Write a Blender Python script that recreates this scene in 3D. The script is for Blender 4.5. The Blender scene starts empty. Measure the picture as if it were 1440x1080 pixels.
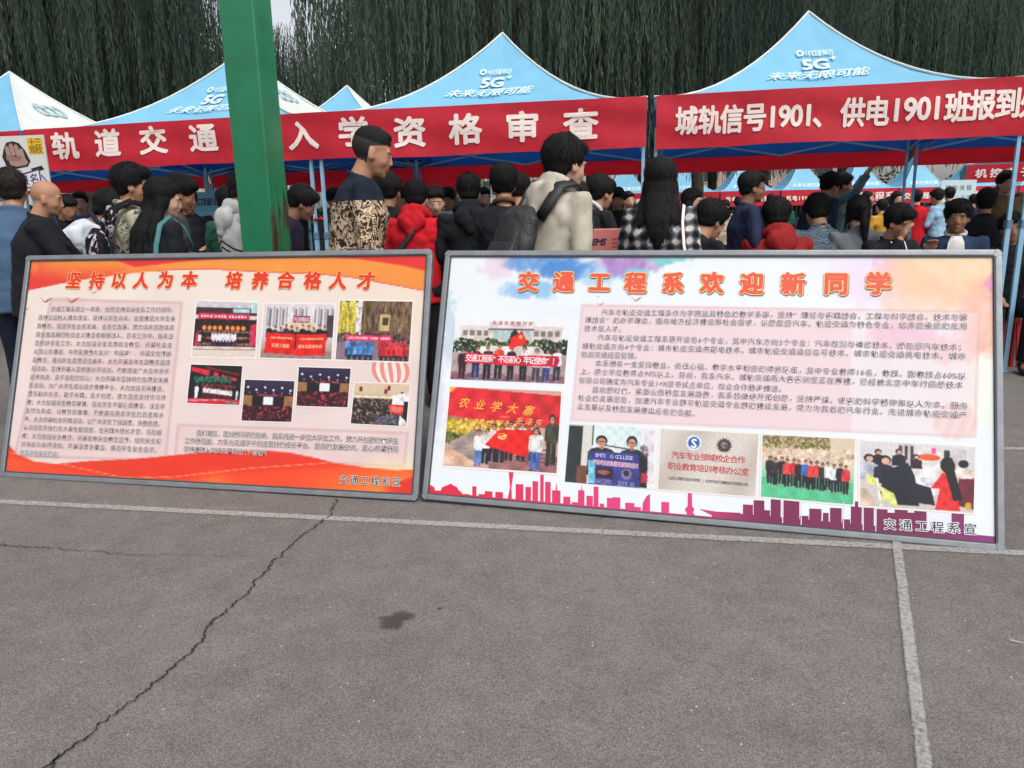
import bpy, bmesh, random, time
import numpy as np
from math import sin, cos, tan, pi, radians, sqrt, atan2, floor
from mathutils import Matrix, Vector, noise as mnoise

T0 = time.time()
SC = bpy.context.scene
COL = SC.collection

# ------------------------------------------------------------------ camera
FPX, PITCH, ROLL, EYE = 1030.0, radians(12.62), radians(1.17), 1.30
cam_d = bpy.data.cameras.new('camera')
cam = bpy.data.objects.new('camera', cam_d)
COL.objects.link(cam)
cam_d.sensor_fit = 'HORIZONTAL'
cam_d.sensor_width = 36.0
cam_d.lens = 36.0 * FPX / 1440.0
cam_d.clip_start = 0.05
cam_d.clip_end = 1500
cam.matrix_world = Matrix.Translation((0, 0, EYE)) @ Matrix.Rotation(pi / 2 - PITCH, 4, 'X') @ Matrix.Rotation(-ROLL, 4, 'Z')
SC.camera = cam

# ------------------------------------------------------------------ light
SUN_EL, SUN_AZ = radians(56), radians(146)      # azimuth clockwise from +Y: to the right, a little behind the camera
world = bpy.data.worlds.new('World')
SC.world = world
world.use_nodes = True
wn = world.node_tree
wn.nodes.clear()
sky = wn.nodes.new('ShaderNodeTexSky')
sky.sky_type = 'NISHITA'
sky.sun_disc = False
sky.sun_elevation = SUN_EL
sky.sun_rotation = SUN_AZ
sky.air_density = 1.0
sky.dust_density = 4.0
sky.ozone_density = 1.0
hsv = wn.nodes.new('ShaderNodeHueSaturation')
hsv.inputs['Saturation'].default_value = 0.25
bgn = wn.nodes.new('ShaderNodeBackground')
bgn.inputs['Strength'].default_value = 0.15
wo = wn.nodes.new('ShaderNodeOutputWorld')
wn.links.new(sky.outputs[0], hsv.inputs['Color'])
wn.links.new(hsv.outputs[0], bgn.inputs['Color'])
wn.links.new(bgn.outputs[0], wo.inputs['Surface'])
sun_d = bpy.data.lights.new('sun', 'SUN')
sun_d.energy = 0.8
sun_d.angle = radians(25)
sun_d.color = (1.0, 0.965, 0.92)
sun = bpy.data.objects.new('sun', sun_d)
COL.objects.link(sun)
sdir = Vector((sin(SUN_AZ) * cos(SUN_EL), cos(SUN_AZ) * cos(SUN_EL), sin(SUN_EL)))
sun.rotation_euler = sdir.to_track_quat('Z', 'Y').to_euler()
SC.view_settings.view_transform = 'Standard'
SC.view_settings.look = 'None'
SC.view_settings.gamma = 1.0
SC.view_settings.exposure = 0.54
SC.cycles.max_bounces = 6
SC.cycles.transparent_max_bounces = 6
SC.cycles.use_denoising = True

# ------------------------------------------------------------------ measuring helpers
def ray(u, v):
    a, b = (u - 720) / FPX, (540 - v) / FPX
    a, b = a * cos(ROLL) + b * sin(ROLL), -a * sin(ROLL) + b * cos(ROLL)
    return np.array([a, cos(PITCH) + b * sin(PITCH), -sin(PITCH) + b * cos(PITCH)])

def at_z(u, v, z):
    d = ray(u, v)
    return np.array([0, 0, EYE]) + d * ((z - EYE) / d[2])

def at_y(u, v, y):
    d = ray(u, v)
    return np.array([0, 0, EYE]) + d * (y / d[1])

def at_plane(u, v, p0, n):
    d = ray(u, v)
    o = np.array([0, 0, EYE])
    return o + d * (np.dot(np.array(p0) - o, n) / np.dot(d, n))

# ------------------------------------------------------------------ materials
def lin(c):
    return tuple(((x / 255.0) / 12.92 if x <= 10.3 else (((x / 255.0) + .055) / 1.055) ** 2.4) for x in c)

MATS = {}
def mat(name, col, rough=.7, metal=0., var=.12, scale=30., bump=0., bscale=60., trans=0., col2=None, spec=.5, coat=0.):
    """Principled with noise-varied colour and optional bump; trans = share of translucency (cloth, leaves)."""
    if name in MATS: return MATS[name]
    m = bpy.data.materials.new(name); m.use_nodes = True
    nt = m.node_tree; N = nt.nodes; L = nt.links
    b = N['Principled BSDF']
    b.inputs['Roughness'].default_value = rough
    b.inputs['Metallic'].default_value = metal
    b.inputs['Specular IOR Level'].default_value = spec
    if coat: b.inputs['Coat Weight'].default_value = coat
    tc = N.new('ShaderNodeTexCoord')
    nz = N.new('ShaderNodeTexNoise'); nz.inputs['Scale'].default_value = scale; nz.inputs['Detail'].default_value = 5
    L.new(tc.outputs['Object'], nz.inputs['Vector'])
    mx = N.new('ShaderNodeMix'); mx.data_type = 'RGBA'
    c2 = col2 if col2 else tuple(min(1, x * (1 + var * 1.6)) for x in col)
    c1 = col if col2 else tuple(x * (1 - var) for x in col)
    mx.inputs[6].default_value = (*c1, 1); mx.inputs[7].default_value = (*c2, 1)
    mr = N.new('ShaderNodeMapRange'); mr.inputs[1].default_value = .3; mr.inputs[2].default_value = .7
    L.new(nz.outputs['Fac'], mr.inputs[0]); L.new(mr.outputs[0], mx.inputs[0])
    L.new(mx.outputs[2], b.inputs['Base Color'])
    if bump:
        n2 = N.new('ShaderNodeTexNoise'); n2.inputs['Scale'].default_value = bscale; n2.inputs['Detail'].default_value = 4
        L.new(tc.outputs['Object'], n2.inputs['Vector'])
        bp = N.new('ShaderNodeBump'); bp.inputs['Strength'].default_value = bump; bp.inputs['Distance'].default_value = .01
        L.new(n2.outputs['Fac'], bp.inputs['Height']); L.new(bp.outputs[0], b.inputs['Normal'])
    if trans:
        tr = N.new('ShaderNodeBsdfTranslucent'); L.new(mx.outputs[2], tr.inputs['Color'])
        ms = N.new('ShaderNodeMixShader'); ms.inputs[0].default_value = trans
        L.new(b.outputs[0], ms.inputs[1]); L.new(tr.outputs[0], ms.inputs[2])
        L.new(ms.outputs[0], N['Material Output'].inputs['Surface'])
    MATS[name] = m
    return m

def cloth(name, rgb, rough=.85, **k):
    k.setdefault('bump', .16); k.setdefault('bscale', 190); k.setdefault('scale', 9); k.setdefault('var', .18)
    return mat('cloth_' + name, lin(rgb), rough, spec=.25, **k)

# ------------------------------------------------------------------ object helpers
def mesh_from(name, V, F, mats, parent=None, smooth=False, mi=None, colors=None, kind=None, loc=None):
    me = bpy.data.meshes.new(name)
    me.from_pydata([tuple(map(float, v)) for v in V], [], [tuple(map(int, f)) for f in F])
    return finish(name, me, mats, parent, smooth, mi, colors, kind, loc)

def finish(name, me, mats, parent=None, smooth=False, mi=None, colors=None, kind=None, loc=None):
    if not isinstance(mats, (list, tuple)): mats = [mats]
    for m in mats: me.materials.append(m)
    if mi is not None: me.polygons.foreach_set('material_index', np.array(mi, dtype=np.int32))
    if smooth: me.polygons.foreach_set('use_smooth', np.ones(len(me.polygons), dtype=bool))
    if colors is not None:
        a = me.color_attributes.new('Col', 'FLOAT_COLOR', 'POINT')
        c = np.ones((len(me.vertices), 4), dtype=np.float32); c[:, :3] = colors
        a.data.foreach_set('color', c.ravel())
    me.update()
    o = bpy.data.objects.new(name, me)
    COL.objects.link(o)
    if parent is not None: o.parent = parent
    if loc is not None: o.location = loc
    if kind: o['kind'] = kind
    return o

def thing(name, label, cat, loc=(0, 0, 0), rz=0., group=None):
    o = bpy.data.objects.new(name, None)
    o.empty_display_size = .2
    COL.objects.link(o)
    o.location = loc; o.rotation_euler = (0, 0, rz)
    tag(o, label, cat, group)
    return o

def tag(o, label, cat, group=None):
    o['label'] = label; o['category'] = cat
    if group: o['group'] = group
    return o

class G:
    """Collects simple solids into one vertex/face list."""
    def __init__(s): s.V = []; s.F = []; s.M = []
    def add(s, V, F, m=0):
        b = len(s.V); s.V += [tuple(v) for v in V]; s.F += [tuple(i + b for i in f) for f in F]; s.M += [m] * len(F)
    def box(s, c, d, R=None, m=0):
        V = [Vector((x * d[0] / 2, y * d[1] / 2, z * d[2] / 2)) for x in (-1, 1) for y in (-1, 1) for z in (-1, 1)]
        if R is not None: V = [R @ v for v in V]
        V = [v + Vector(c) for v in V]
        s.add(V, [(0, 1, 3, 2), (4, 6, 7, 5), (0, 4, 5, 1), (2, 3, 7, 6), (0, 2, 6, 4), (1, 5, 7, 3)], m)
    def bar(s, a, b, w, h=None, m=0, up=(0, 0, 1)):
        a = Vector(a); b = Vector(b); t = (b - a); l = t.length; t.normalize()
        up = Vector(up)
        if abs(t.dot(up)) > .95: up = Vector((1, 0, 0))
        x = t.cross(up).normalized(); y = x.cross(t).normalized(); h = h or w
        V = []
        for p in (a, b):
            for (i, j) in ((-1, -1), (1, -1), (1, 1), (-1, 1)): V.append(p + x * (i * w / 2) + y * (j * h / 2))
        s.add(V, [(3, 2, 1, 0), (4, 5, 6, 7), (0, 1, 5, 4), (1, 2, 6, 5), (2, 3, 7, 6), (3, 0, 4, 7)], m)
    def tube(s, pts, rad, seg=10, m=0, side=(1, 0, 0)):
        P = [Vector(p) for p in pts]; n = len(P); V = []; F = []
        for i in range(n):
            t = (P[min(i + 1, n - 1)] - P[max(i - 1, 0)]).normalized()
            sd = Vector(side); sd = sd - t * sd.dot(t)
            if sd.length < .2: sd = Vector((0, 1, 0)); sd = sd - t * sd.dot(t)
            sd.normalize(); w = t.cross(sd)
            r = rad[i]; rx, ry = (r if isinstance(r, (tuple, list)) else (r, r))
            for k in range(seg):
                a = 2 * pi * k / seg
                V.append(P[i] + sd * (rx * cos(a)) + w * (ry * sin(a)))
        for i in range(n - 1):
            for k in range(seg):
                k2 = (k + 1) % seg
                F.append((i * seg + k, i * seg + k2, (i + 1) * seg + k2, (i + 1) * seg + k))
        F.append(tuple(reversed(range(seg)))); F.append(tuple((n - 1) * seg + k for k in range(seg)))
        s.add(V, F, m)
    def ell(s, c, r, R=None, m=0, seg=14, rings=9):
        V = [(0, 0, 1)]; F = []
        for i in range(1, rings):
            th = pi * i / rings
            for k in range(seg):
                a = 2 * pi * k / seg; V.append((sin(th) * cos(a), sin(th) * sin(a), cos(th)))
        V.append((0, 0, -1)); e = len(V) - 1
        for k in range(seg):
            k2 = (k + 1) % seg
            F.append((0, 1 + k, 1 + k2)); F.append((e, 1 + (rings - 2) * seg + k2, 1 + (rings - 2) * seg + k))
            for i in range(rings - 2):
                F.append((1 + i * seg + k, 1 + (i + 1) * seg + k, 1 + (i + 1) * seg + k2, 1 + i * seg + k2))
        W = []
        for v in V:
            q = Vector((v[0] * r[0], v[1] * r[1], v[2] * r[2]))
            if R is not None: q = R @ q
            W.append(q + Vector(c))
        s.add(W, F, m)
    def xf(s, Mt):
        s.V = [tuple(Mt @ Vector(v)) for v in s.V]
    def build(s, name, mats, parent=None, smooth=False, kind=None, loc=None):
        return mesh_from(name, s.V, s.F, mats, parent, smooth, s.M, None, kind, loc)

def bevel(o, w=.004, seg=2):
    bm = bmesh.new(); bm.from_mesh(o.data)
    bmesh.ops.bevel(bm, geom=bm.edges[:], offset=w, segments=seg, affect='EDGES', profile=.6, clamp_overlap=True)
    bm.to_mesh(o.data); bm.free()
    return o

# ------------------------------------------------------------------ glyph cache (built-in font, CJK through its fallback)
_gc = {}
_fc = bpy.data.curves.new('glyph', 'FONT')
_fo = bpy.data.objects.new('glyph', _fc)
COL.objects.link(_fo)
def glyph(ch, off=0., res=2):
    k = (ch, off, res)
    if k in _gc: return _gc[k]
    _fc.body = ch; _fc.offset = off; _fc.resolution_u = res; _fc.size = 1
    bpy.context.view_layer.update()
    dg = bpy.context.evaluated_depsgraph_get()
    me = bpy.data.meshes.new_from_object(_fo.evaluated_get(dg))
    n = len(me.vertices); co = np.zeros(n * 3, dtype=np.float32); me.vertices.foreach_get('co', co)
    V = co.reshape(-1, 3)[:, :2].copy(); F = [tuple(p.vertices) for p in me.polygons]
    bpy.data.meshes.remove(me)
    full = ord(ch) > 0x2e80 or ch in '“”'
    if n:
        if full and ord(ch) > 0x3100 and ch not in '，。；：！': pass
        adv = 1.0 if full else (V[:, 0].max() - min(0, V[:, 0].min())) + .08
    else: adv = 1.0 if ch == '\u3000' else .5
    _gc[k] = (V, F, adv)
    return _gc[k]

def fat(V, r, n=8):
    return [V + r * np.array((cos(2 * pi * k / n), sin(2 * pi * k / n))) for k in range(n)] if r else [V]

def set_text(s, A, B, h, off=0., res=2, wx=1., slant=0., cells=None, tight=True):
    """Glyph outlines of s laid from A to B (2-D); h = em height. Returns V (Nx2), F."""
    A = np.array(A, float); B = np.array(B, float); d = B - A; Ln = np.hypot(*d); d /= Ln; up = np.array([-d[1], d[0]])
    adv = [1.0 if (ord(c) > 0x2e80 or c in '“”' or c == '\u3000') else .56 for c in s]
    tot = sum(adv); x = 0; Vs = []; Fs = []; nb = 0
    cell = Ln / tot
    for c, a in zip(s, adv):
        V, F, _ = glyph(c, off, res)
        if len(V):
            gx = (V[:, 0] - (.5 if a == 1.0 else (V[:, 0].max() + V[:, 0].min()) / 2))
            gx = gx * h * wx; gy = (V[:, 1] - .38) * h
            gx = gx + gy * slant
            P = A + np.outer(gx + (x + a / 2) * cell, d) + np.outer(gy, up)
            Vs.append(P); Fs += [tuple(i + nb for i in f) for f in F]; nb += len(P)
        x += a
    return (np.concatenate(Vs) if Vs else np.zeros((0, 2))), Fs
# ------------------------------------------------------------------ ground
def asphalt():
    m = bpy.data.materials.new('asphalt'); m.use_nodes = True
    nt = m.node_tree; N = nt.nodes; L = nt.links; b = N['Principled BSDF']
    b.inputs['Roughness'].default_value = .88; b.inputs['Specular IOR Level'].default_value = .35
    tc = N.new('ShaderNodeTexCoord')
    def nz(sc, det=4, r=.6):
        n = N.new('ShaderNodeTexNoise'); n.inputs['Scale'].default_value = sc; n.inputs['Detail'].default_value = det
        n.inputs['Roughness'].default_value = r
        L.new(tc.outputs['Object'], n.inputs['Vector']); return n
    def ramp(src, p0, c0, p1, c1):
        r = N.new('ShaderNodeValToRGB'); e = r.color_ramp.elements
        e[0].position = p0; e[0].color = (*c0, 1); e[1].position = p1; e[1].color = (*c1, 1)
        L.new(src, r.inputs[0]); return r
    def mix(f, a, c, mode='MIX', fac=None):
        x = N.new('ShaderNodeMix'); x.data_type = 'RGBA'; x.blend_type = mode
        if f is not None: L.new(f, x.inputs[0])
        else: x.inputs[0].default_value = fac
        for i, q in ((6, a), (7, c)):
            if isinstance(q, tuple): x.inputs[i].default_value = (*q, 1)
            else: L.new(q, x.inputs[i])
        return x.outputs[2]
    big = ramp(nz(.55, 5).outputs['Fac'], .3, (.176, .160, .146), .7, (.226, .207, .190))
    mid = ramp(nz(7, 5, .7).outputs['Fac'], .25, (.78, .78, .78), .75, (1.14, 1.14, 1.14))
    c = mix(None, big.outputs[0], mid.outputs[0], 'MULTIPLY', 1.)
    v = N.new('ShaderNodeTexVoronoi'); v.inputs['Scale'].default_value = 250
    L.new(tc.outputs['Object'], v.inputs['Vector'])
    grain = N.new('ShaderNodeSeparateColor'); L.new(v.outputs['Color'], grain.inputs[0])
    gr = ramp(grain.outputs[0], 0., (.70, .70, .71), 1., (1.28, 1.27, 1.25))
    c = mix(None, c, gr.outputs[0], 'MULTIPLY', .85)
    gap = ramp(v.outputs['Distance'], .30, (1, 1, 1), .70, (.5, .5, .51))
    c = mix(None, c, gap.outputs[0], 'MULTIPLY', .8)
    # sparse pale chips
    v2 = N.new('ShaderNodeTexVoronoi'); v2.inputs['Scale'].default_value = 60
    L.new(tc.outputs['Object'], v2.inputs['Vector'])
    s2 = N.new('ShaderNodeSeparateColor'); L.new(v2.outputs['Color'], s2.inputs[0])
    chip = ramp(s2.outputs[1], .972, (0, 0, 0), .98, (1, 1, 1))
    near = ramp(v2.outputs['Distance'], .12, (1, 1, 1), .2, (0, 0, 0))
    cm = mix(None, chip.outputs[0], near.outputs[0], 'MULTIPLY', 1.)
    c = mix(cm, c, (.52, .50, .47))
    # soft grey wear spots
    w = ramp(nz(1.9, 6, .65).outputs['Fac'], .58, (1, 1, 1), .80, (.72, .72, .72))
    c = mix(None, c, w.outputs[0], 'MULTIPLY', 1.)
    L.new(c, b.inputs['Base Color'])
    bp = N.new('ShaderNodeBump'); bp.inputs['Strength'].default_value = .6; bp.inputs['Distance'].default_value = .003
    bp.invert = True
    L.new(v.outputs['Distance'], bp.inputs['Height'])
    b2 = N.new('ShaderNodeBump'); b2.inputs['Strength'].default_value = .35; b2.inputs['Distance'].default_value = .01
    L.new(nz(30, 6).outputs['Fac'], b2.inputs['Height']); L.new(bp.outputs[0], b2.inputs['Normal'])
    L.new(b2.outputs[0], b.inputs['Normal'])
    return m

def sheet(name, xs, ys, z, m, kind='structure'):
    V = [(x, y, z) for y in ys for x in xs]; n = len(xs)
    F = [(j * n + i, j * n + i + 1, (j + 1) * n + i + 1, (j + 1) * n + i) for j in range(len(ys) - 1) for i in range(n - 1)]
    return mesh_from(name, V, F, m, kind=kind)
M_ASPH = asphalt()
sheet('ground', np.linspace(-150, 150, 7), np.linspace(-20, 260, 7), 0, M_ASPH)

def worn(name, base, most, lo=.30, hi=.62, sc=70, low=2.2, a1=1.5, a2=.5):
    """Thin paint or stain that breaks up towards its edge ('Col') and where noise wears it."""
    m = bpy.data.materials.new(name); m.use_nodes = True
    nt = m.node_tree; N = nt.nodes; L = nt.links; b = N['Principled BSDF']
    b.inputs['Base Color'].default_value = (*base, 1); b.inputs['Roughness'].default_value = .85
    tc = N.new('ShaderNodeTexCoord')
    def nz(sc_, det, r=.6):
        n = N.new('ShaderNodeTexNoise'); n.inputs['Scale'].default_value = sc_; n.inputs['Detail'].default_value = det; n.inputs['Roughness'].default_value = r
        L.new(tc.outputs['Object'], n.inputs['Vector']); return n.outputs['Fac']
    at = N.new('ShaderNodeAttribute'); at.attribute_name = 'Col'; se = N.new('ShaderNodeSeparateColor'); L.new(at.outputs['Color'], se.inputs[0])
    def ma(x, k, c, y):
        q = N.new('ShaderNodeMath'); q.operation = 'SUBTRACT'; L.new(x, q.inputs[0]); q.inputs[1].default_value = c
        w = N.new('ShaderNodeMath'); w.operation = 'MULTIPLY_ADD'; L.new(q.outputs[0], w.inputs[0]); w.inputs[1].default_value = k; L.new(y, w.inputs[2]); return w.outputs[0]
    v = ma(nz(sc, 5, .75), a1, .5, se.outputs[0]); v = ma(nz(low, 3), a2, .5, v)
    r = N.new('ShaderNodeMapRange'); r.inputs[1].default_value = lo; r.inputs[2].default_value = hi; r.inputs[4].default_value = most
    L.new(v, r.inputs[0])
    t = N.new('ShaderNodeBsdfTransparent'); ms = N.new('ShaderNodeMixShader')
    L.new(r.outputs[0], ms.inputs[0]); L.new(t.outputs[0], ms.inputs[1]); L.new(b.outputs[0], ms.inputs[2])
    L.new(ms.outputs[0], N['Material Output'].inputs['Surface'])
    return m

M_LINE = worn('old_line_paint', (.39, .38, .36), .74, .22, .90, a1=1.9)
def line_strip(name, pts, w, z, m, n=60, jit=.0010, seed=1, taper=0.):
    """Ribbon along a 2-D polyline, 'Col' = 1 at its middle falling to 0 at the edge for wear."""
    rnd = random.Random(seed); P = [np.array(p[:2], float) for p in pts]
    D = [0]
    for a, b in zip(P, P[1:]): D.append(D[-1] + np.hypot(*(b - a)))
    V = []; C = []; F = []
    for i in range(n + 1):
        d = D[-1] * i / n; k = max(j for j in range(len(D)) if D[j] <= d + 1e-9); k = min(k, len(P) - 2)
        t = (d - D[k]) / (D[k + 1] - D[k]); c = P[k] + (P[k + 1] - P[k]) * t
        u = (P[k + 1] - P[k]) / (D[k + 1] - D[k]); nn = np.array([-u[1], u[0]])
        ww = w * (1 - taper * (i / n))
        for q, cv in ((-.62, 0.), (-.40, .8), (.40, .8), (.62, 0.)):
            o = c + nn * (q * ww + rnd.gauss(0, jit)); V.append((o[0], o[1], z)); C.append((cv, cv, cv))
        if i:
            b = i * 4
            for q in range(3): F.append((b - 4 + q, b - 3 + q, b + 1 + q, b + q))
    return mesh_from(name, V, F, m, colors=np.array(C), kind='structure')
gl = [at_z(-260, 693, 0), at_z(1800, 797, 0)]
line_strip('painted_line', gl, .050, .004, M_LINE, 140)
line_strip('painted_line', [at_z(1261, 764, 0), at_z(1325, 1290, 0)], .034, .008, M_LINE, 80, seed=3)
line_strip('painted_line', [at_z(1380, 631, 0), at_z(2200, 640, 0)], .05, .004, M_LINE, 60, seed=4)
line_strip('painted_mark', [at_z(1419, 901, 0), at_z(1440, 906, 0)], .011, .004, M_LINE, 10, seed=5)

M_CRACK = mat('crack_dirt', (.012, .011, .010), .95, var=.4, scale=80)
def crack(pts, w, seed, n=150, fade=0.):
    rnd = random.Random(seed); P = [at_z(u, v, 0)[:2] for u, v in pts]
    D = [0]
    for a, b in zip(P, P[1:]): D.append(D[-1] + np.hypot(*(b - a)))
    V = []; F = []; o1 = o2 = 0
    for i in range(n + 1):
        d = D[-1] * i / n; k = max(j for j in range(len(D)) if D[j] <= d + 1e-9); k = min(k, len(P) - 2)
        t = (d - D[k]) / (D[k + 1] - D[k]); c = P[k] + (P[k + 1] - P[k]) * t
        u = (P[k + 1] - P[k]) / (D[k + 1] - D[k]); nn = np.array([-u[1], u[0]])
        o1 = o1 * .72 + rnd.gauss(0, .0042)
        ww = w * max(.15, rnd.gauss(1, .35)) * (1 - fade * i / n)
        a = c + nn * (o1 + ww / 2); b = c + nn * (o1 - ww / 2)
        V += [(a[0], a[1], .0055), (b[0], b[1], .0055)]
        if i: F.append((2 * i - 2, 2 * i - 1, 2 * i + 1, 2 * i))
    mesh_from('ground_crack', V, F, M_CRACK, kind='structure')
crack([(474, 703), (470, 716), (462, 727), (440, 745), (415, 762), (388, 788), (355, 826), (325, 855), (298, 878), (283, 903), (250, 935), (205, 975), (150, 1015), (95, 1058), (50, 1092), (20, 1120)], .0062, 3, 320)
crack([(86, 1062), (60, 1090), (48, 1110)], .006, 13, 30)
crack([(-40, 765), (0, 768), (60, 772), (110, 775), (190, 781), (280, 781), (330, 784), (365, 783)], .0048, 5, 130, .8)
M_STAIN = worn('damp_stain', (.05, .046, .042), .72, .2, .75, 60, 9, .9, .6)
def blob(u, v, rx, ry, seed):
    c = at_z(u, v, 0); rnd = random.Random(seed); V = [(c[0], c[1], .0035)]; C = [(.9,) * 3]; F = []; n = 40
    ph = [rnd.random() * 6 for _ in range(4)]
    for q, cv in ((.45, .75), (.8, .45), (1.2, -.25)):
        for k in range(n):
            a = 2 * pi * k / n; r = q * (1 + .22 * sin(2 * a + ph[0]) + .15 * sin(3 * a + ph[1]) + .1 * sin(5 * a + ph[2]))
            V.append((c[0] + rx * r * cos(a), c[1] + ry * r * sin(a), .0035)); C.append((cv,) * 3)
    for k in range(n):
        k2 = (k + 1) % n; F.append((0, 1 + k, 1 + k2))
        for q in range(2): F.append((1 + q * n + k, 1 + (q + 1) * n + k, 1 + (q + 1) * n + k2, 1 + q * n + k2))
    mesh_from('ground_stain', V, F, M_STAIN, colors=np.array(C), kind='structure')
blob(555, 873, .066, .055, 2); blob(618, 857, .012, .008, 6)

# ------------------------------------------------------------------ display boards
def print_mat():
    m = bpy.data.materials.new('printed_film'); m.use_nodes = True
    nt = m.node_tree; N = nt.nodes; L = nt.links; b = N['Principled BSDF']
    a = N.new('ShaderNodeAttribute'); a.attribute_name = 'Col'
    L.new(a.outputs['Color'], b.inputs['Base Color'])
    b.inputs['Roughness'].default_value = .30; b.inputs['Specular IOR Level'].default_value = .5
    tc = N.new('ShaderNodeTexCoord'); n = N.new('ShaderNodeTexNoise'); n.inputs['Scale'].default_value = 3.2; n.inputs['Detail'].default_value = 2
    L.new(tc.outputs['Object'], n.inputs['Vector'])
    bp = N.new('ShaderNodeBump'); bp.inputs['Strength'].default_value = .30; bp.inputs['Distance'].default_value = .02
    L.new(n.outputs['Fac'], bp.inputs['Height']); L.new(bp.outputs[0], b.inputs['Normal'])
    return m
M_PRINT = print_mat()
M_ALU = mat('grey_aluminium', (.23, .245, .26), .42, metal=.55, var=.1, scale=12, bump=.1)
M_ALUD = mat('frame_shadow_gap', (.05, .055, .06), .6)
M_BACK = mat('board_back', (.35, .35, .34), .8)
GAIN = .84      # printed inks never reach the brightness of paper white

def homography(src, dst):
    A = []; 
    for (x, y), (X, Y) in zip(src, dst):
        A.append([x, y, 1, 0, 0, 0, -X * x, -X * y, -X]); A.append([0, 0, 0, x, y, 1, -Y * x, -Y * y, -Y])
    _, _, vt = np.linalg.svd(np.array(A, float)); return vt[-1].reshape(3, 3)

class Pr:
    """A layered flat print. M maps authoring coordinates (Nx2) to board coordinates."""
    def __init__(s, M, z0): s.M = M; s.z = z0; s.V = []; s.F = []; s.C = []; s.n = 0; s.rnd = random.Random(5); s.dz = 4e-5; s.chip = 0
    def put(s, P, F, col, board=False, dz=None):
        P = np.asarray(P, float); Q = P if board else s.M(P)
        s.z += s.dz if dz is None else dz
        s.V.append(np.column_stack([Q, np.full(len(Q), s.z)])); s.F += [tuple(i + s.n for i in f) for f in F]
        c = np.array([lin(col)] * len(Q)) if np.ndim(col[0]) == 0 else np.array([lin(q) for q in col])
        s.C.append(c * GAIN); s.n += len(Q)
    def poly(s, P, col): s.put(P, [tuple(range(len(P)))], col)
    def rect(s, x0, y0, x1, y1, col): s.poly([(x0, y0), (x1, y0), (x1, y1), (x0, y1)], col)
    def ell(s, cx, cy, rx, ry, col, n=12): s.poly([(cx + rx * cos(2 * pi * k / n), cy + ry * sin(2 * pi * k / n)) for k in range(n)], col)
    def many(s, shapes):
        """shapes: list of (poly, col), one layer each ten"""
        for i in range(0, len(shapes)):
            P, col = shapes[i]; P = np.asarray(P, float); Q = s.M(P)
            if i % 6 == 0: s.z += s.dz
            s.V.append(np.column_stack([Q, np.full(len(Q), s.z + (i % 6) * s.dz / 6)])); s.F.append(tuple(range(s.n, s.n + len(Q)))); s.n += len(Q)
            s.C.append(np.array([lin(col)] * len(Q)) * GAIN)
    def grid(s, x0, y0, x1, y1, nx, ny, fn):
        xs = np.linspace(x0, x1, nx + 1); ys = np.linspace(y0, y1, ny + 1)
        P = [(x, y) for y in ys for x in xs]
        F = [(j * (nx + 1) + i, j * (nx + 1) + i + 1, (j + 1) * (nx + 1) + i + 1, (j + 1) * (nx + 1) + i) for j in range(ny) for i in range(nx)]
        s.put(P, F, [fn(x, y) for x, y in P])
    def mosaic(s, x0, y0, x1, y1, nx, ny, fn):
        """cells of flat colour with ragged edges, for busy picture areas"""
        dx = (x1 - x0) / nx; dy = (y1 - y0) / ny; P = []; F = []; C = []
        for j in range(ny):
            for i in range(nx):
                b = len(P); x = x0 + i * dx; y = y0 + j * dy
                P += [(x, y), (x + dx, y), (x + dx, y + dy), (x, y + dy)]; F.append((b, b + 1, b + 2, b + 3)); C += [fn((x - x0) / (x1 - x0), (y - y0) / (y1 - y0))] * 4
        s.put(P, F, C)
    def text(s, t, a, b, h, col, off=0., res=2, wx=1., slant=0., rim=None, rimoff=.05, shift=(0, 0)):
        """a,b = start and end in authoring coords (line middle); h = em height in board metres"""
        A, B = s.M(np.array([a, b], float))
        V, F = set_text(t, A, B, h, 0., res, wx, slant)
        if rim is not None:
            if rimoff < 0 or len(t) > 14:
                V2, F2 = set_text(t, A, B, h, abs(rimoff), 1, wx, slant); s.put(V2, F2, rim, True)
            else:
                for Q in fat(V + np.array(shift) * h, (off + rimoff) * h, 8): s.put(Q, F, rim, True, 8e-6)
        for Q in fat(V, off * h, 6): s.put(Q, F, col, True, 8e-6)
    def person(s, x, y, h, w, top, bot, hair=(25, 20, 20), skin=(200, 150, 130), legs=True):
        """standing figure, x centre, y top of head, h height, w shoulder width (all in authoring units)"""
        hd = h * .13; L = [] 
        if legs:
            L.append(([(x - w * .38, y + h * .5), (x - w * .02, y + h * .5), (x - w * .06, y + h), (x - w * .34, y + h)], bot))
            L.append(([(x + w * .02, y + h * .5), (x + w * .38, y + h * .5), (x + w * .34, y + h), (x + w * .06, y + h)], bot))
        L.append(([(x - w * .5, y + hd * 1.5), (x - w * .2, y + hd * 1.15), (x + w * .2, y + hd * 1.15), (x + w * .5, y + hd * 1.5), (x + w * .42, y + h * .56), (x - w * .42, y + h * .56)], top))
        n = 8; rx = w * .22
        L.append(([(x + rx * 1.1 * cos(2 * pi * k / n), y + hd * .5 + hd * .62 * sin(2 * pi * k / n)) for k in range(n)], hair))
        L.append(([(x + rx * .85 * cos(2 * pi * k / n), y + hd * .72 + hd * .46 * sin(2 * pi * k / n)) for k in range(n)], skin))
        s.many(L)
    def build(s, name, parent, label=None):
        o = mesh_from(name, np.concatenate(s.V), s.F, M_PRINT, parent, colors=np.concatenate(s.C))
        if label: o['label'] = label
        return o

def J(c, a, r=random):
    k = r.uniform(-a, a); return tuple(max(0, min(255, x + k + r.uniform(-a, a) * .3)) for x in c)

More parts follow.
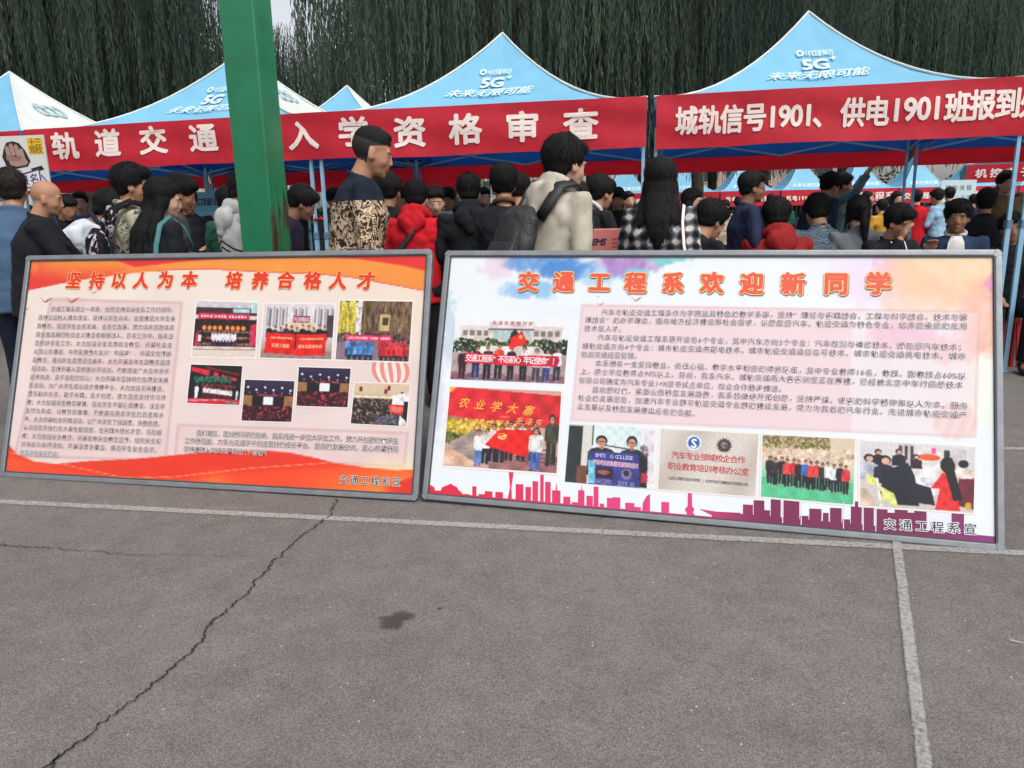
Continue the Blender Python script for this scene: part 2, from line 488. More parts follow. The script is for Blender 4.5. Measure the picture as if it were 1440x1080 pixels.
def make_board(name, label, X, Y, yaw, lean, rl, W, H, z0, px):
    d = Vector((cos(yaw), sin(yaw), 0)); nrm = Vector((-sin(yaw), cos(yaw), 0)); zz = Vector((0, 0, 1))
    up = zz * cos(lean) + nrm * sin(lean)
    d2 = d * cos(rl) + up * sin(rl); u2 = -d * sin(rl) + up * cos(rl); f = d2.cross(u2)
    root = thing(name, label, 'display board', (X, Y, z0), 0, 'display boards leaning on the tarmac')
    root.matrix_world = Matrix(((d2.x, u2.x, f.x, X), (d2.y, u2.y, f.y, Y), (d2.z, u2.z, f.z, z0), (0, 0, 0, 1)))
    fw = .027; T = .028
    def rail(a, b, nm):
        g = G(); g.bar(a, b, fw, T, up=(0, 0, 1)); o = g.build(nm, M_ALU, root); bevel(o, .006, 3)
    c = .024
    rail((c, fw / 2, -T / 2), (W - c, fw / 2, -T / 2), 'frame_rail'); rail((c, H - fw / 2, -T / 2), (W - c, H - fw / 2, -T / 2), 'frame_rail')
    rail((fw / 2, c, -T / 2), (fw / 2, H - c, -T / 2), 'frame_rail'); rail((W - fw / 2, c, -T / 2), (W - fw / 2, H - c, -T / 2), 'frame_rail')
    for i, (cx, cy, a0) in enumerate(((c, c, pi), (W - c, c, 1.5 * pi), (W - c, H - c, 0), (c, H - c, .5 * pi))):
        g = G(); V = []; n = 8; ro = c; 
        ring = [(cx + ro * cos(a0 + pi / 2 * k / n), cy + ro * sin(a0 + pi / 2 * k / n)) for k in range(n + 1)]
        sx = 1 if cx < W / 2 else -1; sy = 1 if cy < H / 2 else -1
        pts = ring + [(cx + sx * .008, cy + sy * .008)]
        m = len(pts); V = [(x, y, .0015) for x, y in pts] + [(x, y, -T) for x, y in pts]
        F = [tuple(range(m)), tuple(reversed(range(m, 2 * m)))] + [(k, m + k, m + (k + 1) % m, (k + 1) % m) for k in range(m)]
        g.add(V, F); g.build('corner_cap', M_ALU, root)
    g = G(); g.box((W / 2, H / 2, -.019), (W - .04, H - .04, .012)); g.build('backing_panel', M_BACK, root)
    g = G(); i0 = fw + .0005
    for a, b in (((i0, i0 + .002), (W - i0, i0 + .002)), ((i0, H - i0 - .002), (W - i0, H - i0 - .002)), ((i0 + .002, i0), (i0 + .002, H - i0)), ((W - i0 - .002, i0), (W - i0 - .002, H - i0))):
        g.bar((*a, -.006), (*b, -.006), .004, .008, up=(0, 0, 1))
    g.build('frame_shade_strip', M_ALUD, root)  # dark strip standing in for the shade between frame and panel
    # prop legs behind, so that the board really stands
    top = Vector((0, H * .86, -.03)); 
    Hm = homography(px, [(0, 0), (W, 0), (W, H), (0, H)])
    for xx in (W * .18, W * .82):
        g = G(); a = Vector((xx, H * .80, -.035))
        # foot point on the ground behind: world z=0
        aw = root.matrix_world @ a; fwd = aw + nrm * .34; fwd.z = .008
        b = root.matrix_world.inverted() @ fwd
        g.bar(a, b, .022); g.build('prop_leg', M_ALU, root)
    def M(P):
        P = np.asarray(P, float); q = np.column_stack([P, np.ones(len(P))]) @ Hm.T; return q[:, :2] / q[:, 2:3]
    return root, M, W, H

def nz2(x, y, s, o=0.):
    return mnoise.noise(Vector((x * s, y * s, o)))

def mixc(a, b, t):
    t = max(0, min(1, t)); return tuple(p * (1 - t) + q * t for p, q in zip(a, b))
def sst(a, b, x):
    t = max(0, min(1, (x - a) / (b - a))); return t * t * (3 - 2 * t)

FW = .0335
ZP = -.010
def clip_bg(B, M, W, H, nx, ny, fn, name='print_ground'):
    """background over the whole panel; fn works in photo-measured coordinates"""
    Hi = None
    p = Pr(lambda P: P, ZP); xs = np.linspace(FW, W - FW, nx + 1); ys = np.linspace(FW, H - FW, ny + 1)
    P = np.array([(x, y) for y in ys for x in xs]); S = B['inv'](P)
    F = [(j * (nx + 1) + i, j * (nx + 1) + i + 1, (j + 1) * (nx + 1) + i + 1, (j + 1) * (nx + 1) + i) for j in range(ny) for i in range(nx)]
    p.put(P, F, [fn(x, y) for x, y in S]); p.build(name, B['root'])

def inv_of(px, W, H):
    Hm = homography([(0, 0), (W, 0), (W, H), (0, H)], px)
    def I(P):
        P = np.asarray(P, float); q = np.column_stack([P, np.ones(len(P))]) @ Hm.T; return q[:, :2] / q[:, 2:3]
    return I

def photo(B, name, label, c, paint, border=True, aspect=1.5):
    """c = measured corners TL TR BR BL; paint(p) draws in 0..1 units, y down"""
    c = [np.array(q, float) for q in c]
    def M(P):
        P = np.asarray(P, float); x = P[:, :1]; y = P[:, 1:2]
        return B['M']((c[0] * (1 - x) + c[1] * x) * (1 - y) + (c[3] * (1 - x) + c[2] * x) * y)
    p = Pr(M, ZP + .0012)
    if border: p.rect(-.018, -.025, 1.018, 1.025, (238, 232, 228))
    wpx = np.hypot(*(c[1] - c[0])); hpx = np.hypot(*(c[3] - c[0]))
    R = Ras(int(wpx * 1.25), int(hpx * 1.25), int(c[0][0] * 31 + c[0][1])); paint(R); R.flush(p)
    p.build(name, B['root'], label); return M

class Ras:
    """Photographs on the boards: shapes painted into a small raster, softened and grained, then carried by vertex colours."""
    def __init__(s, w, h, seed):
        s.w, s.h = w, h; s.a = np.full((h, w, 3), 200.); s.t = []; s.r = np.random.RandomState(seed % 9999); s.rnd = random.Random(seed)
        s.X, s.Y = np.meshgrid((np.arange(w) + .5) / w, (np.arange(h) + .5) / h)
    def _mask(s, P):
        x0 = max(0, int(min(p[0] for p in P) * s.w) - 1); x1 = min(s.w, int(max(p[0] for p in P) * s.w) + 2); y0 = max(0, int(min(p[1] for p in P) * s.h) - 1); y1 = min(s.h, int(max(p[1] for p in P) * s.h) + 2)
        if x1 <= x0 or y1 <= y0: return None
        X = s.X[y0:y1, x0:x1]; Y = s.Y[y0:y1, x0:x1]; m = np.zeros(X.shape, bool); n = len(P)
        for i in range(n):
            ax, ay = P[i]; bx, by = P[(i + 1) % n]
            if ay == by: continue
            m ^= ((ay > Y) != (by > Y)) & (X < (bx - ax) * (Y - ay) / (by - ay) + ax)
        return m, slice(y0, y1), slice(x0, x1)
    def poly(s, P, col, shade=1.):
        q = s._mask(P)
        if q is None: return
        m, ys, xs = q; k = s.a[ys, xs]; X = s.X[ys, xs]; Y = s.Y[ys, xs]
        ph = s.rnd.random() * 6; fq = s.rnd.uniform(20, 50)
        v = 1 + shade * (.13 * np.sin(X * fq + ph) * np.sin(Y * fq * .7 + ph * 2) + .10 * s.r.randn(*X.shape) - .10 * (X - X.mean()) / (X.max() - X.min() + .01))
        k[m] = (np.array(col)[None] * v[m][:, None])
    def rect(s, x0, y0, x1, y1, col): s.poly([(x0, y0), (x1, y0), (x1, y1), (x0, y1)], col, .45)
    def ell(s, cx, cy, rx, ry, col, n=16): s.poly([(cx + rx * cos(2 * pi * k / n), cy + ry * sin(2 * pi * k / n)) for k in range(n)], col, .6)
    def grid(s, x0, y0, x1, y1, nx, ny, fn):
        q = s._mask([(x0, y0), (x1, y0), (x1, y1), (x0, y1)]); m, ys, xs = q
        X = s.X[ys, xs]; Y = s.Y[ys, xs]; k = s.a[ys, xs]
        for j in range(k.shape[0]):
            for i in range(k.shape[1]):
                if m[j, i]: k[j, i] = np.array(fn(X[j, i], Y[j, i])) + s.r.randn() * 5
    def mosaic(s, x0, y0, x1, y1, nx, ny, fn):
        dx = (x1 - x0) / nx; dy = (y1 - y0) / ny
        for j in range(ny):
            for i in range(nx):
                cx = x0 + (i + .5 + s.rnd.uniform(-.4, .4)) * dx; cy = y0 + (j + .5 + s.rnd.uniform(-.4, .4)) * dy; c = fn((cx - x0) / (x1 - x0), (cy - y0) / (y1 - y0))
                s.poly([(cx + dx * .75 * cos(a) * s.rnd.uniform(.7, 1.2), cy + dy * .75 * sin(a) * s.rnd.uniform(.7, 1.2)) for a in (0, 1.05, 2.1, 3.14, 4.2, 5.2)], c)
    def person(s, x, y, h, w, top, bot, hair=(25, 20, 20), skin=(196, 146, 126), legs=True):
        r = s.rnd; x += r.uniform(-.05, .05) * w; hd = h * .13 * r.uniform(.95, 1.05); y += r.uniform(-.01, .012) * h; w *= r.uniform(.92, 1.08); top = J(top, 12, r); bot = J(bot, 8, r); t = r.uniform(-.06, .06) * w
        if legs:
            g = r.uniform(.02, .10) * w
            s.poly([(x - w * .36, y + h * .5), (x, y + h * .5), (x - g, y + h * .98), (x - w * .28 - g, y + h)], bot); s.poly([(x, y + h * .5), (x + w * .36, y + h * .5), (x + w * .28 + g, y + h), (x + g, y + h * .98)], bot)
            for q in (-1, 1): s.ell(x + q * (w * .18 + g), y + h * .99, w * .15, h * .018, J((120, 112, 112), 60, r))
        s.poly([(x - w * .5, y + hd * 1.7), (x - w * .38, y + hd * 1.35), (x - w * .14, y + hd * 1.15), (x + w * .14, y + hd * 1.15), (x + w * .38, y + hd * 1.35), (x + w * .5, y + hd * 1.7), (x + w * .5, y + h * .50), (x + w * .36, y + h * .56), (x - w * .36, y + h * .56), (x - w * .5, y + h * .50)], top)
        for q in (-1, 1): s.poly([(x + q * w * .40, y + hd * 1.9), (x + q * w * .34, y + hd * 2.2), (x + q * w * .36, y + h * .5), (x + q * w * .39, y + h * .5)], tuple(c * .62 for c in top)); s.ell(x + q * w * .44, y + h * .52, w * .07, h * .018, skin)
        s.poly([(x - w * .09, y + hd * .9), (x + w * .09, y + hd * .9), (x + w * .07, y + hd * 1.35), (x - w * .07, y + hd * 1.35)], tuple(c * .8 for c in skin))
        s.ell(x + t, y + hd * .46, w * .215, hd * .56, hair); s.ell(x + t, y + hd * .62, w * .165, hd * .47, skin); s.ell(x + t, y + hd * .55, w * .13, hd * .07, tuple(c * .5 for c in skin)); s.ell(x + t, y + hd * .84, w * .06, hd * .05, (150, 84, 80))
    def text(s, *a, **k): s.t.append((a, k))
    def flush(s, p):
        a = s.a
        for _ in range(1):
            b = np.pad(a, ((1, 1), (1, 1), (0, 0)), 'edge'); a = (b[1:-1, 1:-1] * 4 + (b[:-2, 1:-1] + b[2:, 1:-1] + b[1:-1, :-2] + b[1:-1, 2:]) * 1.1 + (b[:-2, :-2] + b[2:, 2:] + b[:-2, 2:] + b[2:, :-2]) * .4) / (4 + 4.4 + 1.6)
        a = a + s.r.randn(s.h, s.w, 1) * 6 + s.r.randn(s.h, s.w, 3) * 2.5; a = np.clip((a - 110) * 1.12 + 106, 8, 236)
        xs = np.linspace(0, 1, s.w); ys = np.linspace(0, 1, s.h); P = [(x, y) for y in ys for x in xs]; n = s.w
        F = [(j * n + i, j * n + i + 1, (j + 1) * n + i + 1, (j + 1) * n + i) for j in range(s.h - 1) for i in range(n - 1)]
        p.put(P, F, a.reshape(-1, 3).tolist())
        for q, k in s.t: p.text(*q, **k)
def interp(pts, x):
    xs, ys = zip(*pts); return float(np.interp(x, xs, ys))
# ---- left board
PX1 = ((-3, 669), (590, 706), (605, 347), (38, 362))
root, M1, W, H = make_board('display_board', 'left display board, orange and cream with red waves and seven small photos',
                            -2.7866, 3.7699, -.2144, .3382, .0042, 2.3811, 1.2306, 0, PX1)
B1 = dict(root=root, M=M1, inv=inv_of(PX1, W, H), W=W, H=H)
BOT1 = [(-10, 604), (0, 612), (20, 637), (45, 648), (75, 651), (123, 647), (170, 645), (211, 642), (260, 637), (310, 633), (360, 632), (400, 635), (440, 643), (470, 651), (521, 658), (560, 661), (600, 660)]
TOP1 = [(0, 418), (32, 411), (82, 400), (120, 393), (187, 384), (239, 379), (300, 378), (340, 380), (381, 382), (440, 383), (486, 387), (540, 396), (620, 410)]
def bg1(x, y):
    base = mixc((233, 218, 205), (226, 206, 204), sst(360, 620, y)); base = mixc(base, (238, 214, 190), .5 * sst(430, 600, x) * sst(520, 400, y))
    n = nz2(x, y, .02, 3) * 6; base = tuple(c + n for c in base)
    # pinkish text boxes
    for (l0, l1, r0, r1, t0, t1, b0, b1) in ((70, 17, 251, 228, 421, 425, 640, 646), (246, 241, 574, 570, 596, 608, 640, 656)):
        f = (y - t0) / (b0 - t0); xl = l0 + (l1 - l0) * f; xr = r0 + (r1 - r0) * f; g = (x - xl) / (xr - xl)
        yt = t0 + (t1 - t0) * g; yb = b0 + (b1 - b0) * g
        dd = min(x - xl, xr - x, y - yt, yb - y)
        if dd > -4:
            inn = mixc((222, 192, 192), (228, 205, 200), .5 + nz2(x, y, .03))
            base = mixc(base, inn, sst(-1.5, 1.5, dd) * .95)
            base = mixc(base, (190, 150, 140), .55 * max(0, 1 - abs(dd) / 3.0))
    yb = interp(BOT1, x)
    if y > yb - 25 : base = mixc(base, (245, 225, 160), .55 * sst(yb - 25, yb, y) * sst(90, 10, abs(x - 560)))
    if y > yb - 1:
        t = sst(240, 600, x)
        r = mixc((232, 42, 22), (222, 50, 26), .5 + nz2(x, y, .01, 7))
        y2 = interp([(-10, 630), (98, 655), (169, 671), (240, 670), (345, 658), (465, 650), (600, 645)], x)
        org = mixc((240, 70, 30), (244, 130, 40), sst(380, 560, x) * sst(640, 690, y) + .25 * sst(150, 60, x) * sst(665, 640, y))
        r = mixc(r, org, sst(y2 - 2, y2 + 14, y) * .85 + .2)
        wedge = (x - 240) * .43 + (y - 690) 
        if x > 240: r = mixc(r, (246, 150, 50), .6 * sst(255, 300, x) * sst(300, 255, x - 40) * sst(650, 690, y))
        # red corner at lower right
        r = mixc(r, (225, 45, 25), sst(0, 5, (x - 520) * .35 + (y - 700) + 10) * sst(530, 560, x))
        r = mixc(r, (250, 180, 110), max(0, 1 - abs(y - y2) / 1.3) * .7)
        base = mixc(base, r, sst(-1, .8, y - yb))
    yt = interp(TOP1, x)
    if y < yt + 1:
        o = mixc((224, 52, 40), (238, 140, 52), sst(402, 366, y) * sst(20, 80, x) * (1 - .35 * sst(60, 200, abs(x - 120))))
        o = mixc(o, (240, 150, 60), sst(150, 260, x) * .9)
        o = mixc(o, (248, 172, 70), .4 * sst(.1, .5, nz2(x, y, .035, 2)))
        yo = interp([(190, 376), (300, 366), (420, 361), (620, 361)], x)
        if x > 120:
            yw = interp([(120, 352), (185, 376), (250, 368), (330, 361), (430, 359), (500, 362), (560, 370), (620, 383)], x)
            o = mixc(o, (224, 45, 38), sst(1.5, -1.5, y - yw) * sst(140, 160, x))
        base = mixc(base, o, sst(.8, -.8, y - yt))
        if x > 215: base = mixc(base, (212, 62, 40), .85 * max(0, 1 - abs(y - yt) / 1.6))
    return base
clip_bg(B1, M1, W, H, 330, 170, bg1)
pr = Pr(M1, ZP + .0006)
# pale balloon behind the last photo, birds
for k in range(9):
    a0, a1 = -.5 + k / 9, -.5 + (k + 1) / 9
    pts = [(547 + 27 * 2 * a0 * sqrt(max(0, 1 - ((q - 518) / 24) ** 2)) + (q - 518) * .15, q) for q in range(507, 541, 3)]
    pt2 = [(547 + 27 * 2 * a1 * sqrt(max(0, 1 - ((q - 518) / 24) ** 2)) + (q - 518) * .15, q) for q in range(507, 541, 3)]
    pr.poly(pts + pt2[::-1], (226, 140, 130) if k % 2 == 0 else (240, 222, 214))
pr.build('printed_balloon', root)['kind'] = 'stuff'
for bx, by, sz, cc in ((98, 424, 10, (205, 90, 90)), (62, 424, 9, (170, 110, 110)), (34, 436, 5, (200, 110, 140)), (128, 412, 5, (190, 130, 130))):
    pr = Pr(M1, ZP + .0006); pr.poly([(bx - sz, by - sz * .9), (bx - sz * .3, by - sz * .1), (bx, by), (bx + sz * .3, by - sz * .3), (bx + sz * 1.2, by - sz * .6), (bx + sz * .2, by + sz * .2), (bx - sz * .2, by + sz * .2)], cc); pr.build('printed_bird', root)
tt = Pr(M1, ZP + .004)
em = .097
for ch, x, y in (('坚', 102, 395), ('持', 134, 395), ('以', 164, 394), ('人', 195, 394), ('为', 229, 393), ('本', 262, 393), ('培', 324, 393), ('养', 361, 393), ('合', 397, 392), ('格', 435, 392), ('人', 471, 392), ('才', 511, 392)):
    tt = Pr(M1, ZP + .004); tt.text(ch, (x - 12, y), (x + 12, y + .3), em, (222, 50, 24), .044, 3, wx=.98, slant=.06, rim=(250, 205, 130), rimoff=.024); tt.build('title_character', root)
T1 = ['交通工程系成立一年来，始终坚持党对全系工作的领导，', '坚持立德树人根本任务，坚持以学生为本，全面推进大学生素',
      '质教育，促进学生全面发展，全方位发展，努力培养德智体美', '劳全面发展的社会主义建设者和接班人。日常工作中，我系注',
      '重抓好学生工作，大力加强学生思想政治教育，开展社会主', '义核心价值观、中华民族伟大复兴“中国梦”、中国文化传统',
      '及教育，提高学生思想道德素养，大力开展各种主题教育团课', '及活动，坚持开展入党积极分子培训，不断增强广大青年学子',
      '追求先进、勇于进取的信心；大力开展丰富鲜明的各项文体娱', '乐活动，为广大学生成长成才搭建平台，大力加强学风建设，',
      '倡导勤学乐学，勤于实践，勇于创新，努力营造良好学习环', '境；大力加强学生教育管理，强化学生干部队伍建设，注重学',
      '生行为养成，以教育促管理，不断提高服务学生的质量和水', '平，大力开展社会实践活动，让广大学生了解国情，体察民情，',
      '认识改革开放的巨大变化和成就，在实践中增长才智，得到锻', '炼；大力加强安全教育，开展各种安全教育宣传，组织安全知',
      '识讲座与各项活动，开展演练全覆盖，提高学生安全意识，']
tb = Pr(M1, ZP + .004)
INK = (52, 48, 58); HALO = (236, 228, 226)
for i, t in enumerate(T1):
    l = (54 - 1.72 * i + (16 if i == 0 else 0), 434.5 + 11.75 * i); r = (244 - 1.45 * i, 434.5 + 12.3 * i)
    tb.text(t, l, r, .030, INK, .0, 2, rim=HALO, rimoff=.035)
tb.text('确保学生安全稳定。', (25, 634.5), (84, 637.5), .031, INK, 0., 2, rim=HALO, rimoff=.06)
tb.build('body_text', root)['kind'] = 'stuff'
tb = Pr(M1, ZP + .004)
for t, a, b in (('我们相信，面对新同学的到来，我系将进一步加大学生工作，努力开创新时代学生', (272, 607), (561, 619)), ('工作新局面，力争为交通学子创造更好的成长平台、更高的发展空间，衷心希望新同', (255, 618), (561, 631)), ('学快速融入交通工程系这个大家庭！', (254, 630), (377, 636))):
    tb.text(t, a, b, .033, INK, 0., 2, rim=HALO, rimoff=.035)
tb.build('body_text', root)['kind'] = 'stuff'
tb = Pr(M1, ZP + .004); tb.text('交通工程系宣', (475, 674), (566, 678.5), .046, (60, 40, 35), .012, 2, rim=(240, 225, 215), rimoff=.04); tb.build('signature_text', root)

rr = random.Random(11)
def q1(p):
    p.grid(0, 0, 1, 1, 4, 8, lambda x, y: mixc((206, 196, 192), (214, 198, 188), y))
    p.rect(0, 0, .88, .11, (196, 190, 196)); p.rect(0, .11, .9, .2, (70, 45, 50)); p.rect(.6, .12, .88, .2, (160, 205, 205)); p.rect(.9, 0, 1, .22, (176, 202, 200))
    p.rect(0, .2, 1, .25, (90, 40, 50)); p.poly([(.06, .22), (.88, .22), (.88, .32), (.04, .32)], (206, 60, 92)); p.rect(0, .32, 1, .8, (44, 22, 24))
    p.mosaic(0, .33, 1, .42, 24, 2, lambda a, b: J((50, 26, 26), 14, rr))
    for k in range(8): p.ell(.16 + k * .085 + (.03 if k > 3 else 0), .475, .034, .045, (236, 140, 60))
    p.mosaic(.06, .53, .93, .78, 46, 7, lambda a, b: J((40, 22, 24), 16, rr) if int(b * 7) % 3 else J((150, 105, 92), 30, rr))
    for k in range(15): p.person(.30 + k * .026, .52 + (.03 if k % 2 else 0), .3, .04, (228, 220, 232), (40, 25, 40))
    p.poly([(.9, .42), (1, .38), (1, .78), (.9, .78)], (200, 50, 80)); p.rect(.03, .58, .08, .8, (190, 50, 60)); p.rect(.08, .6, .12, .72, (235, 215, 225))
    p.rect(0, .8, 1, .86, (205, 192, 184)); p.rect(0, .855, 1, .87, (120, 90, 90)); p.text('热烈欢迎 加强校园 迎新志愿服务', (.08, .265), (.84, .27), .014, (240, 225, 225), .02)
def q2(p):
    p.grid(0, 0, 1, 1, 4, 4, lambda x, y: mixc((206, 200, 202), (168, 150, 140), sst(.5, .9, y)))
    for k in range(11): p.rect(.05 + k * .09, .06, .075 + k * .09, .42, (162, 156, 160)); p.rect(.085 + k * .09, .1, .11 + k * .09, .4, (120, 112, 120))
    p.rect(.34, 0, .42, .5, (214, 208, 210)); p.rect(.62, 0, .72, .5, (214, 208, 210)); p.rect(.42, .22, .66, .34, (150, 32, 66)); p.text('先进集体', (.43, .28), (.65, .28), .026, (220, 190, 190), .02)
    p.rect(.9, .2, 1, .6, (80, 60, 70)); p.rect(.3, .35, .75, .5, (210, 190, 160))
    for k in range(11): p.person(.10 + k * .078, .37 + .05 * ((k * 7) % 3) / 2, .5, .085, J((50, 35, 40), 20, rr), (30, 25, 30))
    p.rect(0, .85, 1, 1, (150, 130, 122))
    p.poly([(.07, .53), (.47, .55), (.47, .93), (.05, .90)], (220, 28, 30)); p.poly([(.49, .55), (.91, .54), (.90, .92), (.48, .95)], (220, 30, 32))
    p.text('山西工程职业技术学院', (.12, .62), (.43, .635), .013, (240, 190, 120), .02); p.text('交通工程系', (.14, .76), (.40, .775), .022, (240, 200, 130), .01)
    p.text('山西工程职业技术学院', (.54, .64), (.87, .63), .013, (240, 190, 120), .02); p.text('青年志愿者协会', (.52, .78), (.86, .765), .02, (240, 200, 130), .01)
def q3(p):
    p.rect(0, 0, 1, 1, (120, 100, 92))
    p.mosaic(0, 0, 1, .62, 56, 5, lambda a, b: J((190, 178, 70) if a < .24 else (214, 205, 200) if a < .32 else (112, 88, 62), 34, rr))
    p.rect(.56, .22, .70, .5, (190, 165, 120)); p.rect(.6, .28, .68, .4, (70, 60, 30)); p.grid(0, .62, 1, 1, 3, 3, lambda x, y: mixc((110, 96, 104), (140, 118, 130), y))
    p.mosaic(0, .55, 1, .7, 30, 3, lambda a, b: J((90, 70, 70), 34, rr))
    for r in range(2):
        for k in range(5): p.person(.15 + k * .075 + r * .03, .62 + r * .1, .33, .07, J((70, 130, 185), 20, rr), (40, 50, 80))
        for k in range(6): p.person(.60 + k * .066 + r * .02, .64 + r * .1, .30, .065, J((200, 40, 50), 20, rr), (60, 25, 30))
    p.poly([(.12, .58), (.75, .57), (.75, .68), (.12, .67)], (214, 50, 92)); p.text('山西工院军训基地“文明班”合影留念', (.14, .625), (.73, .625), .014, (240, 205, 215), .02)
def choir(p):
    p.rect(0, 0, 1, 1, (26, 24, 24)); p.poly([(.03, .06), (.38, .14), (.37, .28), (.02, .17)], (214, 40, 66)); p.poly([(.46, .17), (.55, .2), (.55, .31), (.45, .29)], (214, 40, 66)); p.poly([(.62, .24), (.93, .33), (.9, .4), (.6, .35)], (206, 40, 66))
    p.mosaic(.1, .3, .8, .44, 30, 2, lambda a, b: J((50, 105, 85), 30, rr)); p.poly([(.3, .03), (.95, .2), (.95, .27), (.3, .1)], (110, 36, 44))
    p.mosaic(.25, .5, .9, .56, 22, 1, lambda a, b: J((120, 40, 45), 30, rr))
    for k in range(14): p.person(.30 + k * .04, .54 + .005 * k, .3, .045, (226, 214, 214), (110, 24, 34))
    p.person(.16, .5, .38, .08, (236, 230, 230), (236, 230, 230)); p.person(.93, .62, .26, .05, (230, 226, 226), (220, 220, 220))
    p.rect(0, .86, 1, 1, (196, 34, 56)); p.poly([(0, .9), (.7, .86), (.72, .89), (0, .95)], (226, 130, 140)); p.poly([(.7, .88), (1, .92), (1, 1), (.78, 1)], (150, 110, 100))
def hall(seed, sx):
    def f(p):
        r2 = random.Random(seed)
        p.rect(0, 0, 1, 1, (28, 18, 34)); p.grid(0, 0, 1, .38, 4, 2, lambda x, y: mixc((62, 48, 78), (28, 20, 40), y * 2)); p.rect(0, .38, .18, .62, (150, 110, 70)); p.rect(.82, .38, 1, .62, (150, 110, 70)); p.rect(.2, .38, .8, .66, (22, 16, 18))
        p.rect(sx - .1, .40, sx + .1, .6, (226, 232, 236)); p.mosaic(.25, .35, .78, .385, 20, 1, lambda a, b: J((150, 50, 70), 40, r2))
        for k in range(6): p.ell(.08 + k * .17, .18 + .06 * (k % 2), .022, .026, (240, 238, 240)); p.ell(.12 + k * .16, .31, .012, .014, (220, 215, 225))
        p.mosaic(0, .62, 1, 1, 26, 9, lambda a, b: J((44, 18, 22), 18, r2) if r2.random() < .62 else J((150, 34, 60), 34, r2))
        for k in range(22): p.ell(r2.random(), .64 + .3 * r2.random(), .018, .026, J((60, 30, 30), 25, r2))
    return f
def q7(p):
    p.grid(0, 0, 1, 1, 3, 4, lambda x, y: mixc((206, 186, 160), (70, 56, 50), sst(.2, .6, y))); p.rect(.0, .3, .7, .36, (226, 206, 180)); p.mosaic(0, .38, .72, .98, 34, 18, lambda a, b: J((44, 34, 34), 26, rr) if rr.random() < .72 else J((150, 120, 108), 40, rr))
    for x, y in ((.1, .1), (.55, .14), (.6, .06), (.85, .2)): p.rect(x, y, x + .05, y + .11, (120, 34, 44))
    p.poly([(.7, .28), (1, .2), (1, .6), (.7, .6)], (228, 226, 224)); p.poly([(.66, .5), (.93, .5), (.93, .74), (.68, .7)], (224, 30, 32)); p.rect(.92, .42, 1, .95, (28, 24, 40))
    p.mosaic(.42, .76, .86, .95, 16, 6, lambda a, b: J((84, 80, 96), 40, rr)); p.poly([(.86, .74), (1, .9), (1, 1), (.86, .98)], (224, 216, 214)); p.text('志愿服务', (.7, .6), (.9, .62), .03, (240, 140, 120), .01)
photo(B1, 'printed_photo', 'large group on steps under a pink banner', ((272, 422), (357, 424), (354, 501), (265, 500)), q1)
photo(B1, 'printed_photo', 'students behind two red banners', ((367, 425), (466, 426), (462, 503), (361, 501)), q2)
photo(B1, 'printed_photo', 'two rows in blue and red under willows', ((474, 420), (577, 421), (573, 506), (468, 503)), q3)
photo(B1, 'printed_photo', 'choir on a dark stage', ((264, 511), (336, 513), (332, 568), (258, 565)), choir)
photo(B1, 'printed_photo', 'dark lecture hall with small screen', ((340, 532), (410, 534), (406, 592), (335, 590)), hall(3, .5))
photo(B1, 'printed_photo', 'lecture hall seen over red seats', ((416, 514), (490, 516), (486, 571), (413, 569)), hall(4, .52))
photo(B1, 'printed_photo', 'crowded room with a red banner at right', ((496, 536), (575, 538), (571, 598), (491, 594)), q7)

# ---- right board
PX2 = ((594, 706), (1414, 782), (1408, 360), (625, 352))
root, M2, W, H = make_board('display_board', 'right display board, white with watercolour clouds and pink city skyline',
                            -.4414, 3.2735, -.2628, .3688, -.0074, 2.4361, 1.2251, .0168, PX2)
B2 = dict(root=root, M=M2, inv=inv_of(PX2, W, H), W=W, H=H)
BL2 = [  # cx cy rx ry colour strength
    (730, 362, 40, 20, (232, 190, 205), .8), (700, 372, 28, 22, (226, 196, 212), .7), (765, 368, 60, 20, (92, 150, 212), 1.), (800, 380, 45, 14, (70, 130, 205), .9), (748, 408, 42, 16, (120, 175, 226), .8),
    (845, 392, 40, 12, (150, 200, 236), .7), (888, 372, 46, 17, (166, 124, 190), 1.), (868, 385, 22, 8, (160, 130, 200), .7), (945, 362, 36, 12, (120, 200, 206), 1.), (895, 388, 18, 8, (110, 205, 212), .7), (655, 400, 20, 28, (225, 232, 236), .3),
    (628, 470, 14, 44, (176, 196, 218), .7), (612, 560, 14, 70, (196, 196, 226), .5), (630, 415, 10, 20, (160, 205, 208), .6), (1225, 395, 60, 46, (232, 206, 232), .8), (1262, 372, 28, 34, (226, 170, 214), .8), (1335, 385, 95, 55, (236, 202, 158), 1.), (1300, 430, 60, 40, (238, 190, 160), .7),
    (1390, 455, 42, 60, (238, 176, 150), .9), (1402, 408, 14, 34, (222, 140, 190), .9), (1270, 480, 50, 26, (232, 150, 190), .7), (1345, 500, 50, 20, (236, 160, 150), .6), (1392, 560, 40, 60, (238, 238, 214), .6), (1375, 660, 50, 50, (226, 234, 242), .4), (1180, 372, 60, 22, (232, 226, 240), .5), (800, 440, 90, 12, (220, 232, 236), .4)]
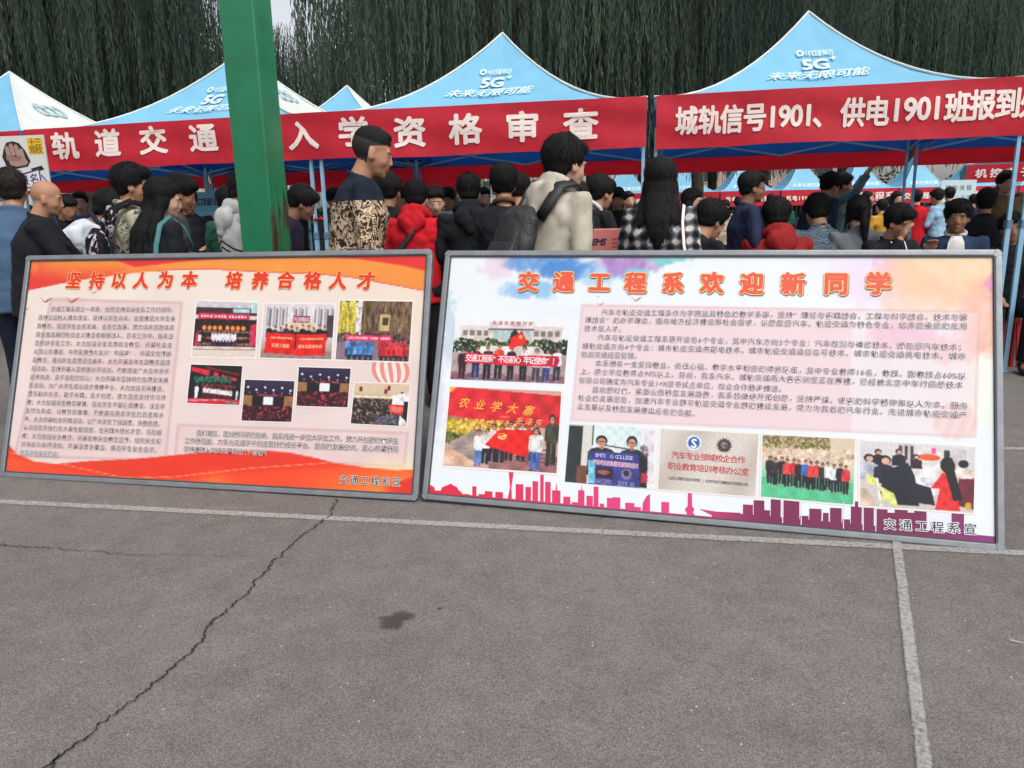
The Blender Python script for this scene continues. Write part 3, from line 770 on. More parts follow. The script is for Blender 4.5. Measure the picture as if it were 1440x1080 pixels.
def bg2(x, y):
    base = mixc((234, 238, 240), (230, 236, 242), .5 + nz2(x, y, .01))
    wx = 14 * nz2(x, y, .05, 1) + 7 * nz2(x, y, .14, 5); wy = 12 * nz2(x, y, .05, 9) + 5 * nz2(x, y, .15, 4)
    for cx, cy, rx, ry, c, s in BL2:
        d = ((x + wx - cx) / rx) ** 2 + ((y + wy - cy) / ry) ** 2
        if d < 1.7: base = mixc(base, c, s * sst(1.35, .35, d) * (.86 + .25 * nz2(x, y, .09, cx)))
    # pink rounded text box
    f = (y - 432) / 160.; xl = 821 - 14 * f; xr = 1377 - 4 * f; g = (x - xl) / (xr - xl); yt = 432 + 15 * g; yb = 594 + 27 * g
    dd = min(x - xl, xr - x, y - yt, yb - y)
    if dd > -4:
        base = mixc(base, (232, 206, 210), sst(-1.5, 1.5, dd) * (.92 if x < 1200 else .5)); base = mixc(base, (214, 170, 170), .6 * max(0, 1 - abs(dd + .5) / 2.6))
    if x > 1290 and y > 575:
        d = ((x - 1345) / 32) ** 2 + ((y - 600) / 28) ** 2
        base = mixc(base, (232, 180, 168), .5 * sst(1.1, .7, d) * (1 if int((x + y * .4) / 9) % 2 else .55))
    return base
clip_bg(B2, M2, W, H, 340, 170, bg2)
# skyline
pr = Pr(M2, ZP + .0006)
def yb2(x): return 698.5 + (x - 598) * .0925
def skc(x): return mixc(mixc((222, 30, 62), (222, 56, 122), sst(600, 900, x)), (122, 28, 78), sst(960, 1090, x)) if x < 1200 else mixc((122, 28, 78), (138, 40, 120), sst(1300, 1400, x))
_z = [0]
def skp(P, nm='printed_building', col=None):
    _z[0] += 1; q = Pr(M2, ZP + .0006 + _z[0] * 1.2e-5); q.put(P, [tuple(range(len(P)))], [tuple(col or skc(v[0])) for v in P]); q.build(nm, root)
def blk(x0, x1, y, y2=None):
    skp([(x0, yb2(x0)), (x0, y), (x1, y2 if y2 is not None else y + (x1 - x0) * .05), (x1, yb2(x1))])
up = []; dn = []
for i in range(41):
    x0 = min(1404, 600 + i * 20.1); th = 4 if x0 < 1040 else 12
    up.append((x0, yb2(x0) - th)); dn.append((x0, yb2(x0)))
pr.put(up + dn, [(i, i + 1, 42 + i, 41 + i) for i in range(40)], [tuple(skc(v[0])) for v in up + dn]); pr.build('printed_skyline_base', root)
skp([(599, yb2(599)), (599, 684), (606, 686), (611, 689), (613, 694), (621, 694), (622, 690), (626, 688), (631, 686), (635, 684), (639, 687), (644, 689), (646, 693), (650, 696), (652, 699), (661, 699), (664, 702), (664, yb2(664))])
for a in ((666, 672, 688), (675, 684, 699), (684, 695, 695), (699, 710, 696), (728, 739, 685), (742, 750, 689), (752, 760, 681), (763, 768, 672), (770, 778, 682), (780, 792, 694), (796, 806, 703), (808, 818, 711), (817, 826, 694), (829, 838, 702), (839, 846, 689), (848, 854, 713), (858, 867, 705), (866, 877, 704), (884, 897, 712), (896, 906, 718), (921, 934, 725), (935, 946, 711), (1050, 1064, 715), (1065, 1080, 709), (1080, 1088, 723), (1089, 1103, 708), (1107, 1129, 709), (1130, 1142, 731), (1143, 1160, 721), (1162, 1170, 727), (1172, 1188, 720), (1189, 1200, 736), (1201, 1216, 711), (1219, 1233, 720), (1237, 1252, 722), (1252, 1262, 727), (1262, 1280, 722), (1280, 1289, 727), (1289, 1306, 724), (1341, 1358, 728)): blk(*a)
skp([(716, yb2(716)), (720, 690), (718, 668), (725, 668), (722, 690), (723, yb2(723))]); skp([(785, 696), (786, 682), (787.5, 696)]); skp([(821, 696), (822, 686), (823, 696)])
skp([(908, yb2(908)), (909, 712), (914, 703), (919, 700), (919, yb2(919))]); skp([(972, 720), (972.5, 698), (978, 698.5), (978.5, 720)]); skp([(975 + 6.5 * cos(t), 722 + 5 * sin(t)) for t in np.linspace(0, 6.28, 14)[:-1]]); skp([(968, 735), (972, 724), (979, 724), (983, 736)]); skp([(978, 724), (986, 735), (984, 736), (977, 726)])
skp([(988, 721), (1012, 725), (1048, 727), (1030, 732), (1028, 738), (1007, 736), (1006, 730)]); skp([(986, 735), (1010, 736), (1046, 739), (1046, 744), (986, 740)]); skp([(1366, 768), (1366, 763), (1371, 758), (1378, 764), (1378, 769)])
for x in (1105, 1131, 1190, 1217.5, 1235): skp([(x, 712), (x + 1.2, 712), (x + 1.4, yb2(x) - 4), (x, yb2(x) - 4)], 'printed_gap', (226, 222, 232))
skp([(1307, 728), (1340, 731), (1340, 752), (1307, 748)], 'printed_gap', (228, 230, 240))

for bx, by, sz, cc in ((897, 425, 8, (212, 110, 130)), (846, 431, 6, (200, 150, 160)), (843, 420, 3, (150, 160, 170))):
    pr = Pr(M2, ZP + .0006); pr.poly([(bx - sz, by - sz * .9), (bx - sz * .3, by - sz * .1), (bx, by), (bx + sz * .3, by - sz * .3), (bx + sz * 1.2, by - sz * .6), (bx + sz * .2, by + sz * .2), (bx - sz * .2, by + sz * .2)], cc); pr.build('printed_bird', root)
tt = Pr(M2, ZP + .004)
for ch, x, y in (('交', 744, 397), ('通', 794, 397.5), ('工', 845, 398.5), ('程', 896, 400), ('系', 949, 401), ('欢', 1004, 401.5), ('迎', 1060, 403), ('新', 1118, 404), ('同', 1178, 404.5), ('学', 1237, 405)):
    tt = Pr(M2, ZP + .004); A, B = M2(np.array([(x - 14, y), (x + 14, y + .7)]))
    V, F = set_text(ch, A, B, .101, 0, 2)
    for Q in fat(V + np.array((.0030, -.0030)), .0080, 8): tt.put(Q, F, (130, 84, 40), True, 8e-6)
    for Q in fat(V, .0080, 8): tt.put(Q, F, (250, 222, 150), True, 8e-6)
    for Q in fat(V, .0050, 8): tt.put(Q, F, (230, 88, 58), True, 8e-6)
    tt.build('title_character', root)
T2 = [('汽车与轨道交通工程系作为学院最具特色的教学系部，坚持“理论与实践结合、工程与科学结合、技术与管', (848, 441.5), (1362, 454)),
      ('理结合”的办学理念，面向地方经济建设和社会需求，以新能源汽车、轨道交通为特色专业，培养高素质的应用', (825, 452), (1362, 466.5)),
      ('技术型人才。', (824, 464), (883, 466)),
      ('汽车与轨道交通工程系现开设有6个专业，其中汽车方向2个专业：汽车检测与维修技术、新能源汽车技术；', (843, 477), (1360, 496)),
      ('城轨交通方向4个专业：城市轨道交通供配电技术、城市轨道交通通信信号技术、城市轨道交通机电技术、城市', (821, 489), (1360, 508.5)),
      ('轨道交通运营管理。', (820, 501), (905, 504)),
      ('本系拥有一支爱岗敬业、责任心强、教学水平较高的师资队伍，其中专业教师16名，教授、副教授占60%以', (840, 513.5), (1360, 536)),
      ('上，硕士学位教师占90%以上。目前，我系汽车、城轨交通两大类实训室正在筹建，已经被北京中车行高新技术', (819, 525), (1356, 549)),
      ('有限公司确定为汽车专业1+X证书试点单位，校企合作稳步推进。', (817, 537.5), (1110, 552.5)),
      ('面向新时代，紧跟山西转型发展趋势，我系将继续开拓创新，坚持严谨、求实的科学精神和以人为本、服务', (836, 551), (1363, 578)),
      ('社会的发展宗旨，加速汽车专业群与轨道交通专业群的建设发展，努力为我省的汽车行业、先进城市轨道交通产', (816, 562.5), (1362, 591)),
      ('业发展以及转型发展做出应有的贡献。', (815, 574.5), (988, 586.5))]
tb = Pr(M2, ZP + .004)
for t, a, b in T2: tb.text(t, a, b, .0295, (50, 46, 58), 0., 2, rim=(240, 232, 236), rimoff=.035)
tb.build('body_text', root)['kind'] = 'stuff'
tb = Pr(M2, ZP + .0045); tb.text('交通工程系宣', (1244, 742.5), (1378, 751), .047, (44, 40, 52), .014, 2, rim=(240, 240, 244), rimoff=.055); tb.build('signature_text', root)

def r1(p):
    p.grid(0, 0, 1, 1, 6, 6, lambda x, y: mixc((228, 234, 238), (206, 206, 214), y))
    p.rect(.06, .17, .94, .42, (206, 194, 190)); p.rect(.05, .14, .95, .18, (214, 202, 202)); p.rect(.3, .06, .70, .18, (216, 206, 206)); p.rect(.30, .17, .70, .2, (120, 96, 100))
    for k in range(4): p.rect(.08 + .06 * k, .21, .12 + .06 * k, .29, (130, 118, 112)); p.rect(.70 + .06 * k, .21, .74 + .06 * k, .29, (130, 118, 112))
    for k in range(6): p.rect(.345 + k * .055, .20, .39 + k * .055, .38, (160, 186, 190))
    p.text('毛泽东思想万岁', (.32, .085), (.69, .095), .024, (180, 60, 90), .02)
    p.mosaic(0, .34, 1, .56, 44, 6, lambda a, b: J((66, 84, 38) if .2 < a < .75 else (44, 56, 34), 26, rr) if b > .25 - .3 * abs(sin(a * 14)) else (200, 190, 182))
    p.rect(0, .56, 1, 1, (166, 148, 146)); p.mosaic(0, .88, 1, 1, 14, 2, lambda a, b: J((140, 98, 110), 8, rr))
    p.poly([(.22, .48), (.3, .44), (.75, .45), (.8, .52), (.8, .6), (.2, .6)], (216, 208, 200)); p.poly([(.5, .24), (.53, .17), (.56, .24), (.57, .4), (.48, .4)], (44, 40, 40))
    cols = [(50, 24, 34), (36, 28, 34), (40, 30, 44), (222, 74, 50), (30, 32, 54), (220, 214, 214), (228, 222, 222), (222, 220, 222), (230, 224, 228)]
    leg = [(56, 28, 36), (44, 56, 110), (30, 28, 40), (44, 42, 44), (40, 30, 40), (28, 30, 36), (70, 66, 76), (56, 74, 130), (46, 50, 70)]
    for k, (x, y) in enumerate(((.10, .5), (.21, .46), (.31, .44), (.41, .42), (.515, .44), (.63, .455), (.74, .47), (.83, .485), (.925, .45))): p.person(x, y, .98 - y - .02 * (k == 8), .085, cols[k], leg[k])
    p.poly([(.56, .26), (.59, .20), (.65, .40), (.55, .46), (.49, .50), (.50, .32)], (228, 44, 32)); p.ell(.585, .30, .018, .03, (244, 196, 90), 8)
    p.poly([(.12, .56), (.5, .59), (.93, .58), (.94, .66), (.92, .75), (.5, .75), (.11, .72)], (206, 34, 66)); p.text('交通工程系“不忘初心 牢记使命”！', (.12, .645), (.93, .665), .038, (244, 232, 232), .015, wx=.85)
def r2(p):
    p.grid(0, 0, 1, 1, 4, 4, lambda x, y: (196, 160, 146)); p.poly([(0, .36), (.3, .4), (.75, .45), (.75, .6), (0, .62)], (150, 112, 84))
    p.poly([(0, .04), (.06, 0), (1, .06), (1, .46), (.7, .46), (.3, .41), (0, .36)], (208, 44, 52)); p.poly([(0, 0), (.07, 0), (.02, .07), (0, .07)], (236, 170, 50))
    p.mosaic(0, .42, .26, .72, 12, 8, lambda a, b: J((200, 180, 60) if b < .55 else (92, 100, 40), 34, rr) if a + b < 1.25 else (160, 142, 130)); p.mosaic(.12, .40, .62, .52, 26, 4, lambda a, b: J((206, 160, 70), 44, rr))
    p.poly([(.05, .68), (.3, .52), (.45, .55), (.4, .95), (0, .92)], (158, 142, 134)); p.poly([(0, .74), (.35, .98), (0, .98)], (206, 168, 146)); p.poly([(.4, .75), (1, .8), (1, 1), (.4, 1)], (150, 104, 104))
    for k in range(4): p.rect(.62, .72 + k * .05, .95, .735 + k * .05, (88, 66, 70))
    for k, c in enumerate('农业学大寨'): p.text(c, (.10 + k * .145, .19 + .015 * k), (.18 + k * .145, .195 + .015 * k), .052, (242, 176, 60), .012, slant=.3)
    p.rect(.47, .345, .56, .352, (240, 200, 120)); p.text('毛泽东', (.6, .38), (.86, .40), .036, (240, 190, 110), .0, slant=.3)
    p.person(.93, .30, .62, .13, (62, 62, 50), (50, 52, 44))
    for x, y, c in ((.42, .44, (224, 220, 220)), (.49, .45, (120, 60, 60)), (.57, .40, (222, 216, 216)), (.67, .40, (226, 220, 220)), (.79, .41, (60, 50, 56))): p.person(x, y, .48, .1, c, (40, 34, 44))
    p.person(.30, .52, .45, .10, (228, 220, 226), (90, 120, 176)); p.person(.36, .50, .44, .09, (224, 220, 220), (40, 36, 44))
    p.poly([(.33, .70), (.44, .53), (.5, .50), (.80, .49), (.76, .62), (.73, .83), (.55, .78)], (230, 36, 28)); p.poly([(.33, .70), (.44, .53), (.45, .54), (.35, .705)], (236, 220, 220)); p.ell(.50, .59, .04, .04, (240, 196, 110)); p.ell(.495, .585, .026, .026, (230, 36, 28)); p.poly([(.46, .60), (.54, .56), (.545, .575), (.465, .62)], (240, 196, 110))
    p.person(.80, .46, .52, .12, (226, 220, 220), (70, 104, 170))
def r3(p):
    p.grid(0, 0, 1, 1, 6, 3, lambda x, y: mixc((206, 200, 192), (228, 224, 226), x)); p.rect(0, .03, .16, 1, (52, 58, 58)); p.rect(.12, .7, .24, 1, (120, 76, 62)); p.rect(.28, 0, .82, .38, (206, 224, 224)); p.rect(.27, 0, .285, .34, (40, 40, 44)); p.poly([(.4, .32), (.82, .38), (.82, .40), (.4, .34)], (60, 46, 44))
    p.rect(.85, .05, .97, .9, (214, 208, 214)); p.mosaic(.82, .3, .9, .9, 4, 12, lambda a, b: J((150, 130, 140), 40, rr))
    p.person(.37, .18, 1.3, .30, (50, 50, 46), (40, 40, 44), legs=False); p.person(.73, .18, 1.3, .30, (40, 46, 66), (40, 40, 44), hair=(24, 20, 22), legs=False); p.poly([(.8, .4), (.9, .5), (.9, .98), (.8, .98)], (38, 40, 48)); p.poly([(.83, .75), (.9, .72), (.9, .9), (.83, .9)], (170, 40, 66))
    p.poly([(.24, .44), (.80, .44), (.82, .99), (.26, 1.)], (66, 68, 138)); p.poly([(.24, .6), (.32, .6), (.33, .98), (.26, .98)], (120, 190, 214)); p.text('汽车专业领域职业教育培训', (.30, .62), (.79, .64), .025, (214, 170, 190), .03); p.text('BMTS  G COLLEGE', (.32, .50), (.74, .51), .024, (214, 210, 226), .0)
    p.rect(.33, .70, .52, .88, (56, 40, 52)); p.ell(.42, .78, .07, .04, (150, 96, 90)); p.ell(.67, .78, .06, .09, (120, 120, 140)); p.ell(.67, .77, .03, .05, (40, 40, 60)); p.text('1+X 证书', (.32, .94), (.5, .95), .03, (140, 140, 180), 0.); p.text('2019.10', (.58, .94), (.76, .95), .03, (150, 150, 190), 0.)
def r4(p):
    def f(x, y):
        return mixc((206, 198, 190), (184, 172, 162), sst(.35, .0, abs((x * 1.3 + y * .5) % 1 - .5)) * .8)
    p.grid(0, 0, 1, 1, 22, 6, f)
    p.ell(.345, .2, .078, .125, (220, 226, 238), 20); p.ell(.345, .2, .06, .095, (52, 98, 168), 18); p.text('S', (.31, .2), (.38, .2), .055, (236, 240, 246), .03)
    pts = [(.655 + (.085 if k % 2 else .062) * cos(pi * k / 16), .215 + (.125 if k % 2 else .092) * sin(pi * k / 16)) for k in range(32)]
    p.poly(pts, (74, 62, 62)); p.ell(.655, .215, .036, .052, (150, 136, 130)); p.text('1+X', (.62, .215), (.69, .215), .024, (70, 50, 50), .03)
    p.text('汽车专业领域校企合作', (.12, .42), (.88, .43), .034, (186, 60, 66), .022); p.text('职业教育培训考核办公室', (.09, .60), (.92, .62), .034, (186, 60, 66), .022); p.text('山西工程职业技术学院 | 北京中车行高新技术有限公司', (.10, .80), (.92, .82), .016, (90, 78, 78), .02)
def r5(p):
    p.grid(0, 0, 1, 1, 3, 6, lambda x, y: mixc((208, 190, 166), (216, 204, 190), y)); p.mosaic(0, 0, .72, .2, 26, 5, lambda a, b: J((140, 128, 84), 30, rr)); p.mosaic(0, .2, 1, .4, 20, 3, lambda a, b: J((208, 184, 160), 18, rr))
    p.rect(0, .62, 1, 1, (92, 186, 140)); p.grid(0, .45, 1, .68, 2, 3, lambda x, y: mixc((190, 206, 180), (130, 196, 152), (y - .45) / .23))
    tc = [(34, 36, 48), (70, 44, 54), (40, 34, 40), (206, 60, 56), (196, 50, 50), (60, 40, 50), (52, 116, 196), (214, 66, 56), (210, 60, 60), (50, 40, 50), (226, 232, 232), (228, 234, 236), (36, 36, 44), (214, 52, 60)]
    for k, c in enumerate(tc): p.person(.09 + k * .063, .33 + .005 * k + .02 * (k % 2), .44, .085, c, (34, 32, 40))
def r6(p):
    p.grid(0, 0, 1, 1, 4, 4, lambda x, y: mixc((206, 204, 206), (196, 188, 180), y)); p.rect(.33, .02, .47, .3, (190, 184, 184))
    for k in range(3): p.rect(.34 + .05 * k, .04, .365 + .05 * k, .26, (70, 60, 66))
    p.rect(.5, .05, .72, .28, (214, 206, 206)); p.ell(.60, .2, .1, .05, (222, 92, 52)); p.rect(.62, .05, .66, .14, (206, 90, 140)); p.rect(.73, .05, .92, .3, (196, 190, 190)); p.rect(.73, .08, .78, .28, (60, 52, 54))
    p.poly([(.45, .34), (.72, .28), (.86, .42), (.66, .78), (.52, .7)], (224, 218, 218)); p.poly([(.52, .52), (.6, .5), (.66, .6), (.58, .64)], (200, 196, 206))
    def bust(x, y, s, c, hair=(26, 20, 22), back=False):
        p.poly([(x - s * .9, y + s * 3), (x - s * .8, y + s * 1.0), (x - s * .3, y + s * .6), (x + s * .3, y + s * .6), (x + s * .8, y + s * 1.0), (x + s * .9, y + s * 3)], c); p.ell(x, y, s * .45, s * .62, hair)
        if not back: p.ell(x + s * .05, y + s * .12, s * .32, s * .45, (206, 160, 142))
    bust(.16, .16, .07, (40, 34, 44)); bust(.34, .14, .07, (34, 34, 40)); bust(.49, .2, .06, (60, 30, 40)); bust(.78, .22, .06, (60, 56, 60), back=True)
    bust(.08, .26, .1, (176, 176, 190)); p.poly([(0, .35), (.1, .34), (.12, .55), (0, .6)], (176, 176, 192)); bust(.22, .28, .12, (40, 42, 62)); p.poly([(.2, .45), (.42, .3), (.48, .5), (.52, .95), (.3, .95), (.18, .8)], (30, 34, 48)); p.poly([(.48, .6), (.62, .66), (.66, .92), (.5, .9)], (34, 34, 48))
    p.poly([(.05, .5), (.14, .56), (.16, .7), (.07, .64)], (216, 214, 120)); p.poly([(.18, .68), (.3, .78), (.34, .98), (.2, .88)], (216, 220, 130)); p.poly([(.14, .56), (.16, .56), (.2, .98), (.17, .98)], (226, 222, 200)); p.poly([(0, .72), (.04, .7), (.16, .98), (.0, .98)], (200, 180, 160))
    bust(.9, .27, .1, (222, 206, 196), back=True); p.poly([(.86, .5), (1, .48), (1, .95), (.86, .9)], (110, 30, 52)); p.poly([(.62, .66), (.72, .42), (.82, .42), (.88, .98), (.66, .98), (.7, .66)], (222, 44, 50)); p.ell(.76, .3, .062, .12, (26, 20, 24)); p.poly([(.74, .38), (.82, .36), (.9, .8), (.82, .84)], (24, 20, 22)); p.ell(.95, .9, .03, .06, (206, 160, 60))
photo(B2, 'printed_photo', 'group with a red banner before a pale building', ((640, 447), (803, 450), (796, 543), (633, 535)), r1, False)
photo(B2, 'printed_photo', 'group holding a red flag before a red wall', ((633, 546), (792, 554), (786, 670), (624, 658)), r2)
photo(B2, 'printed_photo', 'two people holding a blue sign', ((804, 600), (928, 607), (927, 694), (798, 682)), r3, False)
photo(B2, 'printed_photo', 'metal plaque with red lettering', ((934, 608), (1071, 616), (1067, 704), (930, 693)), r4)
photo(B2, 'printed_photo', 'group standing on a green court', ((1077, 617), (1206, 624), (1204, 716), (1075, 704)), r5)
photo(B2, 'printed_photo', 'students round a white table', ((1213, 626), (1373, 636), (1371, 728), (1214, 717)), r6)
print('boards', time.time() - T0)
# ------------------------------------------------------------------ canopies
M_BLUE = mat('sky_blue_canopy', lin((128, 194, 226)), .6, var=.05, scale=3, bump=.55, bscale=5, trans=.26)
M_WHITE = mat('white_canopy', lin((224, 228, 224)), .6, var=.02, scale=3, bump=.5, bscale=5, trans=.22)
M_DBLUE = mat('blue_valance', lin((40, 108, 200)), .7, var=.08, scale=4, trans=.5)
M_RED = mat('red_banner_cloth', lin((200, 30, 50)), .62, var=.10, scale=5, bump=.35, bscale=14, trans=.18)
M_RED2 = mat('red_valance_cloth', (.88, .022, .04), .65, var=.04, scale=4, bump=.3, bscale=14, trans=.8)
M_LET = mat('white_lettering', lin((236, 220, 212)), .7, var=.06, scale=60)
M_LET2 = mat('canopy_print_white', lin((196, 220, 232)), .6, var=.03)
M_GLY = mat('canopy_print_grey', lin((140, 178, 184)), .6, var=.03)
M_TUBE = mat('pale_blue_tube', lin((136, 178, 204)), .45, var=.08, scale=20, metal=.0)
M_TUBED = mat('grey_blue_tube', lin((84, 112, 138)), .5, var=.1, scale=20)
M_BLACK = mat('black_plastic', (.015, .015, .016), .5)
HE, HP = 2.28, 3.19

def roofz(s, He=HE, Hp=HP):
    return Hp - (Hp - He) * (1 - (1 - s) ** 1.85)

def roof_face(name, A, B, C, m, root, He, Hp, ns=18, nt=14, sag=.035, over=0.):
    """triangle from centre C to edge A-B; concave pagoda profile"""
    V = []; F = []
    for i in range(ns + 1):
        s = (i / ns) ** 1.25
        for j in range(nt + 1):
            t = j / nt; e = A * (1 - t) + B * t
            p = C * (1 - s) + e * s
            z = roofz(s, He, Hp) - sag * sin(pi * s) * (1 - (2 * t - 1) ** 2) + .014 * sin(9 * t + 5 * s + A[0]) * s * (1 - s) * 2 + .010 * sin(23 * t - 9 * s + A[1]) * s * (1 - s) * 2 + .006 * sin(31 * s + 14 * abs(t - .5)) * s
            V.append((p[0], p[1], z + .012 * (s < .02)))
    for i in range(ns):
        for j in range(nt):
            a = i * (nt + 1) + j; F.append((a, a + nt + 1, a + nt + 2, a + 1))
    return mesh_from(name, V, F, m, root, smooth=True)

def roof_pt(A, B, C, x, s, He, Hp, lift=.012):
    """x in metres along the edge from its middle, s from apex (0) to eave (1)"""
    E = (B - A); L = np.hypot(*E); E = E / L; mid = (A + B) / 2
    p = C * (1 - s) + mid * s + E * x
    t = .5 + x / (L * max(s, .05))
    z = roofz(s, He, Hp) - .035 * sin(pi * s) * max(0, 1 - (2 * t - 1) ** 2) + lift
    return (p[0], p[1], z)

def skirt(name, A, B, z1, z0, m, root, out=np.zeros(2), n=60, amp=.006, seed=0, lower=0., rows=6, drape=0.):
    V = []; F = []; rnd = random.Random(seed); ph = [rnd.random() * 6 for _ in range(6)]
    d = (B - A); L = np.hypot(*d); nn = np.array([d[1], -d[0]]) / L
    for i in range(n + 1):
        t = i / n; x = t * L
        for j in range(rows + 1):
            q = j / rows
            w = amp * (.4 + q) * (sin(x * 5.1 + ph[0]) + .6 * sin(x * 11.3 + ph[1] + q * 2) + .5 * sin(x * 2.2 + ph[2] + q * 3)) + amp * .5 * sin(x * 3 - q * 8 + ph[3])
            p = A + d * t + nn * w + out
            zz = z1 + (z0 - z1) * q - drape * sin(pi * t) * q - (lower * q * .5 * (sin(x * 4 + ph[4]) + sin(x * 1.7 + ph[5])))
            V.append((p[0], p[1], zz))
    for i in range(n):
        for j in range(rows):
            a = i * (rows + 1) + j; F.append((a, a + 1, a + rows + 2, a + rows + 1))
    return mesh_from(name, V, F, m, root, smooth=True)

def truss(A, B, z1, z0, root, m, units=2, w=.022):
    d = (B - A); L = np.hypot(*d); d = d / L; n = np.array([-d[1], d[0]])
    for k in range(units):
        a = A + d * (L * k / units); b = A + d * (L * (k + 1) / units)
        for s_, (u, v) in enumerate(((z1, z0), (z0, z1))):
            off = n * (.012 if s_ else -.012)
            g = G(); g.bar((*(a + off), u), (*(b + off), v), .012, w); g.build('scissor_bar', m, root)

def tent(A, B, dep, label, He=HE, Hp=HP, detail=True, colors=None, valance=.24, letter=True, group='blue pop-up canopies in rows', tube=None, rear_red=True, vm=None):
    """A,B = front corners left and right (numpy 2-D), dep = depth; front faces -normal"""
    d = (B - A) / np.hypot(*(B - A)); n = np.array([-d[1], d[0]])
    C_, D_ = B + n * dep, A + n * dep; ctr = (A + B + C_ + D_) / 4
    root = thing('pop_up_canopy', label, 'canopy tent', (ctr[0], ctr[1], 0), 0, group)
    sh = lambda p: p - ctr
    a, b, c, e = sh(A), sh(B), sh(C_), sh(D_); o = np.zeros(2)
    mats = colors or (M_BLUE, M_WHITE, M_BLUE, M_WHITE)
    for (p, q), m in zip(((a, b), (b, c), (c, e), (e, a)), mats): roof_face('canopy_panel', p, q, o, m, root, He, Hp)
    # edge binding on the ridges
    for p in (a, b, c, e):
        g = G(); pts = [(*(p * s), roofz(s, He, Hp) + .006) for s in np.linspace(0.0, 1, 12)]
        g.tube(pts, [.011] * 12, 6); g.build('ridge_binding', M_WHITE, root, True)
    for i, (p, q) in enumerate(((a, b), (b, c), (c, e), (e, a))):
        skirt('valance', p, q, He + .004, He - valance - (.05 if i == 2 else 0), vm or M_DBLUE, root, seed=i, n=24, rows=3, amp=.004)
    if rear_red:
        skirt('rear_banner', c + n * .02, e + n * .02, He - .26, He - .46, M_RED2, root, seed=7, n=40, amp=.006)
    tm = tube or M_TUBE
    for k, p in enumerate((a, b, c, e)):
        q = p * .985
        g = G(); g.bar((*q, .01), (*q, 1.18), .034, up=(d[0], d[1], 0)); g.bar((*q, 1.18), (*q, He - .03), .027, up=(d[0], d[1], 0)); leg = g.build('leg', tm, root)
        g = G(); g.box((*q, .005), (.09, .09, .008)); g.build('foot_plate', tm, leg)
        g = G(); g.box((*q, 1.19), (.045, .045, .06)); g.build('joint', M_TUBED, leg)
        g = G(); g.box((*q, He - .06), (.05, .05, .09)); g.build('corner_bracket', M_TUBED, root)
    if detail:
        i_ = .97
        for p, q in ((a, b), (b, c), (c, e), (e, a)): truss(p * i_, q * i_, He - .05, He - .30, root, tm)
        for p in ((a + b) / 2, (b + c) / 2, (c + e) / 2, (e + a) / 2):
            g = G(); g.bar((*(p * i_), He - .17), (0, 0, He + .02), .018); g.build('rafter', tm, root)
        g = G(); g.tube([(0, 0, He - .1), (0, 0, Hp - .04)], [.018, .018], 8); g.build('centre_mast', tm, root)
    if letter:
        L = np.hypot(*(b - a))
        def put(txt, x0, x1, s, h, off, m, nm, slant=0.):
            V, F = set_text(txt, (x0, 0), (x1, 0), h, 0., 2, 1., slant)
            VV = []; FF = []; k = 0
            for q, Q in enumerate(fat(V, off * h, 4)):
                # vertical extent runs down the slope
                VV += [roof_pt(a, b, o, x, s - y / (dep / 2), He, Hp, .019 + .0005 * q) for x, y in Q]; FF += [tuple(i + k for i in f) for f in F]; k += len(V)
            mesh_from(nm, VV, FF, m, root)
        if letter is True:
            put('未来无限可能', -.42, .42, .52, .145, .025, M_LET2, 'slogan_lettering', .35)
            put('5G', -.13, .10, .40, .20, .04, M_LET2, 'slogan_lettering'); put('+', .12, .19, .355, .11, .03, M_LET2, 'slogan_lettering')
            put('中国移动', -.07, .16, .305, .075, .012, M_LET2, 'logo_lettering'); 
            g = G(); 
            V = [roof_pt(a, b, o, -.12 + .036 * cos(t) , .305 + .036 * sin(t) / (dep / 2), He, Hp, .026) for t in np.linspace(0, 2 * pi, 15)[:-1]] + [roof_pt(a, b, o, -.12 + .018 * cos(t), .305 + .018 * sin(t) / (dep / 2), He, Hp, .026) for t in np.linspace(0, 2 * pi, 15)[:-1]]
            mesh_from('logo_ring', V, [(k, (k + 1) % 14, 14 + (k + 1) % 14, 14 + k) for k in range(14)], M_LET2, root)
            # logo on the white side: three interlocked rings
            for r_ in range(3):
                cx = -.13 + .13 * r_; V = []
                for rr_ in (.082, .052): V += [roof_pt(b, c, o, cx + rr_ * cos(t), .33 + rr_ * sin(t) / (dep / 2), He, Hp, .030 + .001 * r_) for t in np.linspace(0, 2 * pi, 19)[:-1]]
                mesh_from('logo_ring', V, [(k, (k + 1) % 18, 18 + (k + 1) % 18, 18 + k) for k in range(18)], M_GLY, root)
        else:
            put(letter, -.6, .6, .66, .2, .03, M_LET2, 'slogan_lettering', .3)
    return root, d, n

RD = np.array([.9813, -.1925]); RN = np.array([.1925, .9813])
BC = at_z(915, 137, HE)[:2]
F0 = [BC + RD * 3.0 * k for k in (-3, -2, -1, 0, 1, 2)]
F0[2] = at_z(438, 160, HE)[:2]; F0[1] = at_z(36, 184, HE)[:2]; F0[4] = at_z(1456, 108, HE)[:2]
F0[0] = F0[1] + (F0[1] - F0[2]); F0[5] = F0[4] + (F0[4] - F0[3])
print('corners', [tuple(np.round(p, 2)) for p in F0])
LT = ['blue and white canopy cut off by the left edge of the photo', 'blue canopy behind the green post, over the rail transit banner', 'blue canopy with white slogan in the middle, right of the green post', 'large blue canopy over the banner with 1901, tallest peak at right', 'white sided canopy cut off by the right edge']
for k in range(5):
    g_ = .03
    d = F0[k + 1] - F0[k]; d = d / np.hypot(*d)
    tent(F0[k] + d * g_, F0[k + 1] - d * g_, 2.9, LT[k])
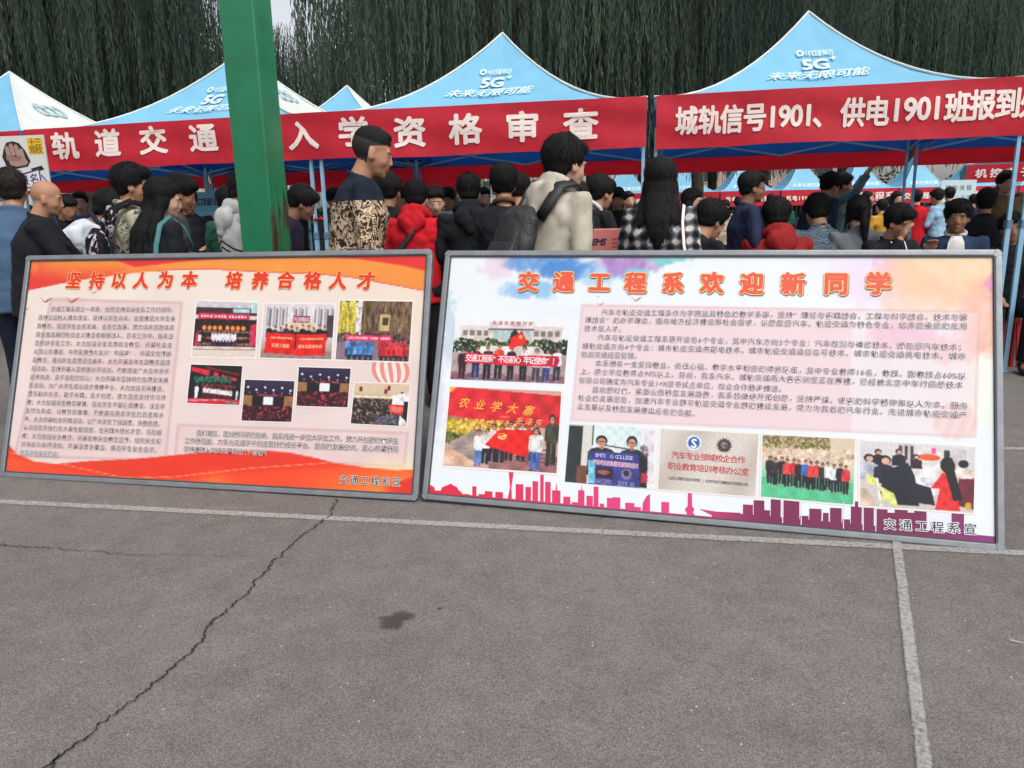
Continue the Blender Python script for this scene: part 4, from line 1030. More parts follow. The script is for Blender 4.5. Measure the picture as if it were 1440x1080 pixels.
# second row, right behind: only one peak shows between the first two canopies
pk = at_z(488, 121, HP)[:2]
a = pk - RD * 1.45 - RN * 1.45
tent(a, a + RD * 2.9, 2.9, 'small blue peak showing behind the gap left of the middle canopy', letter=None)

# ---- banners along the eaves
def banner(name, label, P, Q, z1, z0, items, seed, em, weight=.03, via=None, wx=1.):
    """P,Q 2-D end points; items = [(text, photo u left, u right, photo v)]"""
    ctr = (P + Q) / 2; root = thing(name, label, 'banner', (ctr[0], ctr[1], 0), 0, 'red cloth banners on the canopies')
    d = (Q - P); L = np.hypot(*d); d = d / L; n = np.array([-d[1], d[0]])
    o = skirt('banner_cloth', P - ctr, Q - ctr, z1, z0, M_RED, root, n=150, amp=.0095, seed=seed, lower=.010, rows=12)
    if via is not None:      # the cloth follows the two canopies, which do not stand quite in line
        xv = np.dot(via - P, d); yv = np.dot(via - P, n)
        for v in o.data.vertices:
            x = np.dot(np.array([v.co.x, v.co.y]) + ctr - P, d); k = yv * (x / xv if x < xv else (L - x) / (L - xv)); v.co.x += n[0] * k; v.co.y += n[1] * k
    co = [v.co.copy() for v in o.data.vertices]
    rows = 12; N = 150
    def surf(x, z):
        t = max(0, min(.9999, x / L)) * N; i = int(t); q = max(0, min(.9999, (z1 - z) / (z1 - z0))) * rows; j = int(q); ft = t - i; fq = q - j
        A_ = co[i * 13 + j]; B_ = co[(i + 1) * 13 + j]; C_ = co[i * 13 + j + 1]; D_ = co[(i + 1) * 13 + j + 1]
        return A_ * (1 - ft) * (1 - fq) + B_ * ft * (1 - fq) + C_ * (1 - ft) * fq + D_ * ft * fq
    for txt, u0, u1, v, *hh in items:
        p0 = at_plane(u0, v, (*P, 2), np.array([n[0], n[1], 0])); p1 = at_plane(u1, v, (*P, 2), np.array([n[0], n[1], 0]))
        x0 = np.dot(p0[:2] - P, d); x1 = np.dot(p1[:2] - P, d); z = p0[2] if not hh else hh[0]
        h = em
        V, F = set_text(txt, (x0, z), (x1, z), h, 0., 3, wx if len(txt) == 1 else wx * 1.05)
        VV = []; FF = []; k = 0
        for q_, Q_ in enumerate(fat(V, weight * h, 8)):
            for x, zz in Q_:
                s = surf(x, zz); VV.append((s.x - n[0] * (.005 + .0004 * q_), s.y - n[1] * (.005 + .0004 * q_), s.z + (0)))
            FF += [tuple(i + k for i in f) for f in F]; k += len(V)
        mesh_from('lettering', VV, FF, M_LET, root)
    return root
off = RN * -.045
items1 = [(c, u - 19, u + 19, v) for c, u, v in (('轨', 93, 206), ('道', 155, 202), ('交', 221, 199), ('通', 292, 196), ('入', 433, 193), ('学', 503, 188), ('资', 580, 187), ('格', 657, 183), ('审', 736, 180), ('查', 817, 176))]
banner('cloth_banner', 'long red banner with widely spaced white characters passing behind the green post', F0[1] + RD * .02 + off, F0[3] - RD * .03 + off, HE + .005, HE - .405, items1, 3, .262, .036, F0[2] + off, 1.18)
items2 = [('城', 951, 980, 170), ('轨', 983, 1013, 169), ('信', 1014, 1044, 168), ('号', 1046, 1077, 166), ('1901、', 1078, 1176, 164), ('供', 1184, 1215, 159), ('电', 1218, 1249, 157), ('1901', 1252, 1326, 153), ('班', 1329, 1362, 151), ('报', 1364, 1398, 148), ('到', 1400, 1434, 146), ('处', 1436, 1470, 144)]
banner('cloth_banner', 'red banner numbered 1901 twice, hung on the right hand canopy', F0[3] + RD * .05 + off, F0[4] + RD * 1.2 + off, HE + .005, HE - .42, items2, 9, .232, .030, None, .80)
banner('cloth_banner', 'plain red cloth hung over the poster at the left edge', F0[0] + off, F0[1] - RD * .02 + off, HE + .0, HE - .15, [], 5, .2)
print('tents', time.time() - T0)

# ------------------------------------------------------------------ green steel post
M_GREEN = mat('green_gloss_paint', lin((20, 106, 68)), .30, var=.1, scale=6, bump=.3, bscale=5, col2=lin((32, 122, 82)))
nt = M_GREEN.node_tree; N = nt.nodes; L = nt.links      # rust and scuffs running down from half height
tc = N.new('ShaderNodeTexCoord'); mp = N.new('ShaderNodeMapping'); mp.inputs['Scale'].default_value = (16, 16, 2.6); L.new(tc.outputs['Object'], mp.inputs[0])
nn = N.new('ShaderNodeTexNoise'); nn.inputs['Scale'].default_value = 1; nn.inputs['Detail'].default_value = 6; L.new(mp.outputs[0], nn.inputs['Vector'])
sp = N.new('ShaderNodeSeparateXYZ'); L.new(tc.outputs['Object'], sp.inputs[0])
zr = N.new('ShaderNodeMapRange'); zr.inputs[1].default_value = 2.15; zr.inputs[2].default_value = 1.35; zr.inputs[3].default_value = -.25; zr.inputs[4].default_value = .12; L.new(sp.outputs[2], zr.inputs[0])
xr = N.new('ShaderNodeMapRange'); xr.inputs[1].default_value = .07; xr.inputs[2].default_value = .105; xr.inputs[3].default_value = -.2; xr.inputs[4].default_value = .04; L.new(sp.outputs[0], xr.inputs[0])
ad = N.new('ShaderNodeMath'); L.new(zr.outputs[0], ad.inputs[0]); L.new(xr.outputs[0], ad.inputs[1]); a2 = N.new('ShaderNodeMath'); L.new(ad.outputs[0], a2.inputs[0]); L.new(nn.outputs['Fac'], a2.inputs[1])
rr_ = N.new('ShaderNodeMapRange'); rr_.inputs[1].default_value = .56; rr_.inputs[2].default_value = .66; L.new(a2.outputs[0], rr_.inputs[0])
mx = N.new('ShaderNodeMix'); mx.data_type = 'RGBA'; L.new(rr_.outputs[0], mx.inputs[0]); mx.inputs[7].default_value = (.045, .028, .02, 1)
src = N['Principled BSDF'].inputs['Base Color'].links[0].from_socket; L.new(src, mx.inputs[6]); L.new(mx.outputs[2], N['Principled BSDF'].inputs['Base Color'])
gp = at_z(376, 560, 0); gp = at_y(376, 348, 4.55)
root = thing('steel_post', 'thick square green painted steel post rising behind the left board', 'post', (gp[0], gp[1], 0), radians(-12))
w_ = .212; g = G(); g.box((0, 0, 2.7), (w_, w_, 5.4)); o = g.build('post_column', M_GREEN, root); bevel(o, .012, 3)
g = G(); g.box((0, 0, .012), (.42, .42, .024)); g.build('base_plate', M_GREEN, root)
for sx in (-1, 1):
    for sy in (-1, 1):
        g = G(); g.tube([(sx * .16, sy * .16, .02), (sx * .16, sy * .16, .07)], [.014, .014], 6); g.build('bolt', M_TUBED, root)
# ------------------------------------------------------------------ willows
M_LEAF = mat('willow_leaf', (.042, .078, .062), .85, var=.35, scale=.6, trans=.3, col2=(.135, .180, .125), spec=.1)
M_LEAF2 = mat('willow_leaf_dark', (.034, .060, .052), .85, var=.35, scale=.6, trans=.3, col2=(.090, .125, .092), spec=.1)
for m_ in (M_LEAF, M_LEAF2):        # colour drifts in long vertical patches, strand by strand
    N_ = m_.node_tree.nodes; nz_ = [n for n in N_ if n.type == 'TEX_NOISE'][0]; mp_ = N_.new('ShaderNodeMapping'); mp_.inputs['Scale'].default_value = (2.6, 2.6, .42)
    m_.node_tree.links.new([n for n in N_ if n.type == 'TEX_COORD'][0].outputs['Object'], mp_.inputs[0]); m_.node_tree.links.new(mp_.outputs[0], nz_.inputs['Vector'])
M_BARK = mat('willow_bark', (.055, .045, .036), .95, var=.3, scale=14, bump=.9, bscale=26)
def willow_meshes(seed, R, H, nstr, low):
    rnd = random.Random(seed); V = []; F = []; tw = []
    nb = 26
    limbs = []
    for k in range(nb):
        a = 2 * pi * k / nb + rnd.gauss(0, .15); r = R * rnd.uniform(.35, 1.0); z = H * (1 - .30 * (r / R) ** 2) * rnd.uniform(.86, 1.0)
        limbs.append((a, r, z))
    for s in range(nstr):
        if rnd.random() < .75:
            a, r, z = limbs[rnd.randrange(nb)]; r = r * rnd.uniform(.45, 1.05); a += rnd.gauss(0, .16 * R / max(r, 1)); z = H * (1 - .34 * (r / R) ** 2) - rnd.random() ** 2 * 2.2
        else:
            a = rnd.random() * 2 * pi; r = R * sqrt(rnd.random()); z = H * (1 - .34 * (r / R) ** 2) - rnd.random() * H * .35
        x = r * cos(a); y = r * sin(a)
        cl = mnoise.noise(Vector((x * .9, y * .9, seed * 7.)))
        if cl < -.13 and rnd.random() < .72: continue
        bot = max(low + rnd.random() ** 2 * 3.2 + .25 * sin(3 * a + seed) * 2, .9)
        ln = min(z - bot, rnd.uniform(3.0, 7.5))
        if ln < .6: continue
        dx, dy = rnd.gauss(0, .03), rnd.gauss(0, .03); zz = z; ph = rnd.random() * 6
        step = rnd.uniform(.085, .12)
        n = int(ln / step)
        for i in range(n):
            t = i / n; out = .35 * sin(min(1, t * 3) * pi / 2)
            px = x + cos(a) * out + dx * i * .1 + .05 * sin(ph + i * .15); py = y + sin(a) * out + dy * i * .1; pz = z - i * step
            th = rnd.random() * 2 * pi; L = rnd.uniform(.17, .30); w = rnd.uniform(.011, .019)
            cx, cy = cos(th), sin(th); tilt = rnd.uniform(.04, .32)
            ex = px + cx * L * tilt; ey = py + cy * L * tilt; ez = pz - L * .9
            b = len(V); nx, ny = -cy * w, cx * w
            mx, my, mz = (px + ex) / 2 + cx * .01, (py + ey) / 2 + cy * .01, (pz + ez) / 2 + .01
            V += [(px, py, pz), (mx + nx, my + ny, mz), (ex, ey, ez), (mx - nx, my - ny, mz)]; F.append((b, b + 1, b + 2, b + 3))
    me = bpy.data.meshes.new('crown'); me.from_pydata(V, [], F)
    # trunk and limbs
    g = G(); h0 = H * .42
    g.tube([(0, 0, 0), (.05, 0, h0 * .4), (-.05, .08, h0)], [.25, .19, .16], 12)
    for k in range(9):
        a = 2 * pi * k / 9 + rnd.gauss(0, .2); r = R * rnd.uniform(.45, .8)
        g.tube([(0, 0, h0 * rnd.uniform(.75, 1.)), (cos(a) * r * .35, sin(a) * r * .35, H * .62), (cos(a) * r * .8, sin(a) * r * .8, H * .86), (cos(a) * r, sin(a) * r, H * .84)], [.11, .07, .04, .015], 7)
    tm = bpy.data.meshes.new('trunk'); tm.from_pydata(g.V, [], g.F); tm.polygons.foreach_set('use_smooth', [True] * len(tm.polygons))
    tm.materials.append(M_BARK)
    return me, tm
WV = [willow_meshes(s, R, H, n, lo) for s, R, H, n, lo in ((1, 4.6, 11.5, 2100, 2.9), (2, 4.4, 12.5, 2100, 3.1), (3, 4.9, 12.0, 2100, 2.8))]
for i, (cm, tm) in enumerate(WV): cm.materials.append(M_LEAF2 if i == 1 else M_LEAF)
def willow(x, y, v, rz, s, label):
    t = thing('willow_tree', label, 'tree', (x, y, 0), rz, 'weeping willows behind the canopies'); t.scale = (s, s, s)
    c = bpy.data.objects.new('crown', WV[v][0]); COL.objects.link(c); c.parent = t
    k = bpy.data.objects.new('trunk', WV[v][1]); COL.objects.link(k); k.parent = t
TREES = [(14.5, 43, 0, 'willow behind the tall right canopy, in the second rank'), (22.5, 42.5, 2, 'willow at right above the far row of canopies'), (31, 43, 1, 'dark willow past the right edge of the far row'), (-26, 34, 1, 'willow far off at the left edge'), (-19, 35, 0, 'third rank willow behind the leftmost canopy'), (-2.2, 30, 1, 'willow in the second rank right of the sky gap'), (9.5, 42, 1, 'third rank willow behind the slogan of the middle canopy'), (-15.5, 19, 0, 'weeping willow at the far left edge, behind the cut off canopy'), (-11.2, 20.5, 1, 'dark willow behind the leftmost gap between canopy peaks'), (-.1, 20.6, 2, 'willow curtain right behind the green post'), (5.6, 22.5, 1, 'dark weeping willow behind the peak of the middle canopy'),
         (-19.5, 26, 2, 'rear willow at far left, half hidden by the edge one'), (-13.5, 27, 0, 'rear willow left of the green post'), (7.0, 39.5, 2, 'willow with long greenish curtain left of the tall right canopy'),
         (11.8, 44, 1, 'tall willow behind the far row of canopies, left one'), (19.8, 45, 0, 'tall willow behind the far row near the right peak'), (27.5, 44, 2, 'tall pale green willow at the right edge of the photo'), (35, 46, 1, 'willow right of the frame beyond the far canopies'), (16, 52, 2, 'rear willow seen between two tall ones at right'), (24, 53, 1, 'rear dark willow at the right behind the pale one'), (4.5, 41.5, 2, 'distant willow behind the middle canopy'), (-8.8, 33, 1, 'low distant willow under the bright sky gap right of the green post')]
for i, (x, y, v, lb) in enumerate(TREES): willow(x, y, v, i * 1.3, (.76 if lb.startswith('low') else 1.0 if y < 34.5 else 1.3 if y < 43.5 else 1.45) * (1 + .04 * sin(i * 3)), lb)
print('trees', time.time() - T0)

# ------------------------------------------------------------------ far background: buildings, hedge, fence
M_WALL = mat('pale_render_wall', (.42, .38, .35), .85, var=.08, scale=1.5)
M_WALL2 = mat('pinkish_tiles', (.46, .36, .31), .8, var=.08, scale=1.5)
M_WIN = mat('window_glass', (.06, .075, .085), .15, var=.2, scale=1)
M_FRAME = mat('window_frame', (.5, .5, .5), .5)
def building(x, y, w, dp, h, rz, m, label, floors, cols):
    r = thing('building', label, 'building', (x, y, 0), rz)
    g = G(); g.box((0, dp / 2 + .0, h / 2), (w, dp, h)); g.build('wall', m, r)
    g = G(); g.box((0, dp / 2, h + .2), (w + .6, dp + .6, .4)); g.build('parapet', M_FRAME, r)
    fh = h / floors; cw = w / cols
    for f in range(floors):
        for c in range(cols):
            cx = -w / 2 + cw * (c + .5); cz = fh * (f + .55)
            g = G(); g.box((cx, -.02, cz), (cw * .55, .10, fh * .55)); o = g.build('window', M_FRAME, r)
            for q in (-1, 1):
                g = G(); g.box((cx + q * cw * .13, -.075, cz), (cw * .235, .02, fh * .49)); g.build('pane', M_WIN, o)
building(22, 74, 20, 12, 21, -.1, M_WALL2, 'pinkish building glimpsed through the willows left of the tall peak', 6, 7)
building(-2, 90, 18, 12, 26, .05, M_WALL, 'pale grey tower glimpsed between the willow curtains', 8, 5)
building(-40, 80, 34, 14, 16, .2, M_WALL, 'low pale building far behind the willows at left', 5, 10)
M_HEDGE = mat('hedge_leaf', (.03, .055, .026), .7, var=.4, scale=3, trans=.2, col2=(.055, .085, .035))
def hedge(x0, x1, y, h, label, seed, n=9000):
    rnd = random.Random(seed); V = []; F = []
    for i in range(n):
        x = rnd.uniform(x0, x1); z = rnd.random() ** .8 * h * (1 + .15 * sin(x * 1.3)); yy = y + rnd.uniform(-.5, .5); s = rnd.uniform(.06, .14)
        a = rnd.random() * 6.28; t = rnd.uniform(-.7, .7); b = len(V)
        ux, uy = cos(a) * s, sin(a) * s
        V += [(x - ux, yy - uy, z), (x + uy * .6, yy - ux * .6, z + s * t), (x + ux, yy + uy, z + s * .3), (x - uy * .6, yy + ux * .6, z + s)]; F.append((b, b + 1, b + 2, b + 3))
    g = G(); g.box(((x0 + x1) / 2, y + .2, h * .42), (x1 - x0 - .3, .5, h * .84)); k = len(V); V += g.V; F += [tuple(i + k for i in f) for f in g.F]
    o = mesh_from('hedge', V, F, M_HEDGE); o['kind'] = 'stuff'; o['label'] = label; o['category'] = 'hedge'
hedge(-22, 4, 23.5, 2.0, 'dark clipped hedge under the willows on the left', 5, 12000)
hedge(0, 60, 50, 3.4, 'dark shrub belt behind the far row of canopies', 6, 14000)
# grey railing before the shrubs (thin uprights seen under the right hand canopy)
r = thing('railing', 'tall grey upright bar railing behind the far canopies', 'railing', (26, 47, 0))
M_RAIL = mat('railing_grey', (.20, .21, .21), .5)
for z in (.25, 2.35):
    g = G(); g.bar((-26, 0, z), (26, 0, z), .06); g.build('rail', M_RAIL, r)
base = None
for i in range(208):
    x = -26 + i * .25
    if base is None:
        g = G(); g.bar((0, 0, .1), (0, 0, 2.5), .035, up=(1, 0, 0)); base = g.build('upright', M_RAIL, r); base.location = (x, 0, 0)
    else:
        c = base.copy(); COL.objects.link(c); c.parent = r; c.location = (x, 0, 0)

# ------------------------------------------------------------------ far row of canopies
FARL = ['distant canopy partly behind the black haired girl', 'distant canopy just right of the black haired girl, clear peak', 'distant canopy behind the standing man with glasses', 'distant canopy left of the leaning man in the dark suit', 'distant canopy left of the near grey leg', 'distant canopy with tall peak behind the double grey leg', 'distant canopy right of the double grey leg', 'distant canopy at the right edge of the far row']
y0 = 31.0
def farc(u, v): return at_z(u, v, HE)[:2]
us = [842, 925, 1012, 1097, 1180, 1262, 1345, 1428, 1511]
fd = np.array([1., -.02]); 
xs0 = [at_y(u, 262, 31.5)[0] for u in us]
FT = []
for k in range(8):
    A_ = np.array([xs0[k] + .03, 31.5 - .03 * k]); B_ = np.array([xs0[k + 1] - .03, 31.5 - .03 * k])
    tent(A_, B_, B_[0] - A_[0], FARL[k], detail=False, letter='未来无限可能', group='distant blue canopies in the far row', rear_red=False, Hp=3.75, colors=(M_BLUE,) * 4)
    FT.append((A_, B_))
FTX = ['信号1902班报到处', '信号1904班报到处', '供电1903班报到处', '机电1904班报到处', '交通工程系', '交通工程系报到处', '机械电子工程系', '机电学院报到处']
for k, t in enumerate(FTX):
    A_, B_ = FT[k]; c = (A_ + B_) / 2
    r = thing('cloth_banner', ['small', 'small', 'small', 'small', 'faded', 'faded', 'deep', 'deep'][k] + ' red banner on the ' + FARL[k].replace('distant canopy', 'distant canopy')[0:200], 'banner', (c[0], c[1] - .05, 0), 0, 'red banners of the far row')
    skirt('banner_cloth', A_ - c, B_ - c, HE, HE - .62, M_RED, r, n=30, amp=.01, seed=k, rows=3)
    hw = (B_[0] - A_[0]) / 2
    V, F = set_text(t, (-hw * .86, HE - .33), (hw * .86, HE - .33), min(.40, 1.72 * hw / len(t) * 1.02), 0, 2)
    VV = []; FF = []; k2 = 0
    for q_, Q_ in enumerate(fat(V, .010, 4)):
        VV += [(x, -.035 - .001 * q_, z) for x, z in Q_]; FF += [tuple(i + k2 for i in f) for f in F]; k2 += len(V)
    mesh_from('lettering', VV, FF, M_LET, r)
# one nearer green-blue canopy seen beyond at the right
pk = at_z(1385, 214, HP + .1)[:2]
A_ = at_z(1345, 250, HE)[:2]
nx = np.array([10.0, 16.6]); M_SEE = mat('thin_teal_canopy', lin((110, 160, 180)), .6, var=.1, scale=3, trans=.6)
tent(nx, nx + np.array([2.6, -1.45]), 3, 'canopy with see-through roof at the right, between near and far rows', letter=None, rear_red=False, detail=False, group='blue pop-up canopies in rows', colors=(M_SEE,) * 4, vm=M_SEE)
A_, B_ = nx, nx + np.array([2.6, -1.45]); c = (A_ + B_) / 2
r = thing('cloth_banner', 'dark red banner of the see-through canopy above the woman in brown jacket', 'banner', (c[0], c[1] - .05, 0), 0, 'red cloth banners on the canopies')
skirt('banner_cloth', A_ - c, B_ - c, HE - .02, HE - .40, M_RED, r, n=30, amp=.008, seed=4, rows=3)
V, F = set_text('机控电子工程系', (-1.20, HE - .2), (.45, HE - .2), .19, 0, 2); VV = []; FF = []; k2 = 0
for q_, Q_ in enumerate(fat(V, .008, 4)): VV += [(x, -.05 - x * .56 - .001 * q_, z) for x, z in Q_]; FF += [tuple(i + k2 for i in f) for f in F]; k2 += len(V)
mesh_from('lettering', VV, FF, M_LET, r)
print('far', time.time() - T0)
# ------------------------------------------------------------------ people
def skin(name, rgb):
    return mat('skin_' + name, lin(rgb), .55, var=.06, scale=14, bump=.1, bscale=80, spec=.35)
SK = {'tan': skin('tan', (166, 122, 95)), 'fair': skin('fair', (188, 148, 126)), 'brown': skin('brown', (138, 98, 74))}
M_HAIR = mat('black_hair', (.0045, .004, .004), .62, var=.4, scale=60, bump=.8, bscale=160, spec=.22)
M_HAIRB = mat('dark_brown_hair', (.018, .012, .009), .6, var=.4, scale=60, bump=.8, bscale=160, spec=.25)
M_STUB = mat('cropped_hair', (.012, .010, .0085), .8, var=.3, scale=200)
M_BROW = mat('eyebrow', (.035, .024, .018), .8, var=.2)
M_LIP = mat('lips', lin((150, 84, 72)), .5, var=.05)
M_EYEW = mat('eye_white', lin((150, 140, 134)), .3, var=.02)
M_IRIS = mat('eye_dark', (.012, .009, .008), .15)
M_SHOE = mat('shoe_white', lin((190, 190, 188)), .6)
M_SHOED = mat('shoe_black', (.02, .02, .022), .5)

def voxel(g, size, name, it=2):
    me = bpy.data.meshes.new(name); me.from_pydata(g.V, [], g.F)
    o = bpy.data.objects.new(name, me); COL.objects.link(o)
    r = o.modifiers.new('r', 'REMESH'); r.mode = 'VOXEL'; r.voxel_size = size; r.adaptivity = 0
    s = o.modifiers.new('s', 'SMOOTH'); s.factor = .6; s.iterations = it
    dg = bpy.context.evaluated_depsgraph_get()
    out = bpy.data.meshes.new_from_object(o.evaluated_get(dg))
    bpy.data.objects.remove(o); bpy.data.meshes.remove(me)
    out.name = name
    return out

def coords(me):
    n = len(me.vertices); c = np.zeros(n * 3, dtype=np.float32); me.vertices.foreach_get('co', c); return c.reshape(-1, 3)
def setco(me, c): me.vertices.foreach_set('co', c.astype(np.float32).ravel()); me.update()

def folds(me, amp, seed, vert=1.0):
    """soft cloth folds: displacement along the normal by warped waves"""
    c = coords(me); n = len(c); nr = np.zeros(n * 3, dtype=np.float32); me.vertices.foreach_get('normal', nr); nr = nr.reshape(-1, 3)
    r = np.random.RandomState(seed); d = np.zeros(n)
    wx = .04 * np.sin(c[:, 2] * 9 + r.rand() * 6) + .03 * np.sin(c[:, 1] * 13 + r.rand() * 6)
    wz = .05 * np.sin(c[:, 0] * 11 + r.rand() * 6)
    for k in range(5):
        v = r.randn(3); v /= np.linalg.norm(v); v *= r.uniform(16, 62); v[2] *= vert
        d += np.sin((c[:, 0] + wx) * v[0] + c[:, 1] * v[1] + (c[:, 2] + wz) * v[2] + r.rand() * 6) / (1 + .25 * k)
    d = np.abs(d) ** .75 * 1.6 - 1.6
    setco(me, c + nr * (d * amp * .35)[:, None])

def rotx(a): return Matrix.Rotation(a, 4, 'X')
ARMS = {'down': ((.235, -.01, 1.12), (.245, .07, .87)), 'in': ((.225, .02, 1.13), (.15, .20, .98)), 'fold': ((.235, .03, 1.14), (.10, .25, 1.12)), 'face': ((.21, .17, 1.20), (.075, .19, 1.47)), 'up': ((.25, .14, 1.50), (.20, .22, 1.74)),
        'table': ((.22, .19, 1.17), (.13, .40, 1.05)), 'phone': ((.22, .08, 1.15), (.08, .30, 1.22)), 'out': ((.33, .05, 1.18), (.36, .24, 1.08)), 'wave': ((.22, .14, 1.18), (.13, .27, 1.37)), 'back': ((.25, -.05, 1.12), (.20, .02, .87))}

def _cap(hh, hair, thick):
    if hair == 'buzz': hh((0, -.012, .052), (.0775, .0945, .0745)); hh((0, .030, .082), (.058, .050, .030))
    else: hh((0, -.030, .046), (.079 + thick, .088 + thick, .080 + thick)); hh((0, -.050, -.014), (.066 + thick * .7, .054 + thick * .5, .060))

def hand_parts(g, wr, el, side, curl=.5, fine=True):
    """palm with four fingers of unequal length and a thumb from the side of the palm near the wrist"""
    wr = Vector(wr); d = (wr - Vector(el)).normalized(); up = Vector((0, 0, 1)); sd = d.cross(up)
    if sd.length < .3: sd = Vector((1, 0, 0))
    sd.normalize(); nn = sd.cross(d).normalized()
    pal = wr + d * .045
    R = Matrix((sd, d, nn)).transposed()
    g.ell(pal, (.040, .052, .016), R, seg=10, rings=7)
    if not fine: g.ell(wr + d * .115 - nn * .02 * curl, (.034, .045, .016), R, seg=8, rings=6); return
    for k, (ox, L) in enumerate(((-.030, .066), (-.010, .078), (.011, .072), (.031, .056))):
        p0 = wr + d * .075 + sd * ox; p1 = p0 + d * (L * .5) - nn * (L * .25 * curl); p2 = p1 + d * (L * .38 * (1 - .5 * curl)) - nn * (L * .5 * curl)
        g.tube([p0, p1, p2], [.0098, .0092, .0075], 7); g.ell(p2, (.0077,) * 3, seg=6, rings=5)
    t0 = wr + d * .025 - sd * (side * .030); t1 = t0 + d * .030 - sd * (side * .022) - nn * .008; t2 = t1 + d * .026 - sd * (side * .004) - nn * .014 * curl
    g.tube([t0, t1, t2], [.012, .011, .0085], 7)

def person(label, u, vt, y, face=0., top=None, pants=None, hair='short', hairm=None, sk='fair', lean=0., hp=0., hy=0., hr=0., armL='down', armR='down', seated=False,
           girth=1., hood=False, collar=None, vox=.012, sleeve=1., glasses=False, tf=.009, female=False, shoes=None, hgt=None, group='people standing and sitting around the canopies', headk=1.0, detail=True, hatm=None, seed=None, hairlen=1.06):
    seed = seed if seed is not None else int(u * 7 + vt) % 9973
    rnd = random.Random(seed)
    hairm = hairm or M_HAIR; top = top or cloth('dark', (34, 36, 44)); pants = pants or cloth('trousers', (30, 32, 42)); skm = SK[sk]
    # --- skeleton in local space: facing +Y
    P0 = Vector((0, 0, .93)); Ml = Matrix.Translation(P0) @ rotx(-lean) @ Matrix.Translation(-P0)
    if seated: Ml = Matrix.Translation((0, 0, -.40)) @ Ml
    sw = (.185 if not female else .160) * (1 + .25 * (girth - 1)); gx = girth * (1. if not female else .90)
    tr = lambda p: Ml @ Vector(p)
    neck = tr((0, -.015, 1.45))
    Mh = Matrix.Translation(tr((0, .012, 1.475))) @ Matrix.Rotation(-hy, 4, 'Z') @ rotx(-lean * .55 - hp) @ Matrix.Rotation(hr, 4, 'Y') @ Matrix.Scale(headk, 4) @ Matrix.Translation((0, .012, .118))
    root = thing('person', label, 'person', (0, 0, 0), 0, group)
    sh = {1: tr((sw, -.015, 1.405)), -1: tr((-sw, -.015, 1.405))}
    arm = {}
    for s, nm in ((1, armR), (-1, armL)):
        e, w = ARMS[nm]; arm[s] = (sh[s], tr((e[0] * s * (sw / .185), e[1], e[2])), tr((w[0] * s, w[1], w[2])))
    if seated:
        hip = {s: Vector((.095 * s, .0, .53)) for s in (1, -1)}; knee = {s: Vector((.13 * s, .43, .52)) for s in (1, -1)}; ank = {s: Vector((.12 * s, .40, .09)) for s in (1, -1)}
    else:
        hip = {s: Vector((.092 * s, 0, .90)) for s in (1, -1)}; knee = {s: Vector((.105 * s, .02, .49)) for s in (1, -1)}; ank = {s: Vector((.11 * s, -.02, .09)) for s in (1, -1)}
    # --- body: one continuous skin
    g = G()
    def H(p): return Mh @ Vector(p)
    Rh = Mh.to_3x3().normalized(); k = headk
    def he(c, r, R=None): g.ell(H(c), tuple(q * k for q in r), Rh @ R if R is not None else Rh, seg=20, rings=14)
    he((0, -.014, .030), (.077, .096, .088)); he((0, .018, -.022), (.068, .074, .088)); he((0, .030, -.075), (.050, .052, .040)); he((0, .062, -.096), (.024, .022, .018))
    he((.036, .048, -.036), (.026, .030, .030)); he((-.036, .048, -.036), (.026, .030, .030))
    g.tube([H((0, .083, .004)), H((0, .093, -.018)), H((0, .099, -.036))], [.0085 * k, .010 * k, .0118 * k], 8); he((.011, .095, -.041), (.009, .010, .007)); he((-.011, .095, -.041), (.009, .010, .007))
    he((.031, .078, .017), (.022, .012, .008)); he((-.031, .078, .017), (.022, .012, .008))
    he((0, .084, -.063), (.022, .012, .0058)); he((0, .083, -.073), (.019, .011, .0062))
    for s in (1, -1): he((.077 * s, -.004, -.018), (.009, .019, .031), Matrix.Rotation(.35 * s, 3, 'Z')); he((.078 * s, .004, -.030), (.010, .011, .012))
    g.tube([tr((0, -.03, 1.38)), tr((0, -.018, 1.45)), H((0, -.022, -.085)), H((0, -.015, -.03))], [.075, .058 * (1 if not female else .9), .056 * (1 if not female else .88), .055], 14)
    g.tube([tr((0, 0, .88)), tr((0, .0, .98)), tr((0, 0, 1.12)), tr((0, 0, 1.28)), tr((0, -.01, 1.39)), tr((0, -.015, 1.44))], [(.14 * gx, .10 * gx), (.15 * gx, .11 * gx), (.135 * gx, .10 * gx), (.145 * gx, .10 * gx), (.115, .07), (.062, .055)], 16)
    for s in (1, -1):
        a, e, w = arm[s]
        a_ = a + (e - a) * .10; g.ell(a_, (.042, .042, .042)); g.tube([tr((.06 * s, -.01, 1.36)), a_, (a + e) / 2, e, (e + w) / 2 + (e - w) * .12, w], [.045, .042, .040, .035, .036, .027], 10); g.ell(e, (.038,) * 3)
        hand_parts(g, w, e, s, .55, vox < .01)
        g.tube([hip[s], (hip[s] + knee[s]) / 2, knee[s], (knee[s] + ank[s]) / 2 + (knee[s] - ank[s]) * .15, ank[s]], [.088, .072, .054, .052, .036], 12); g.ell(hip[s], (.09, .09, .09)); g.ell(knee[s], (.054,) * 3)
        g.ell(ank[s] + Vector((0, .06, -.045)), (.042, .12, .035))
    body = voxel(g, vox, 'body', 2)
    # face colouring by position on the head
    Mi = Mh.inverted(); mi4 = np.array(Mi); npoly = len(body.polygons)
    ce = np.zeros(npoly * 3, dtype=np.float32); body.polygons.foreach_get('center', ce); ce = ce.reshape(-1, 3); lc = ce @ mi4[:3, :3].T + mi4[:3, 3]
    mi = np.zeros(npoly, dtype=np.int32)
    lip = (np.abs(lc[:, 0]) < .023) & (lc[:, 1] > .07) & (lc[:, 2] > -.078) & (lc[:, 2] < -.058); mi[lip] = 1
